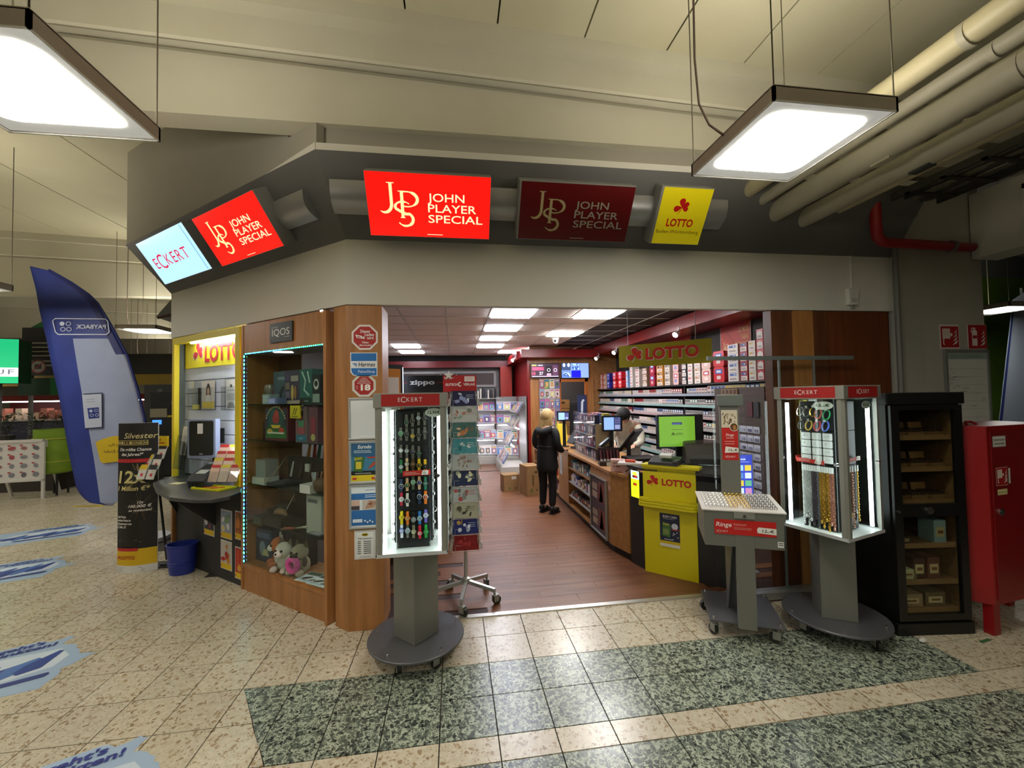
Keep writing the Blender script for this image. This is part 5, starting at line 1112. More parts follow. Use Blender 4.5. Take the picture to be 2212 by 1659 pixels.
for k in range(8):
    t = thing('earring_card', 'white card on the left face of the necklace stand, %s from the top' % ORD[k], 'jewellery', V2 @ FR(-.127, -.02, 1.55-.09*k, -90), 'white cards on the left face of the necklace stand'); MB('d8dadb').rbox(-.03, .03, -.003, 0, 0, .055, .006, ax='y').build('card', t); MB(SILV).sph((0, -.006, .03), .005, seg=8, rings=5).build('earring', t)
# yellow leaflet and sheet inside/behind
t = thing('yellow_banner', 'narrow yellow vertical banner on the left pane of the necklace stand', 'sign', V2 @ FR(-.219, .10, 1.36, -90)); MB('cfc62a').box(-.05, .05, 0, .002, 0, .32).build('card', t); p = Print(-.001); p.text('12', .0, .28, .025, '3a3614', bold=.03); p.text('Freundschaft', .012, .02, .03, 'b4aa20', w=.26, al='l', rot=90); p.build('print', t)
# ring stand
RS = FR(2.115, 2.907, 0, -25.2)
t = thing('ring_stand', 'grey ring display stand on a square castor plate before the yellow counter', 'display stand', RS)
MB(SGREYD).box(-.24, .24, -.24, .24, .118, .13).build('base_plate', t, bevel=.002)
for sx, sy in ((-1, -1), (1, -1), (1, 1), (-1, 1)):
    MB(CHROME).cyl((sx*.21, sy*.21, .13), (sx*.21, sy*.21, .15), .009, .006, 10).build('bolt', t, smooth=True); castor(t, sx*.20, sy*.19, 200*sx+40*sy, .118)
MB(SGREY).box(-.062, .056, -.262, -.232, .10, .80).build('front_post', t, bevel=.003)
MB(SGREYD).box(-.085, .03, -.01, .02, .13, .70).build('rear_post', t, bevel=.003)
b = MB(SGREYD); b.prism([(-.085, -.235, .66), (-.085, -.01, .66), (-.085, -.01, .13), (-.085, -.03, .13)], (.006, 0, 0)); b.build('gusset', t)
MB(SGREY).box(-.088, .046, .04, .075, .70, 1.66).build('tall_post', t, bevel=.003)
MB(M('6f7570', .4, .3)).prism([(-.10, .02, 1.648), (.075, .02, 1.648), (.075, .02, 1.735), (-.10, .02, 1.735)], (0, .075, 0)).build('header', t, bevel=.004)
b = MB(SGREY); b.prism([(-.26, -.258, .664), (-.26, .10, .69), (-.26, .10, .95), (-.26, -.262, .912)], (.50, 0, 0)); b.build('box', t, bevel=.004)
bd_ = MB(M('e3ddd8', .35)); bd_.prism([(-.275, -.268, .914), (-.275, .11, .956), (-.275, .11, .964), (-.275, -.268, .922)], (.53, 0, 0)); bd_ = bd_.build('ring_board', t)
MB(LGREY).box(-.07, .06, -.272, -.262, .868, .912).build('lock_plate', t); MB(CHROME).cyl((-.005, -.272, .888), (-.005, -.282, .888), .011, seg=14).build('lock', t, smooth=True)
def ringe(p):
    p.rect(-.196, .752, .19, .855, 'c41c18'); p.text('Ringe', -.185, .805, .03, 'f2e8e4', w=.10, al='l', bold=.01, shear=.15); p.text('Edelstahl', -.07, .817, .015, 'e8a89c', w=.075, al='l'); p.lines(-.07, .05, .80, .01, 2, 'd88a80'); eckert(p, -.145, .766, .014, 'e8d0cc', .075)
    p.poly([(.075, .775), (.19, .768), (.19, .81), (.082, .815), (.072, .80)], 'ece8e0'); p.text('12,-€', .14, .782, .018, '1a1a1a', w=.07, bold=.02)
p = Print(-.2635); ringe(p); p.build('price_label', t)
p = Print(-.2632); p.rect(.195, .685, .232, .725, 'd8d8d4'); p.rect(.2, .70, .228, .705, '4a4a4a'); p.rect(.2, .712, .228, .717, '4a4a4a'); p.build('data_label', t)
p = Print(.039); p.rect(-.078, 1.23, .034, 1.615, 'c4201c'); p.rect(-.078, 1.48, .034, 1.615, 'd8cdb8')
for k in range(22): x, z = random.uniform(-.065, .02), random.uniform(1.52, 1.60); p.stroke([(x, z), (x+random.uniform(-.015, .015), z-.02)], .006, random.choice(['8a6a3a', '4a3a24', 'b49a64'])); p.y += p.step*.7
p.ell(.008, 1.485, .03, .033, 'efe6d8', 18); p.ell(.008, 1.485, .026, .029, '5a3a1c', 18); p.ell(.012, 1.48, .012, .02, 'b0783c', 12)
p.text('Ringe', -.022, 1.415, .02, 'f4e0d8', w=.055, bold=.01, shear=.15); p.text('Edelstahl', -.022, 1.395, .012, 'f0c8c0', w=.05); p.lines(-.06, .02, 1.37, .018, 2, 'e8948c'); p.poly([(-.062, 1.285), (.034, 1.29), (.034, 1.325), (-.055, 1.335)], 'ece4d8'); p.text('12,-€', -.005, 1.30, .016, '1a1a1a', w=.06, bold=.02); eckert(p, -.022, 1.25, .013, 'f0dcd8', .07); p.build('poster', t)
# rings in rows on the tilted board
slope = math.atan2(.042, .378)
for c_ in range(17):
    for r_ in range(6):
        x = -.235+.0275*c_; u = .055+.05*r_
        y, z = -.268+u*math.cos(slope), .922+u*math.sin(slope)
        m_, nm, gp = (SILV, 'silver', 'silver rings on the left of the board') if c_ < 6 else ((GOLD, 'gold', 'gold rings in the middle of the board') if c_ < 11 else (DSTEEL, 'dark steel', 'dark steel rings on the right of the board'))
        if (c_+r_*2, r_) == (8, 0): continue
        key = ('ring', nm)
        if key not in _tm:
            _tm[key] = MB(m_).tube([(.0095*math.cos(q), .0, .0085+.0105*math.sin(q)) for q in [2*math.pi*i/12 for i in range(13)]], .0026, 5).sph((0, 0, .021), .0034, seg=6, rings=4).mesh('ring')
        o = link('ring', _tm[key]); o.matrix_world = RS @ FR(x, y, z, 8)
        tag(o, '%s finger ring in the %s row of the white ring board' % (nm, ORD[5-r_]), 'ring', '%s, %s row from the back' % (gp, ORD[5-r_]))
# ================================================================== GREETING CARD CAROUSEL
GC = FR(.085, 3.66)
t = thing('card_carousel', 'greeting card carousel on a five-legged castor base behind the watch stand', 'rack', GC)
b = MB(M('b4b4ae', .35, .7))
for k in range(5):
    a = -100+72*k; d = (math.cos(R(a)), math.sin(R(a)))
    MB(M('b4b4ae', .35, .7)).prism([(-d[1]*.016, d[0]*.016, .15), (d[1]*.016, -d[0]*.016, .15), (d[0]*.27+d[1]*.013, d[1]*.27-d[0]*.013, .105), (d[0]*.27-d[1]*.013, d[1]*.27+d[0]*.013, .105)], (0, 0, .03)).build('leg', t); castor(t, d[0]*.265, d[1]*.265, a+60, .105)
MB(M('b4b4ae', .35, .7)).lathe([(.03, .14), (.035, .15), (.035, .19), (.016, .20), (.014, .45), (.014, 1.8)], seg=16).build('pole', t, smooth=True)
WIRE = M('c9c9c4', .3, .8)
for a in range(4):
    T_ = Matrix.Rotation(R(90*a), 4, 'Z'); b = MB(WIRE)
    for s_ in (-1, 1): b.tube([(s_*.115, -.10, .46), (s_*.115, -.10, 1.80)], .0028, 5, T_)
    for k in range(10):
        z = .465+.1345*k; b.tube([(-.115, -.10, z+.1), (-.115, -.135, z+.04), (-.115, -.135, z), (.115, -.135, z), (.115, -.135, z+.04), (.115, -.10, z+.1)], .0022, 5, T_); b.tube([(-.05, -.137, z+.05), (-.09, -.137, z+.05), (-.09, -.137, z)], .0018, 5, T_)
    b.build('wire_pockets', t)
MB(M('b01c20', .45)).box(-.175, .115, -.005, .005, 1.80, 1.945).build('header_card', t)
p = Print(-.0056); p.text('GUTSCH', -.155, 1.855, .02, 'f2e8e4', w=.105, al='l', bold=.03); p.text('VERLAG', .0, 1.855, .02, 'f2e8e4', w=.10, al='l', bold=.03); p.stroke(arc(-.028, 1.866, .014, .016, 60, 310), .009, 'f2e8e4'); p.rect(.01, 1.89, .10, 1.935, 'e8dcd8'); p.lines(.02, .09, 1.92, .014, 2, 'd89a94')
for k in range(14): p.ell(random.uniform(-.165, -.06), random.uniform(1.91, 1.935), .004, .004, 'f2e8e4', 6); p.y += p.step
p.build('header_print', t)
P = []
for i in range(10): a = R(90+36*i); rr = .045 if i % 2 == 0 else .019; P.append((-.125+rr*math.cos(a), -.012, 1.945+rr*math.sin(a)))
MB('d8d6ce').prism(P, (0, .006, 0)).build('star', t)
CARDS = [('2a2c58', ['c4cce4', '8a94c0', 'e4e8f4'], 'dark blue card with a white figure'), ('dcdfda', ['c08a84', 'a8745c', '8a9a8a'], 'white card with small red motifs'), ('5a8a84', ['c07a4a', '3f6a6a', 'd8b088'], 'teal card with brown figures'), ('5cb4bc', ['e4e8e4', 'c0504a', '3a8a94'], 'turquoise card with a white dove'), ('dde0dc', ['9a7a6a', 'c4a494'], 'white card with four small motifs'), ('2c3c66', ['d8d4b0', '6a7aa4'], 'navy winter card'),
         ('e0e2de', ['b4463c', '8a8a84'], 'white card with a red bird'), ('dcd8ba', ['4a4438', '8a8468'], 'cream card with script'), ('34408c', ['d8dcec', '7a88c0', 'c49a5a'], 'blue card with a snowy town'), ('a82428', ['b8383a'], 'plain red card')]
for k, (bg, cs, lb) in enumerate(CARDS):
    z = .468+.1345*(9-k)
    o = thing('greeting_card', lb+' on the front of the card carousel', 'card', GC @ FR(0, -.118, z) @ Matrix.Rotation(R(-6), 4, 'X'), 'greeting cards on the front of the carousel')
    MB(M(bg, .35)).box(-.108, .108, -.004, .004, 0, .128).build('card', o); p = Print(-.0046, rough=.3)
    for j in range(9): p.ell(random.uniform(-.08, .05), random.uniform(.025, .105), random.uniform(.008, .024), random.uniform(.006, .02), random.choice(cs), 9, random.uniform(0, 90))
    p.lines(.02, .09, .09, .015, 3, cs[0], h=.003)
    p.build('print', o); MB(FILM).box(-.109, .109, -.0066, -.0058, 0, .129).build('film', o)
for a, nm in ((90, 'right'), (-90, 'left')):
    for k in range(10):
        for j in range(2):
            o = link('greeting_card', _tm.setdefault(('gc', k % 4, j), MB(['d8dad4', 'c9bfae', '8a9484', 'dfe0dc'][k % 4]).box(-.105, .105, -.004, .004, 0, .128).use(['8a6a5a', '5a6a7a', 'b8a888', '7a8a7a'][(k+j) % 4]).quad((-.06, -.0045, .03), (.05, -.0045, .03), (.05, -.0045, .1), (-.06, -.0045, .1)).mesh('greeting_card')))
            o.matrix_world = GC @ Matrix.Rotation(R(a), 4, 'Z') @ FR(0, -.118-.013*j, .468+.1345*(9-k)) @ Matrix.Rotation(R(-8-6*j), 4, 'X')
            tag(o, '%s card of the %s tier from the top on the %s side of the carousel' % (['rear', 'front'][j], ORD[k], nm), 'card', 'greeting cards on the %s side of the carousel' % nm)
# ================================================================== HUMIDOR AND FIRE CABINET
HM = FR(3.109, 2.595, 0, -6.5)
HB = M('0d0d0c', .35)
t = thing('humidor', 'tall black cigar humidor with a glass door beside the red cabinet', 'cabinet', HM)
b = MB(HB); b.box(0, .55, .02, .04, 0, .0).box(0, .03, .02, .55, 0, 1.64).box(.52, .55, .02, .55, 0, 1.64).box(.03, .52, .53, .55, 0, 1.64).box(0, .55, .02, .55, 0, .10); b.build('carcass', t)
MB(HB).box(-.012, .572, -.005, .56, 1.64, 1.725).build('top', t, bevel=.006); MB(HB).box(-.008, .558, -.012, .55, 0, .085).build('plinth', t, bevel=.004)
b = MB(M('100f0e', .3)); b.box(.01, .07, -.01, .02, .10, 1.635).box(.485, .54, -.01, .02, .10, 1.635).box(.07, .485, -.01, .02, 1.60, 1.635).box(.07, .485, -.01, .02, .835, .925).box(.07, .485, -.01, .02, .10, .145); b.build('door_frame', t)
for z0, z1 in ((.925, 1.60), (.145, .835)): MB(GLASS).box(.07, .485, .003, .007, z0, z1).build('door_glass', t)
MB(CHROME).cyl((.26, -.01, .88), (.26, -.022, .88), .026, seg=24).build('gauge', t, smooth=True, angle=30); MB(CHROME).cyl((.035, -.01, .875), (.035, -.02, .875), .009, seg=12).build('lock', t, smooth=True)
CEDAR = noisy('6d4a2a', '7c5632', 6, .5, stretch=(1, 6, 6))
MB(CEDAR).box(.03, .52, .52, .53, .10, 1.64).build('back_lining', t); MB(CEDAR).box(.51, .52, .03, .52, .10, 1.64).build('side_lining', t)
HZ = [1.40, 1.17, .935, .62, .36, .16]
for z in HZ: MB(CEDAR).box(.032, .508, .03, .5, z-.015, z).use(noisy('7a5430', '8a623a', 6, .5)).box(.06, .49, .026, .034, z-.02, z+.015).build('shelf', t)
n_ = 0
for k, z in enumerate(HZ[:3]):
    for j in range(3):
        n_ += 1; o = thing('cigar_box', 'open wooden cigar box, %s on the %s humidor shelf' % (['left', 'middle', 'right'][j], ORD[k]), 'box', HM @ FR(.125+.145*j, .13, z+.001, random.uniform(-8, 8)), 'cigar boxes in the humidor')
        MB(CEDAR).box(-.06, .06, -.07, .07, 0, .035).build('box', o); MB(['8a5a34', '6a4428', '9a6a3c'][j]).box(-.06, .06, .065, .07, .035, .11, Matrix.Rotation(R(-10), 4, 'X')).build('lid', o)
        for q in range(5): MB('3a2416').cyl((-.044+.022*q, -.062, .045), (-.044+.022*q, .055, .045), .0095, seg=8).build('cigar', o)
for k, (x, z, w_, h, c, lb) in enumerate(((.15, HZ[3], .09, .05, '3a2a1c', 'dark cigar box at the left of the fourth humidor shelf'), (.42, HZ[3], .09, .16, '8fa0a0', 'pale glossy tin at the right of the fourth humidor shelf'), (.25, HZ[4], .09, .15, '4a2a20', 'dark red cigar carton on the fifth humidor shelf'), (.36, HZ[4], .09, .15, '6a3a2a', 'brown cigar carton on the fifth humidor shelf'), (.16, HZ[4], .14, .07, 'c9c08a', 'yellow label block at the left of the fifth humidor shelf'), (.17, HZ[5], .19, .09, '9a7a58', 'flat pale cigar box on the humidor floor at left'), (.36, HZ[5], .15, .10, '6a5238', 'flat brown cigar box on the humidor floor at right'))):
    o = thing('cigar_box', lb, 'box', HM @ FR(x, .13, z+.001), 'cigar boxes in the humidor'); MB(c).box(-w_/2, w_/2, -.06, .06, 0, h).build('box', o); p = Print(-.061); p.rect(-w_*.35, h*.25, w_*.35, h*.7, 'c4a87a'); p.rect(-w_*.2, h*.4, w_*.25, h*.55, '7a4a2c'); p.build('label', o)
RC = FR(3.755, 2.462, 0, 8)
RD = noisy('860c10', '900e12', 2, .35, .02, 40)
t = thing('hose_cabinet', 'red fire hose cabinet on legs at the right edge of the photo', 'cabinet', RC)
b = MB(RD); b.prism([(-.06, .10, .215), (0, 0, .215), (.75, 0, .215), (.75, .30, .215), (.04, .30, .215)], (0, 0, 1.262)); b.build('body', t, bevel=.004)
MB(M('7c0c10', .35)).box(.03, .70, -.006, 0, .25, 1.44).build('door', t, bevel=.003); MB(M('8a0e12', .35)).tube([(.03, .12, 1.477), (.06, .14, 1.5), (.12, .14, 1.5), (.15, .12, 1.477)], .008).build('handle_loop', t)
for x, y in ((.03, .04), (.69, .04), (.03, .26), (.69, .26)): MB(RD).box(x-.03, x+.04, y-.03, y+.03, 0, .215).build('leg', t, bevel=.003)
MB(CHROME).cyl((.10, -.006, .865), (.10, -.014, .865), .026, seg=22).use('3a3a38').cyl((.10, -.014, .865), (.10, -.0155, .865), .018, seg=18).build('lock', t, smooth=True, angle=30)
p = Print(-.0065); p.rect(.045, 1.325, .195, 1.405, '8a8a84'); p.rect(.049, 1.329, .191, 1.401, 'd6d4cc'); p.text('Hydrantenschlüssel', .12, 1.37, .016, '2a2a2a', w=.12); p.text('nicht verstellen', .12, 1.343, .016, '2a2a2a', w=.11); p.rect(.07, .985, .18, 1.025, 'cfc58e'); p.text('Schlauchlänge 30m', .125, .999, .01, '5a5240', w=.09); p.rect(.2, 1.06, .22, 1.17, 'd8d6d0'); p.build('labels', t)
def hose_icon(p, x, z, s_):
    p.rect(x, z, x+s_, z+s_, 'd8cfc4'); p.rect(x+.02*s_, z+.02*s_, x+.98*s_, z+.98*s_, 'a41a1c'); p.rect(x+.10*s_, z+.42*s_, x+.52*s_, z+.88*s_, 'e6dccf')
    for k in range(6): p.rect(x+.12*s_, z+(.47+.07*k)*s_, x+.5*s_, z+(.48+.07*k)*s_, 'a41a1c'); p.y += p.step
    p.stroke([(x+.16*s_, z+.42*s_), (x+.14*s_, z+.2*s_), (x+.2*s_, z+.14*s_)], .05*s_, 'e6dccf'); p.ell(x+.58*s_, z+.6*s_, .06*s_, .08*s_, 'e6dccf'); flames(p, x, z, s_)
def flames(p, x, z, s_):
    for k in range(4): p.poly([(x+(.62+.02*k)*s_, z+(.12+.17*k)*s_), (x+.84*s_, z+(.2+.17*k)*s_), (x+(.92-.02*k)*s_, z+(.36+.17*k)*s_), (x+.80*s_, z+(.3+.15*k)*s_)], 'e6dccf')
p = Print(-.007); hose_icon(p, .065, 1.05, .13); p.build('hose_symbol', t)
def wall_sign(name, label, x, z, w_, h, draw, base='d8d0c8', y=3.325):
    o = thing(name, label, 'sign', FR(x, y, z)); MB(base).box(0, w_, 0, .004, 0, h).build('plate', o); p = Print(-.0006); draw(p); p.build('print', o)
wall_sign('safety_sign', 'red fire hose sign on the grey wall, left one of the pair', 4.597, 2.13, .218, .235, lambda p: hose_icon(p, .004, .01, .21))
def ext(p):
    p.rect(.003, .003, .215, .232, 'a41a1c'); p.rbx = None; p.rect(.045, .03, .105, .165, 'e6dccf'); p.ell(.075, .165, .03, .018, 'e6dccf'); p.rect(.065, .17, .085, .2, 'e6dccf'); p.stroke([(.085, .2), (.045, .2), (.035, .16)], .012, 'e6dccf'); p.rect(.05, .10, .10, .13, 'a41a1c'); flames(p, .0, .0, .215)
wall_sign('safety_sign', 'red fire extinguisher sign on the grey wall, right one of the pair', 4.915, 2.13, .218, .235, ext)
t = thing('notice_board', 'tall aluminium notice board with plans on the grey wall behind the humidor', 'board', FR(4.625, 3.325, 1.2))
b = MB(M('8f938e', .35, .5)); b.box(0, .50, -.02, 0, 0, .015).box(0, .50, -.02, 0, .895, .92).box(0, .02, -.02, 0, .015, .895).box(.48, .50, -.02, 0, .015, .895); b.build('frame', t); MB('c9c8c2').box(.02, .48, -.006, 0, .015, .895).build('sheet', t)
p = Print(-.0065); p.rect(.02, .83, .48, .89, '8fa49a'); p.text('Flucht- und Rettungsplan', .25, .85, .02, '5a6a62', w=.34)
for k in range(9): p.rect(.04, .12+.077*k, .46, .124+.077*k, 'a9a9a4'); p.y += p.step
for k in range(18): p.rect(random.uniform(.04, .36), random.uniform(.15, .78), random.uniform(.37, .46), 0, 'b9b9b3') if False else p.ell(random.uniform(.06, .44), random.uniform(.15, .78), random.uniform(.01, .05), .006, 'a2a29c', 6); p.y += p.step
p.build('print', t)
o = MB('dcd9d0').sph((0, 0, .012), .022, (1.3, .8, .5), 8, 5).sph((.02, .01, .012), .016, (1, 1, .8), 8, 5).build('crumpled_tissue'); o.matrix_world = FR(3.19, 2.50, 0); tag(o, 'crumpled white tissue on the floor in front of the humidor', 'tissue')
o = MB('3f6a44').box(-.05, .05, -.01, .01, 0, .004).build('leaf_scrap'); o.matrix_world = FR(3.62, 2.44, 0, 10); tag(o, 'green leaf scrap on the floor between the humidor and the red leg', 'leaf')
# ================================================================== CLEAR SCREEN IN FRONT OF THE JAMB
t = thing('clear_screen', 'clear acrylic screen with aluminium rails across the right side of the entrance', 'screen', FR(2.12, 3.22))
ALS = M('8c9490', .35, .6)
MB(ALS).box(0, 1.40, -.012, .012, 2.025, 2.058).build('top_rail', t); MB(M('b5b5b2', .3, .7)).box(.04, 1.02, -.05, .05, .015, .075).build('bottom_rail', t, bevel=.006)
MB(ALS).box(.66, .675, -.008, .008, .07, 2.03).build('post', t); MB(ALS).box(1.0, 1.012, -.008, .008, .07, 2.03).build('post', t); MB(ACRYL).box(.03, 1.0, -.002, .002, .075, 2.03).build('pane', t)
# ================================================================== SALES COUNTER
CW = noisy('9a6a38', 'ad7b46', 3, .4, .04, 30, (.6, 6, 6), 'Position', 6)
t = thing('sales_counter', 'long wooden sales counter with open shelves on the right of the shop', 'counter', FR(0, 0))
top = [(1.70, 9.0, .868), (1.70, 4.45, .868), (1.78, 4.17, .868), (2.12, 4.24, .868), (2.45, 4.24, .868), (2.45, 9.0, .868)]
MB(CW).prism(top, (0, 0, .034)).build('worktop', t, bevel=.004)
MB(M('2c2724', .6)).prism([(1.76, 9.0, 0), (1.76, 4.47, 0), (1.84, 4.2, 0), (2.40, 4.2, 0), (2.40, 9.0, 0)], (0, 0, .085)).build('kick', t)
MB(CW).box(1.72, 2.42, 6.2, 6.78, .085, .868).build('front_panel', t)
MB(CW).prism([(1.72, 5.14, .085), (1.72, 4.46, .085), (1.80, 4.18, .085), (2.42, 4.18, .085), (2.42, 5.14, .085)], (0, 0, .783)).build('front_panel', t)
MB(CW).box(2.05, 2.08, 5.14, 6.2, .085, .868).build('bay_back', t); MB(CW).box(1.72, 2.05, 5.14, 6.2, .085, .105).build('bay_floor', t)
for z in (.66, .45, .245): MB(CW if z > .6 else M('a9a49c', .4)).box(1.725, 2.05, 5.145, 6.195, z-.018, z).build('shelf', t)
MB(CW).box(2.05, 2.08, 6.78, 9.0, .085, .868).build('bay_back', t)
for z in (.12, .36, .62): MB(CW).box(1.725, 2.05, 6.785, 8.9, z-.018, z).build('shelf', t)
MB(CW).box(1.72, 2.05, 8.9, 9.0, .085, .868).build('end_panel', t)
o = thing('notice_sheet', 'white notice sheet on the counter front behind the woman', 'sign', FR(1.718, 6.68, .48, -90)); MB('b9b9b6').box(-.02, .14, -.002, 0, 0, .30).build('sheet', o); p = Print(-.003); p.lines(0, .12, .27, .03, 8, '8a8a86'); p.build('print', o)
o = thing('framed_poster', 'aluminium frame with a dark red poster on the counter front', 'frame', FR(1.718, 5.13, .09, -90)); W_, H_ = .56, .68
b = MB(M('aaaaa6', .3, .6)); b.box(0, W_, -.02, 0, 0, .018).box(0, W_, -.02, 0, H_-.018, H_).box(0, .018, -.02, 0, .018, H_-.018).box(W_-.018, W_, -.02, 0, .018, H_-.018).box(W_, W_+.006, -.03, .0, 0, H_); b.build('frame', o, bevel=.003)
p = Print(-.004); p.rect(.018, .018, W_-.018, H_-.018, '3a2a34')
for z in (.06, .38): p.rect(.28, z, .5, z+.24, '6a2a22'); p.y += p.step; p.rect(.06, z+.02, .24, z+.1, 'a08a74'); p.y += p.step; p.rect(.06, z+.12, .24, z+.2, '94806c'); p.y += p.step; p.poly([(.30, z), (.38, z+.24), (.44, z+.02)], '8a4030'); p.y += p.step
p.build('poster', o)
o = MB('c9a09a').cyl((0, 0, 0), (-.004, 0, 0), .03, seg=18).build('round_sticker'); o.matrix_world = FR(1.722, 4.50, .70, 0); tag(o, 'small round sticker on the wooden counter front near its corner', 'sticker')
def goods(y0, y1, x, z, n, cols, lb, grp, h=(.06, .13), w_=.07):
    for k in range(n):
        y = y0+(y1-y0)*(k+.5)/n; c = random.choice(cols); hh = random.uniform(*h); hw = min(w_, (y1-y0)/n*.8)/2
        o = MB(c).rbox(-.04, .04, -hw, hw, 0, hh, .006).use(random.choice(['e4ded8', '3a3a44', 'b84a3a', 'd8c48a'])).quad((-.0405, hw*.8, hh*.3), (-.0405, -hw*.8, hh*.3), (-.0405, -hw*.8, hh*.75), (-.0405, hw*.8, hh*.75)).build('packet')
        o.matrix_world = FR(x, y, z); tag(o, lb, 'packet', grp)
goods(5.2, 6.15, 1.79, .661, 9, ['7f98a8', '9aa4a4', '4a7a98', 'b4b8b4'], 'bluish packet on the top counter shelf', 'bluish packets on the top counter shelf')
goods(5.2, 6.15, 1.79, .451, 12, ['d0c4b4', '4a5a9a', 'c9bcc4', 'a87a5a', 'd8d0c8'], 'mixed small packet on the middle counter shelf', 'mixed packets on the middle counter shelf', (.06, .14))
goods(5.2, 6.15, 1.79, .246, 12, ['3a3034', '5a4440', '2c2c30', '6a5a58'], 'dark small packet on the bottom counter shelf', 'dark packets on the bottom counter shelf', (.05, .10))
goods(6.85, 8.6, 1.79, .361, 10, ['d8742c', 'c9602c', 'e08a3c', 'b84a2c'], 'orange packet on the far counter shelf behind the woman', 'orange packets on the far counter shelf', (.08, .16))
goods(6.85, 8.6, 1.79, .121, 10, ['b89a9a', 'a87a88', 'c9a8a0'], 'pinkish packet on the lowest far counter shelf', 'pinkish packets on the lowest far counter shelf', (.08, .16))
goods(6.85, 8.6, 1.79, .621, 9, ['5a4a44', '8a6a5a', '3a3434'], 'brown packet on the top far counter shelf', 'brown packets on the top far counter shelf', (.08, .16))
# black lottery desk with the yellow front
LD = thing('lottery_desk', 'black lottery desk with a bright yellow angled front at the shop entrance', 'counter', FR(1.862, 3.941, 0, -44.2))
BD_ = noisy('242220', '2b2927', 3, .55)
b = MB(BD_); b.prism([(.0, .012, 0), (.80, .012, 0), (.72, .45, 0), (.07, .34, 0), (-.185, .12, 0)], (0, 0, .93)); b.build('body', LD)
MB(M('3a3a3b', .4)).prism([(.0, -.01, .985), (.85, -.01, .985), (.75, .5, .985), (.03, .40, .985), (-.21, .12, .985)], (0, 0, .03)).build('desk_top', LD, bevel=.004)
YM = M('d8c812', .42)
MB(YM).box(.0, .492, -.01, .012, .0, .69).build('front_lower', LD); MB(YM).box(.0, .492, -.01, .012, .69, 1.035).build('front_upper', LD)
MB(YM).box(-.005, .53, -.04, .10, 1.035, 1.062).build('top_ledge', LD, bevel=.004)
b = MB(YM)
for z in (.665, .690, .715): b.rbox(-.03, .515, -.10+.006*((z-.69)/.025), .0, z, z+.021, .05, n=6)
b.build('slip_shelf', LD)
p = Print(-.0108); clover(p, .10, .895, .062, 'b82214'); p.text('LOTTO', .185, .868, .058, 'b82214', w=.27, al='l', bold=.04); p.build('lettering', LD)
o = thing('scratch_poster', 'dark blue scratch-card poster stuck on the yellow desk front', 'poster', FR(1.862, 3.941, 0, -44.2) @ Matrix.Translation((.155, -.0115, .285))); MB('d8c81a').box(0, .185, -.002, 0, .0, .315).build('paper', o)
p = Print(-.0025); p.rect(.0, .055, .185, .315, '1c2440'); p.text('EURO CASH', .095, .275, .022, 'e8e8ee', w=.13, bold=.02, shear=.1); p.lines(.03, .155, .262, .01, 1, 'aab0c8'); p.poly([(.02, .10), (.095, .09), (.105, .21), (.03, .235)], '3f6a34'); p.rect(.03, .115, .085, .17, '7a8a4c'); p.text('CASH', .06, .205, .016, 'd8cc4a', w=.06, bold=.02); p.ell(.14, .20, .03, .03, 'c4c8d8', 12); p.rect(.11, .165, .175, .175, 'b8342c')
for k in range(6): p.ell(random.uniform(.12, .17), random.uniform(.07, .15), .006, .006, 'c8ccdc', 6); p.y += p.step
p.lines(.04, .14, .068, .01, 1, 'e8e8ee', h=.006); p.rect(0, .03, .185, .052, 'd4b414'); p.rect(0, 0, .185, .03, 'e0ddd0'); p.build('print', o)
# lit jackpot display on the desk's left cheek
F2 = FR(1.862, 3.941, 0, -44.2) @ Matrix.Translation((-.195, .12, 0)) @ Matrix.Rotation(math.atan2(-.108, .195), 4, 'Z')
o = thing('jackpot_display', 'lit yellow jackpot display with red digits on the black desk side', 'display', F2 @ Matrix.Translation((.055, -.004, .70))); MB('30302e').box(-.005, .125, -.012, 0, -.005, .275).build('case', o)
p = Print(-.0125, emit=.62); p.rect(0, 0, .12, .27, 'd8e81c'); p.rect(0, .185, .12, .27, 'bfe4f4'); p.ell(.06, .24, .04, .02, 'e8d84a', 10); p.rect(.025, .198, .1, .222, '5a1414'); p.text('24', .07, .202, .016, 'ff3a2c', w=.035, bold=.02); p.rect(.035, .12, .088, .146, '5a1414'); p.text('10', .066, .125, .016, 'ff3a2c', w=.03, bold=.02); p.lines(.02, .10, .165, .01, 2, '8a9a1c'); p.lines(.03, .095, .10, .014, 5, '9aaa20'); p.build('display', o)
# equipment on the lottery desk
def scr_g(p, W, H_):
    p.rect(-W/2+.02, .02, W/2-.09, H_-.02, '82bc3a'); cx = -.035; p.rect(cx-.055, H_*.70, cx+.055, H_*.77, '2f3a7a'); p.lines(cx-.05, cx+.05, H_*.715, .01, 1, '8a98d8', h=.006); p.rect(cx-.06, H_*.55, cx+.06, H_*.565, '5a7a2c'); clover(p, cx-.045, H_*.42, .02, '3a4a24'); p.text('LOTTO', cx+.02, H_*.395, .022, '3a4a24', w=.075, bold=.02); p.lines(-W/2+.04, W/2-.11, .04, .012, 2, '6aa02c', h=.005)
o = screen('customer_monitor', 'green lottery customer monitor on the black desk', FR(2.40, 4.16, 1.165, -6), .50, .36, scr_g, emit=.27)
MB(BLK).box(-.03, .03, .04, .07, -.14, .12).build('neck', o); MB(BLK).box(-.12, .12, -.05, .16, -.148, -.13).build('foot', o); MB(BLK).box(.17, .235, -.002, .0, .03, .33).build('side_bezel', o)
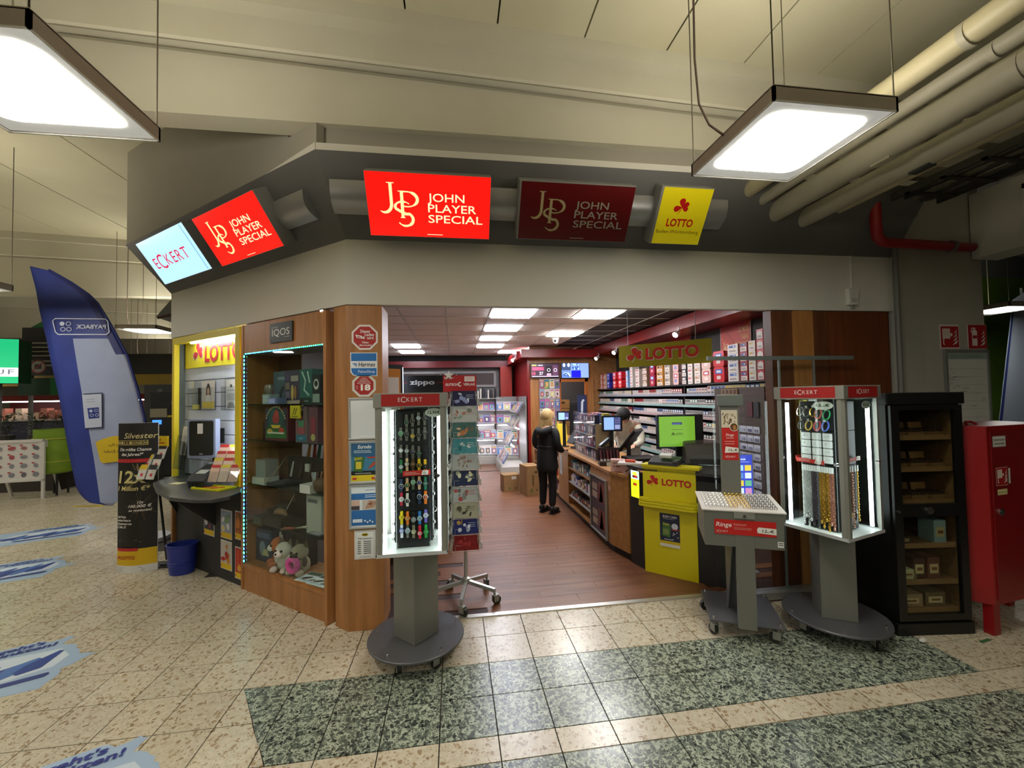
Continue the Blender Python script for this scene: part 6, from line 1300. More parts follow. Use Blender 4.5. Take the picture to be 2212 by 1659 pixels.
o = thing('lottery_terminal', 'rounded dark grey lottery terminal right of the green monitor', 'device', FR(2.62, 4.06, 1.015, -20)); MB(M('55504c', .35)).prism([(-.22, -.14, 0), (-.22, .16, 0), (-.22, .16, .22), (-.22, .06, .235), (-.22, -.05, .21), (-.22, -.13, .10)], (.42, 0, 0)).build('housing', o, bevel=.02); MB('2a2826').box(-.18, .16, -.145, -.135, .02, .06).build('slot', o)
o = thing('slip_printer', 'flat black slip printer with paper on the yellow desk ledge', 'device', FR(2.03, 3.82, 1.062, -44)); MB(M('2c2c2d', .35)).prism([(-.14, -.08, 0), (-.14, .12, 0), (-.14, .12, .07), (-.14, -.06, .025)], (.28, 0, 0)).build('housing', o, bevel=.004); MB('d8d4cc').box(-.05, .06, .02, .09, .06, .085, Matrix.Rotation(R(12), 4, 'X')).build('paper', o); MB('4a4a4c').box(.09, .13, -.07, .05, .03, .05).build('lid', o)
o = thing('paper_stack', 'stack of papers with an orange pack at the left of the black desk', 'papers', FR(1.84, 4.19, 1.0155, -30)); MB('cfc8c4').box(-.12, .12, -.08, .08, 0, .02).build('sheet', o); MB('d8543a').rbox(-.05, .05, -.03, .03, .02, .045, .01).build('pack', o)
# lit lottery poster stand behind the clear screen
o = thing('lit_poster', 'bright blue lit lottery poster behind the clear screen', 'display', FR(2.80, 3.78, .58, -12))
MB('c9ccd4').box(-.13, .13, 0, .03, -.01, .56).build('case', o); p = Print(-.0005, emit=.62); p.rect(-.12, 0, .12, .55, '3c4ab8'); p.rect(-.12, 0, .12, .07, 'c4dcf4'); p.rect(-.12, .07, .12, .14, 'e4d840'); p.text('LOTTO', .04, .10, .014, '8a6a24', w=.06); clover(p, -.01, .105, .014, '8a6a24'); p.text('Rubbellose', -.02, .50, .022, 'dfe8ff', w=.15, bold=.02); p.lines(-.1, .1, .48, .012, 1, 'aac0f0')
for r_ in range(4):
    for c_ in range(3): p.rect(-.105+.075*c_, .17+.075*r_, -.045+.075*c_, .225+.075*r_, ['5a8ac8', 'e8c84a', 'd8e8f4', '6ab88a', 'c88ab8', 'a4d0e8'][(r_*5+c_*2) % 6]); p.y += p.step
p.build('print', o); MB('8a8c90').box(-.015, .015, .03, .05, -.575, .3).box(-.12, .12, -.08, .1, -.58, -.57).build('stand', o)
# acrylic display on the counter
o = thing('acrylic_display', 'tall clear acrylic display of packets standing on the counter', 'display', FR(1.80, 5.18, .902))
b = MB(ACRYL); b.box(0, .004, 0, .94, 0, .62).box(0, .26, 0, .004, 0, .62).box(0, .26, .936, .94, 0, .62); b.build('acrylic', o)
MB(M('b9a27a', .5)).box(.01, .26, -.003, -.001, .14, .46).build('side_card', o)
for z in (.0, .15, .31, .46): MB(M('b9b9b6', .4)).box(.005, .25, .01, .93, z, z+.008).build('tier', o)
for k, z in enumerate((.01, .16, .32, .47)):
    for j in range(9):
        q = MB(['8a6a74', '7a3a44', '4a3a5a', 'a88a8a', '5a4a64', 'b03a4a', '3a3a54'][(j*3+k*2) % 7]).box(-.03, .03, -.04, .04, 0, .115).use(['d8c8c8', 'c0b0b8', '2a2a34'][(j+k) % 3]).quad((-.031, .03, .03), (-.031, -.03, .03), (-.031, -.03, .085), (-.031, .03, .085)).build('cigarillo_pack')
        q.matrix_world = FR(1.85, 5.25+.10*j, .903+z); tag(q, 'cigarillo pack on the %s tier of the acrylic counter display' % ORD[k], 'packet', 'cigarillo packs on tier %d of the acrylic display' % (k+1))
for j, c in enumerate(('c9b83a', '3a4a8a', 'b87a88', 'a86a78')):
    q = MB(c).box(-.04, .04, -.05, .05, 0, .13).build('leaflet_pack'); q.matrix_world = FR(1.86, 5.26+.13*j, .903+.478+.12) if False else FR(1.98, 5.26+.13*j, .903+.47); tag(q, ['yellow', 'blue', 'pink', 'rose'][j]+' leaflet pack at the back of the acrylic display top tier', 'packet', 'leaflet packs on top of the acrylic display')
# chocolate display, pink boxes, terminal screens
o = thing('sweets_display', 'dark counter display of sweet tubes beside the screen post', 'display', FR(1.86, 4.83, .902, -12)); b = MB('2c1c18'); b.box(-.13, .13, -.08, .08, 0, .05).box(-.13, .13, .06, .08, .05, .2); b.build('tray', o); MB('c9cfc8').box(-.05, .06, -.084, -.081, .0, .045).build('price_card', o)
for k in range(6): MB(['5a2430', '3a1c20', '6a2c2c'][k % 3]).cyl((-.10+.04*k, -.02, .02), (-.10+.04*k, .04, .17), .015, seg=8).use('d8d0c8').cyl((-.10+.04*k, -.028, .0505), (-.10+.04*k, -.024, .075), .0155, seg=8).build('tube', o)
def pinkdraw1(p): p.text('NICE', -.05, .085, .022, '4a3434', w=.075, al='l', bold=.02); p.text('SLIMS', -.05, .05, .022, '4a3434', w=.075, al='l', bold=.02)
def pinkdraw2(p):
    for k in range(2): p.stroke([(-.045+.05*k, .105), (0+.05*k, .065), (-.045+.05*k, .025)], .014, '3a2c2c')
for k, (x, y, fn, lb) in enumerate(((1.80, 4.43, pinkdraw1, 'left pink carton with dark lettering on the counter corner'), (1.87, 4.27, pinkdraw2, 'right pink carton with a dark double arrow on the counter corner'))):
    o = thing('pink_carton', lb, 'box', FR(x, y, .902, -25), 'pink cartons on the counter corner'); MB('d0a49a').box(-.075, .075, -.055, .055, 0, .13).build('carton', o); p = Print(-.056); fn(p); p.build('print', o)
def blue_scr(p, W, H_): p.rect(-W/2+.018, .018, W/2-.018, H_-.018, '2c3a5a'); p.rect(-W/2+.022, .022, W*.08, H_-.022, '86a8ec'); p.rect(W*.13, .03, W/2-.03, H_*.42, '8a90b8'); p.rect(W*.13, H_*.5, W/2-.03, H_-.03, '5a5a88'); p.lines(W*.15, W/2-.04, H_*.75, .03, 2, '2a2a4a')
o = screen('customer_screen', 'customer screen on a black post with a blue page, nearest on the counter', FR(1.99, 5.05, 1.285, -7), .255, .20, blue_scr, emit=.62)
MB(BLK).cyl((0, .06, .1), (0, .06, -.383), .025, seg=12).cyl((0, .06, -.383), (0, .06, -.37), .07, seg=16).build('post', o)
o = thing('cash_monitor', 'tilted black cashier monitor behind the nearest customer screen', 'monitor', FR(2.16, 5.02, .902, -20)); T_ = Matrix.Translation((.06, .06, .27)) @ Matrix.Rotation(R(-20), 4, 'Z') @ Matrix.Rotation(R(38), 4, 'Y'); MB(BLK).rbox(-.02, .02, -.2, .2, -.16, .16, .02, T=T_).build('housing', o); MB(BLK).box(-.06, .1, -.08, .08, 0, .03).box(.0, .05, -.03, .03, .03, .24).build('foot', o)
o = thing('card_terminal', 'card terminal with a lit receipt slot held beside the screen post', 'device', FR(1.90, 5.02, .902)); MB(BLK).box(-.03, .03, -.02, .02, 0, .20).build('arm', o); T_ = Matrix.Translation((-.02, 0, .25)) @ Matrix.Rotation(R(-38), 4, 'Y'); MB('26282a').rbox(-.09, .09, -.04, .04, -.015, .02, .01, T=T_).use('c4ccd0').box(-.07, .07, -.03, .03, .02, .022, T_).build('terminal', o)
o = screen('customer_screen', 'customer screen with a pale blue page right of the woman, further back', FR(1.80, 6.7, 1.33, -3), .215, .16, blue_scr, emit=.62)
MB(BLK).cyl((.02, .06, .08), (.02, .06, -.428), .028, seg=12).cyl((.02, .06, -.428), (.02, .06, -.415), .08, seg=16).build('post', o)
o = thing('cash_monitor', 'tilted black cashier monitor in front of the woman', 'monitor', FR(1.93, 6.45, .902, 10)); T_ = Matrix.Translation((-.02, 0, .2)) @ Matrix.Rotation(R(35), 4, 'Y'); MB(BLK).rbox(-.02, .02, -.12, .12, -.14, .14, .02, T=T_).build('housing', o); MB(BLK).box(-.06, .08, -.08, .08, 0, .03).box(-.02, .02, -.03, .03, .03, .2).build('foot', o)
o = thing('till_block', 'black cash drawer block on the counter behind the sweets', 'device', FR(2.2, 4.72, .902)); MB(BLK).rbox(-.18, .18, -.15, .15, 0, .10, .01).build('body', o)
o = thing('yellow_display', 'yellow cardboard display beyond the woman', 'display', FR(1.86, 7.3, .902)); MB('d8c01c').prism([(-.02, -.10, 0), (-.02, .10, 0), (-.02, .06, .34), (-.02, -.02, .34)], (.16, 0, 0)).use('b8302a').box(-.03, -.021, -.06, .04, .12, .22).build('card', o)
# hanging lottery sign
HL = FR(2.115, 5.08, 0, math.degrees(math.atan2(4.3-5.08, 2.89-2.115)))
o = thing('hanging_sign', 'yellow hanging lottery sign over the counter', 'sign', HL)
MB(M('a89e10', .45)).box(0, 1.10, 0, .02, 2.095, 2.372).build('board', o)
p = Print(-.0006); p.rect(0, 2.096, 1.10, 2.371, 'b0a412'); clover(p, .215, 2.235, .105, 'e0351c', 'f2efe0'); p.text('LOTTO', .352, 2.178, .125, 'f2efe0', w=.62, al='l', bold=.06); p.text('LOTTO', .348, 2.182, .125, 'e0351c', w=.62, al='l', bold=.045); p.build('lettering', o)
for x in (.12, .93): MB(M('b0b0aa', .4, .5)).cyl((x, .01, 2.372), (x, .01, 2.90), .004, seg=6).build('rod', o)
# ================================================================== TOBACCO WALL
t = thing('tobacco_shelving', 'dark tobacco shelving along the right wall behind the counter', 'shelf', FR(0, 0))
MB(M('17120f', .6)).box(3.62, 3.66, 3.95, 9.4, .2, 1.885).build('back_panel', t)
TZ = [1.885, 1.735, 1.575, 1.415, 1.255, 1.095, .935, .775, .615]
for k, z in enumerate(TZ):
    b = MB(M('1c1714', .5)); b.box(3.38 if k else 3.36, 3.64, 3.95, 9.4, z-.022, z); b.build('board', t)
    if k: MB(M(['a9a29e', '8a8f9c', '86a4a0', 'a58a8c', '9a9490'][k % 5], .4)).box(3.372, 3.379, 3.95, 9.4, z-.024, z+.012).build('price_rail', t)
for y in (5.75, 7.55): MB(M('1c1714', .5)).box(3.40, 3.64, y-.012, y+.012, .2, 1.86).build('divider', t)
PK = [('c4bab4', 'a83a34', 'white and red'), ('a8a4a4', '3a5a9a', 'white and blue'), ('8a8684', '5a5a5a', 'grey'), ('7a2a2c', 'd8c8c0', 'dark red'), ('b4a890', 'c9a84a', 'white and gold'), ('3a4a6a', 'd0d0d4', 'navy'), ('a89a8c', '4a3a30', 'tan'), ('c8b8b4', '7a4a4a', 'pale pink'), ('5a7a6a', 'd8d8d0', 'green'), ('2a2a2c', 'c4c4c0', 'black')]
def pack_mesh(i, w_=.055, h=.09):
    a, c, _ = PK[i]; x = -.0122
    b = MB(M(a, .35)); b.box(-.012, .012, -w_/2, w_/2, 0, h)
    b.use(M('b4a9a4', .4)); b.quad((x, w_/2, 0), (x, -w_/2, 0), (x, -w_/2, h*.48), (x, w_/2, h*.48)); b.use(M('3a3434', .5)); b.quad((x-.0002, w_*.38, h*.15), (x-.0002, -w_*.38, h*.15), (x-.0002, -w_*.38, h*.3), (x-.0002, w_*.38, h*.3))
    b.use(M(c, .35)); b.quad((x, w_*.35, h*.58), (x, -w_*.35, h*.58), (x, -w_*.35, h*.86), (x, w_*.35, h*.86)); return b.mesh('cigarette_pack')
PM = [pack_mesh(i) for i in range(len(PK))]
npk = 0; restb = MB()
cand = []
for k, z in enumerate(TZ[1:], 1):
    y = 4.02; run = random.randrange(len(PK)); left = 3
    while y < 9.35:
        if left == 0: run = random.randrange(len(PK)); left = random.randint(2, 7)
        left -= 1
        if not (abs(y-5.75) < .045 or abs(y-7.55) < .045):
            s_ = 1.25 if (k == 1 and y < 5.2) else 1.0
            cand.append((y, k, z, run, s_))
        y += .062*(1.2 if (k == 1 and y < 5.2) else 1)
# the nearest rows the counter does not hide are individuals
def seen(c):
    y, k, z, _, _ = c
    # line from the eye over the counter, desk and monitor
    return (z-1.75)/3.4*1.9+1.75 > .95
vis = sorted([c for c in cand if seen(c)], key=lambda c: c[0]); ind = set(id(c) for c in vis[:300])
for c in cand:
    y, k, z, i, s_ = c
    if id(c) in ind:
        o = link('cigarette_pack', PM[i]); o.matrix_world = FR(3.405, y, z+.0005) @ Matrix.Diagonal((1, s_, s_, 1))
        tag(o, '%s cigarette pack on the %s shelf down of the tobacco wall' % (PK[i][2], ORD[k]), 'packet', '%s cigarette packs on shelf %d of the tobacco wall' % (PK[i][2], k+1))
    else:
        a, cc, _ = PK[i]; restb.use(M(a, .35)); restb.box(3.393, 3.417, y-.027, y+.027, z, z+.09); restb.use(M('b4a9a4', .4)); restb.quad((3.3925, y+.027, z), (3.3925, y-.027, z), (3.3925, y-.027, z+.042), (3.3925, y+.027, z+.042))
o = stuff(restb.build('cigarette_packs')); tag(o, 'far and low rows of small cigarette packs on the tobacco wall', 'packets')
# big cartons and tubs on the top shelf
def carton(label, y, z, w_, h, base, band, mark, tub=False, lid='c9a09a'):
    o = thing('tobacco_tub' if tub else 'tobacco_carton', label, 'box', FR(3.47, y, z), 'tubs and cartons on top of the tobacco wall')
    if tub: MB(M(base, .3)).rbox(-.06, .08, -w_/2, w_/2, 0, h, .03, ax='x').build('tub', o, bevel=.006); MB(M(lid, .3)).rbox(-.068, -.058, -w_/2-.004, w_/2+.004, .0, h, .03, ax='x').build('lid', o); x = -.069
    else: MB(M(base, .4)).box(-.06, .08, -w_/2, w_/2, 0, h).build('carton', o); x = -.0606
    p = Print(0, T=Matrix.Translation((x, 0, 0)) @ Matrix.Rotation(R(-90), 4, 'Z')); ww = w_*.42
    if tub: p.rect(-ww*.8, h*.55, ww*.8, h*.85, band); p.rect(-ww*.5, h*.62, ww*.5, h*.78, 'd8dcec'); p.rect(-ww*.45, h*.2, ww*.45, h*.42, mark); p.build('label', o); return
    p.rect(-ww, h*.06, ww, h*.52, 'e0d4cc'); p.rect(-ww*.8, h*.3, ww*.6, h*.36, '6a4a44'); p.y += p.step; p.rect(-ww*.8, h*.18, ww*.8, h*.24, '6a4a44')
    if mark == 'roof': p.poly([(-ww, h*.52), (ww, h*.52), (ww, h*.68), (0, h*.86), (-ww, h*.68)], 'e0d4cc')
    else: p.rect(-ww*.8, h*.62, ww*.7, h*.88, band); p.ell(ww*.3, h*.75, ww*.2, h*.1, 'c9d0e0', 10)
    p.build('label', o)
TOPZ = 1.886
y = 4.06
for k in range(5):
    for j in range([6, 5][k] if k < 2 else 4):
        h = .115; wc = [.10, .10, .11, .12, .19][k]; yc = [4.08, 4.20, 4.33, 4.47, 4.66][k]
        if k == 4 and j > 3: continue
        carton('%s tobacco carton, %s up in stack %d from the right end' % (['red roofed', 'red roofed', 'white and gold', 'dark red', 'wide white and blue'][k], ORD[j], k+1), yc, TOPZ+h*j, wc, h-.003, ['c01c20', 'c4202a', 'dccfc4', 'a8242c', 'd8ccc8'][k], ['c01c20', 'c01c20', 'c9a050', '3a5a9a', '4a62a8'][k], 'roof' if k < 2 else 'box')
for k, (yc, w_, h, c, lid, band, mk, lb, st) in enumerate(((4.93, .21, .20, 'b8242c', 'd4242c', '4a62b0', 'e0c8c4', 'red tobacco tub with a dark panel', 2), (5.20, .19, .19, 'cfa8a0', 'd8b4aa', 'c8403a', 'e8d8d0', 'pale pink tobacco tub', 2), (5.98, .15, .20, 'cfa4a0', 'd4aaa6', 'b8505a', '6a8ac8', 'pink tobacco tub with a blue label', 2),
        (6.75, .16, .20, '8a1c34', 'a4243c', '4a6ab8', 'd8c0b8', 'crimson tobacco tub with a blue square', 2), (8.15, .16, .17, 'd4242c', 'e0302c', 'f0d0cc', 'f4e4e0', 'bright red tobacco tub, nearer pair', 2), (8.45, .16, .17, 'd4242c', 'e0302c', 'f0d0cc', 'f4e4e0', 'bright red tobacco tub, further pair', 2), (8.8, .16, .17, '24247a', '2c2c94', '7a88d8', 'd8d8f0', 'dark blue tobacco tub', 2))):
    for j in range(st): carton('%s, %s of its stack' % (lb, ['bottom', 'top'][j]), yc, TOPZ+(h+.003)*j, w_, h, c, band, mk, True, lid)
for k, (yc, w_, n, c, band, lb) in enumerate(((5.42, .14, 3, 'c8bcb4', 'b87a4a', 'mixed white carton'), (5.60, .12, 4, 'd8ccc4', 'b8484a', 'white carton with red marks'), (5.76, .12, 4, '3a3a44', 'd8c8b8', 'black and white carton'), (6.25, .16, 3, 'b8a898', '5a4a44', 'grey-brown tobacco pouch carton'), (6.50, .20, 3, 'c88a3c', '4a3a2c', 'orange-brown tobacco pouch carton'), (7.05, .18, 3, '8a6a54', 'c9b8a0', 'brown tobacco pouch carton'), (7.35, .16, 3, 'd0c0b8', 'a85a5a', 'pale carton with pink lettering'), (7.62, .12, 4, 'ddd4cc', 'b86a5a', 'white carton in a tall stack'), (7.82, .10, 3, '6a9ad0', 'd8e4f0', 'light blue carton'), (9.05, .16, 3, 'c8a878', 'b8383a', 'red-edged mixed carton at the far end'), (9.25, .14, 3, 'b8423c', 'd8c8a0', 'reddish carton at the far end'))):
    for j in range(n): carton('%s, %s in its stack on the top shelf' % (lb, ORD[j]), yc, TOPZ+.113*j, w_, .11, c, band, 'box')
for k, (yc, w_, h) in enumerate(((5.18, .62, .50), (6.55, .62, .50))):
    o = thing('wall_poster', ['red poster with a diamond monogram and slogan above the cartons', 'second red poster half hidden by the hanging sign'][k], 'poster', FR(3.845, yc, 2.2, -90)); MB('c9b4a8').box(-w_/2, w_/2, -.015, 0, 0, h).build('board', o)
    p = Print(-.0156); p.rect(-w_/2+.01, .01, w_/2-.01, h-.01, 'b8382a'); p.poly([(-.28, .03), (-.05, .19), (-.28, .35)], 'c8442c'); p.poly([(-.2, .4), (.0, .2), (.0, .26), (-.14, .4)], 'a83024'); jps(p, -.27, .11, .15, 'e8c8a0')
    for j, s_ in enumerate(('SO MUSS', 'TABAK', 'SCHMECKEN')): p.text(s_, .285, .36-.10*j, .07, 'e0a468', w=[.20, .16, .27][j], al='r', bold=.02); p.y += p.step
    p.build('print', o)
# hook board with white blister cards at the near end of the tobacco wall
t = thing('hook_board', 'board of white blister cards at the near end of the tobacco wall', 'display', FR(3.36, 4.42, .45, -90)); MB(M('4a3a34', .6)).box(-.55, .32, .0, .015, 0, .98).build('board', t)
for r_ in range(9):
    for c_ in range(5):
        o = link('blister_card', _tm.setdefault(('bl', (r_+c_) % 3), MB(M('c9c9d4', .25)).rbox(-.048, .048, -.006, 0, 0, .075, .006, ax='y').use(['8a8aa0', 'a4a4b8', '6a6a84'][(r_+c_) % 3]).rbox(-.03, .03, -.012, -.006, .012, .045, .008, ax='y').mesh('blister_card')))
        o.matrix_world = FR(3.36, 4.42, .45, -90) @ Matrix.Translation((-.0+.105*(c_-2)-.02, -.0005, .02+.102*r_)); tag(o, 'white blister card in the %s row of the hook board, %s column' % (ORD[8-r_], ORD[c_]), 'packet', 'white blister cards on the hook board')
for k, (x, z, w_, h, c, lb) in enumerate(((-.30, 1.06, .28, .2, 'c8a05a', 'tan card with a pink picture above the hook board'), (.10, 1.02, .08, .17, '5a2430', 'dark red pouch above the hook board'), (.20, 1.02, .08, .17, '2c2a34', 'black pouch above the hook board'), (-.25, .995+.28, .30, .07, '8a6a44', 'brown flat cartons above the tan card'))):
    o = thing('hanging_item', lb, 'packet', FR(3.36, 4.42, .45, -90) @ Matrix.Translation((x, 0, z))); MB(c).box(-w_/2, w_/2, -.01, .0, 0, h).build('card', o)
    if k == 0: p = Print(-.0105); p.ell(0, .11, .08, .06, 'b87a7a'); p.rect(-.1, .01, .02, .04, 'ddd4c8'); p.build('print', o)
    if k == 3: p = Print(-.0105); [p.rect(-.13+.07*j, .01, -.08+.07*j, .06, '4a3424') for j in range(4)]; p.build('print', o)
MB(M('4a3a34', .6)).box(-.55, .32, .001, .016, .98, 1.36).build('upper_board', t)
# lighter display with a dark case, small bright poster behind the pillar
t = thing('lighter_display', 'black lighter showcase with a lettered header behind the watch stand', 'display', FR(-.36, 5.2))
b = MB('151515'); b.box(-.48, .42, 0, .4, 0, .5).box(-.48, .42, 0, .4, 1.55, 1.62).box(-.48, -.45, 0, .4, .5, 1.55).box(.39, .42, 0, .4, .5, 1.55).box(-.48, .42, .38, .4, .5, 1.55); b.build('case', t)
MB('131313').box(-.48, .42, -.01, .36, 1.86, 2.03).build('header', t); MB('1c1b18').box(-.48, .42, 0, .38, 1.62, 1.86).build('upper_case', t); p = Print(-.0106); p.text('zippo', -.02, 1.92, .055, 'e4e4e4', w=.30, bold=.03); p.rect(-.44, 1.938, -.2, 1.944, 'b02020'); p.rect(.16, 1.938, .4, 1.944, 'b02020'); p.build('lettering', t)
MB(GLASS).box(-.45, .39, .0, .004, .5, 1.55).build('glass', t); MB('6a3a24').box(-.05, .38, -.004, -.001, 1.66, 1.80).build('strip', t)
t = thing('poster_stand', 'tall lit-edged poster board seen edge-on behind the pillar', 'display', FR(-.80, 4.9, 0, 35)); MB('2a2c30').box(-.25, .25, 0, .05, 0, 2.15).build('board', t); MB(M('dfeaff', .4, 0, 2.5)).box(.25, .256, .0, .05, 1.2, 2.12).build('light_edge', t); p = Print(-.001); p.rect(-.22, 1.3, .22, 2.1, 'd88a2c'); p.rect(-.2, 1.7, .2, 2.0, 'e8e0d4'); p.build('print', t)
t = thing('orange_carton', 'orange display carton beside the lighter showcase', 'box', FR(-.66, 4.62, 0)); MB('3a3430').box(-.12, .1, 0, .2, 0, 1.5).build('column', t); MB('c8702c').box(-.12, .1, -.01, .2, 1.5, 1.72).use('e8d8c8').quad((-.1, -.011, 1.6), (.08, -.011, 1.6), (.08, -.011, 1.66), (-.1, -.011, 1.66)).build('carton', t)
# cardboard boxes beside the woman
for k, (x, y, w_, d_, h, a, lb) in enumerate(((1.33, 7.36, .26, .34, .52, 12, 'tall brown carton with hand holes standing beside the woman'), (1.02, 7.75, .30, .26, .30, 8, 'low brown carton behind the tall one'))):
    o = thing('cardboard_carton', lb, 'box', FR(x, y, 0, a)); c = noisy('8f6c42', '9a764a', 5, .7)
    b = MB(c); b.box(-w_/2, w_/2, -d_/2, -d_/2+.008, 0, h).box(-w_/2, w_/2, d_/2-.008, d_/2, 0, h).box(-w_/2, -w_/2+.008, -d_/2, d_/2, 0, h).box(w_/2-.008, w_/2, -d_/2, d_/2, 0, h).box(-w_/2, w_/2, -d_/2, d_/2, 0, .01); b.build('carton', o)
    MB(c).box(-w_/2, w_/2, -d_/2, -.01, h, h+.006).build('flap', o); MB(c).box(-w_/2, w_/2, .01, d_/2, h, h+.006).build('flap', o)
    p = Print(-d_/2-.001); p.ell(w_*.2, h*.8, .03, .018, '2a1e14', 12); p.ell(w_*.25, h*.2, .014, .014, '2a1e14', 10); p.rect(-w_*.1, h*.35, w_*.05, h*.7, '6a5230') if k == 0 else p.rect(w_*.0, h*.75, w_*.3, h*.92, 'cfc8bc'); p.ell(-w_*.15, h*.2, .02, .03, '5a6a34', 10); p.build('marks', o)
# ================================================================== HALL TO THE LEFT
# paper pillar banner
t = thing('banner_stand', 'black and yellow curved lottery banner standing left of the blue bin', 'banner', FR(-3.30, 4.85, 0, 0))
ARC = [(-.19+.38*i/16, .055*math.cos(math.pi*(i/16-.5))*-1+.05) for i in range(17)]
def curved(pr, z0, z1, x0, x1, col):   # strips that follow the curved sheet
    pass
P = [(x, y, .0) for x, y in ARC]+[(x, y+.004, 0) for x, y in reversed(ARC)]
MB('d9d8d4').prism(P, (0, 0, 1.545)).build('sheet', t)
class Curved(Print):
    def build(s, name='print', parent=None):
        out = []
        for x, y, z in s.b.v: out.append((x, y+.05-.055*math.cos(math.pi*max(-.5, min(.5, x/.38))), z))
        s.b.v = out; return s.b.build(name, parent)
p = Curved(-.002)
def crect(x0, z0, x1, z1, c):
    n = max(1, int((x1-x0)/.024)); y = p.y
    for i in range(n): p.y = y; p.rect(x0+(x1-x0)*i/n, z0, x0+(x1-x0)*(i+1)/n, z1, c)
crect(-.188, .245, .188, 1.543, '15120f'); crect(-.188, .075, .188, .245, 'd8b010')
p.text('Silvester', .04, 1.385, .055, 'd8c890', w=.30, shear=.25, bold=.006); crect(-.185, 1.315, .115, 1.365, 'b8a44a')
for k, ch in enumerate('MILLIONEN'): p.rect(-.18+.0325*k, 1.32, -.152+.0325*k, 1.36, '1c1812'); p.y += p.step; p.text(ch, -.166+.0325*k, 1.326, .026, 'd8c890', w=.017, bold=.01); p.y += p.step
p.text('Die größte Chance', -.01, 1.255, .03, 'ece8e0', w=.30, shear=.2, bold=.02); p.text('des Jahres!*', -.03, 1.205, .03, 'ece8e0', w=.22, shear=.2, bold=.02); crect(-.186, 1.135, .12, 1.172, 'b8242c'); p.lines(-.14, .09, 1.15, .02, 1, 'e8c0bc')
for k in range(40):
    a = random.uniform(0, 360); r0, r1 = random.uniform(.05, .09), random.uniform(.1, .17); p.stroke([(.05+r0*math.cos(R(a)), .98+r0*math.sin(R(a))), (.05+r1*math.cos(R(a)), .98+r1*math.sin(R(a)))], .003, random.choice(['8a7a5a', '5a4a34', 'b4a074'])); p.y += p.step*.95
for k in range(46):
    a = random.uniform(0, 360); r0, r1 = random.uniform(.02, .06), random.uniform(.08, .16); p.stroke([(.06+r0*math.cos(R(a)), .68+r0*math.sin(R(a))), (.06+r1*math.cos(R(a)), .68+r1*math.sin(R(a)))], .003, random.choice(['4a3c2c', '3a2e22', '6a583c'])); p.y += p.step*.95
p.text('12x', -.03, .925, .12, 'dccf8c', w=.28, shear=.12, bold=.02); p.text('1 Million €*', -.02, .845, .045, 'dccf8c', w=.31, shear=.2, bold=.015)
p.text('12x', .06, .71, .026, 'ece8e0', shear=.2, bold=.02); p.text('100.000 €', .05, .67, .028, 'ece8e0', w=.2, shear=.2, bold=.02); p.text('zu gewinnen!', .05, .63, .024, 'ece8e0', w=.2, shear=.2, bold=.02)
for k, s_ in enumerate(('Jede Woche', 'weitere Preise im', 'Gesamtwert von', '1,2 Mio. €!')): p.text(s_, -.175, .565-.035*k, .022, 'ece8e0', w=[.10, .15, .16, .10][k], al='l', shear=.2, bold=.02); p.y += p.step
p.lines(-.17, .1, .33, .02, 2, '5a5044'); crect(-.17, .225, .04, .255, 'b8242c'); clover(p, -.155, .155, .022, 'b04014'); p.text('LOTTO', -.13, .142, .032, 'b04014', w=.15, al='l', bold=.03); p.lines(-.17, .16, .05, .018, 3, 'a4a29c', h=.005)
p.build('print', t)
MB(BLKM).tube([(.10, .10, 1.45), (.21, .16, .06)], .012, 8).build('support_pole', t); MB(BLKM).box(.02, .36, .0+.07, .26, 0, .012).build('base_plate', t); MB(BLKM).box(.18, .26, .10, .20, .012, .03).build('foot_clamp', t); MB(BLKM).tube([(.09, .05, 1.45), (.10, .10, 1.45)], .008).build('top_hook', t)
# beach flag
FY = 5.95
t = thing('beach_flag', 'tall blue feather flag with mirrored lettering left of the shop', 'flag', FR(-4.4, FY))
def Fp(x, z): return (x+4.4, z)
EDR = [Fp(-5.25, 3.50), Fp(-5.05, 3.455), Fp(-4.80, 3.30), Fp(-4.61, 3.15), Fp(-4.51, 3.04), Fp(-4.33, 2.715), Fp(-4.165, 2.36), Fp(-4.04, 1.94), Fp(-3.955, 1.58), Fp(-3.905, 1.22), Fp(-3.95, .9), Fp(-4.05, .7), Fp(-4.31, .455)]
EDL = [Fp(-5.25, 3.50), Fp(-5.18, 3.2), Fp(-5.14, 2.95), Fp(-5.06, 2.58), Fp(-5.005, 2.25), Fp(-4.92, 1.83), Fp(-4.845, 1.42), Fp(-4.78, 1.05), Fp(-4.71, .70), Fp(-4.64, .58), Fp(-4.53, .49), Fp(-4.31, .455)]
def edge(E, z):
    for i in range(len(E)-1):
        if E[i][1] >= z >= E[i+1][1]: f = (E[i][1]-z)/(E[i][1]-E[i+1][1]+1e-9); return E[i][0]+f*(E[i+1][0]-E[i][0])
    return E[-1][0] if z < E[-1][1] else E[0][0]
def ripple(x, z): return .012*math.sin(4.5*x+2.2*z)+.004*math.sin(9*x-3*z)
BLUEF = noisy('24327a', '2c3c88', 3, .55, .05, 30); LAV = noisy('9098b4', '9aa2bc', 2, .6); NAVY = M('141c62', .55); PAYB = M('2a3a84', .55)
b = MB(BLUEF); N = 60; M_ = 16
zs = [3.495-(3.495-.46)*i/N for i in range(N+1)]
CUT = [0, .25, .5, .75, 1]
for z in zs:
    xl_, xr_ = edge(EDL, z), edge(EDR, z); W_ = xr_-xl_
    lx = min(max(-.36+(2.57-min(z, 2.57))*.155, xl_+.08*W_), xl_+.6*W_); hx = max(xl_+.88*W_, lx+.01)
    for x in [xl_+(lx-xl_)*q for q in CUT]+[lx+(hx-lx)*q/8 for q in range(1, 9)]+[hx+(xr_-hx)*q/3 for q in (1, 2, 3)]: b.v.append((x, ripple(x, z), z))
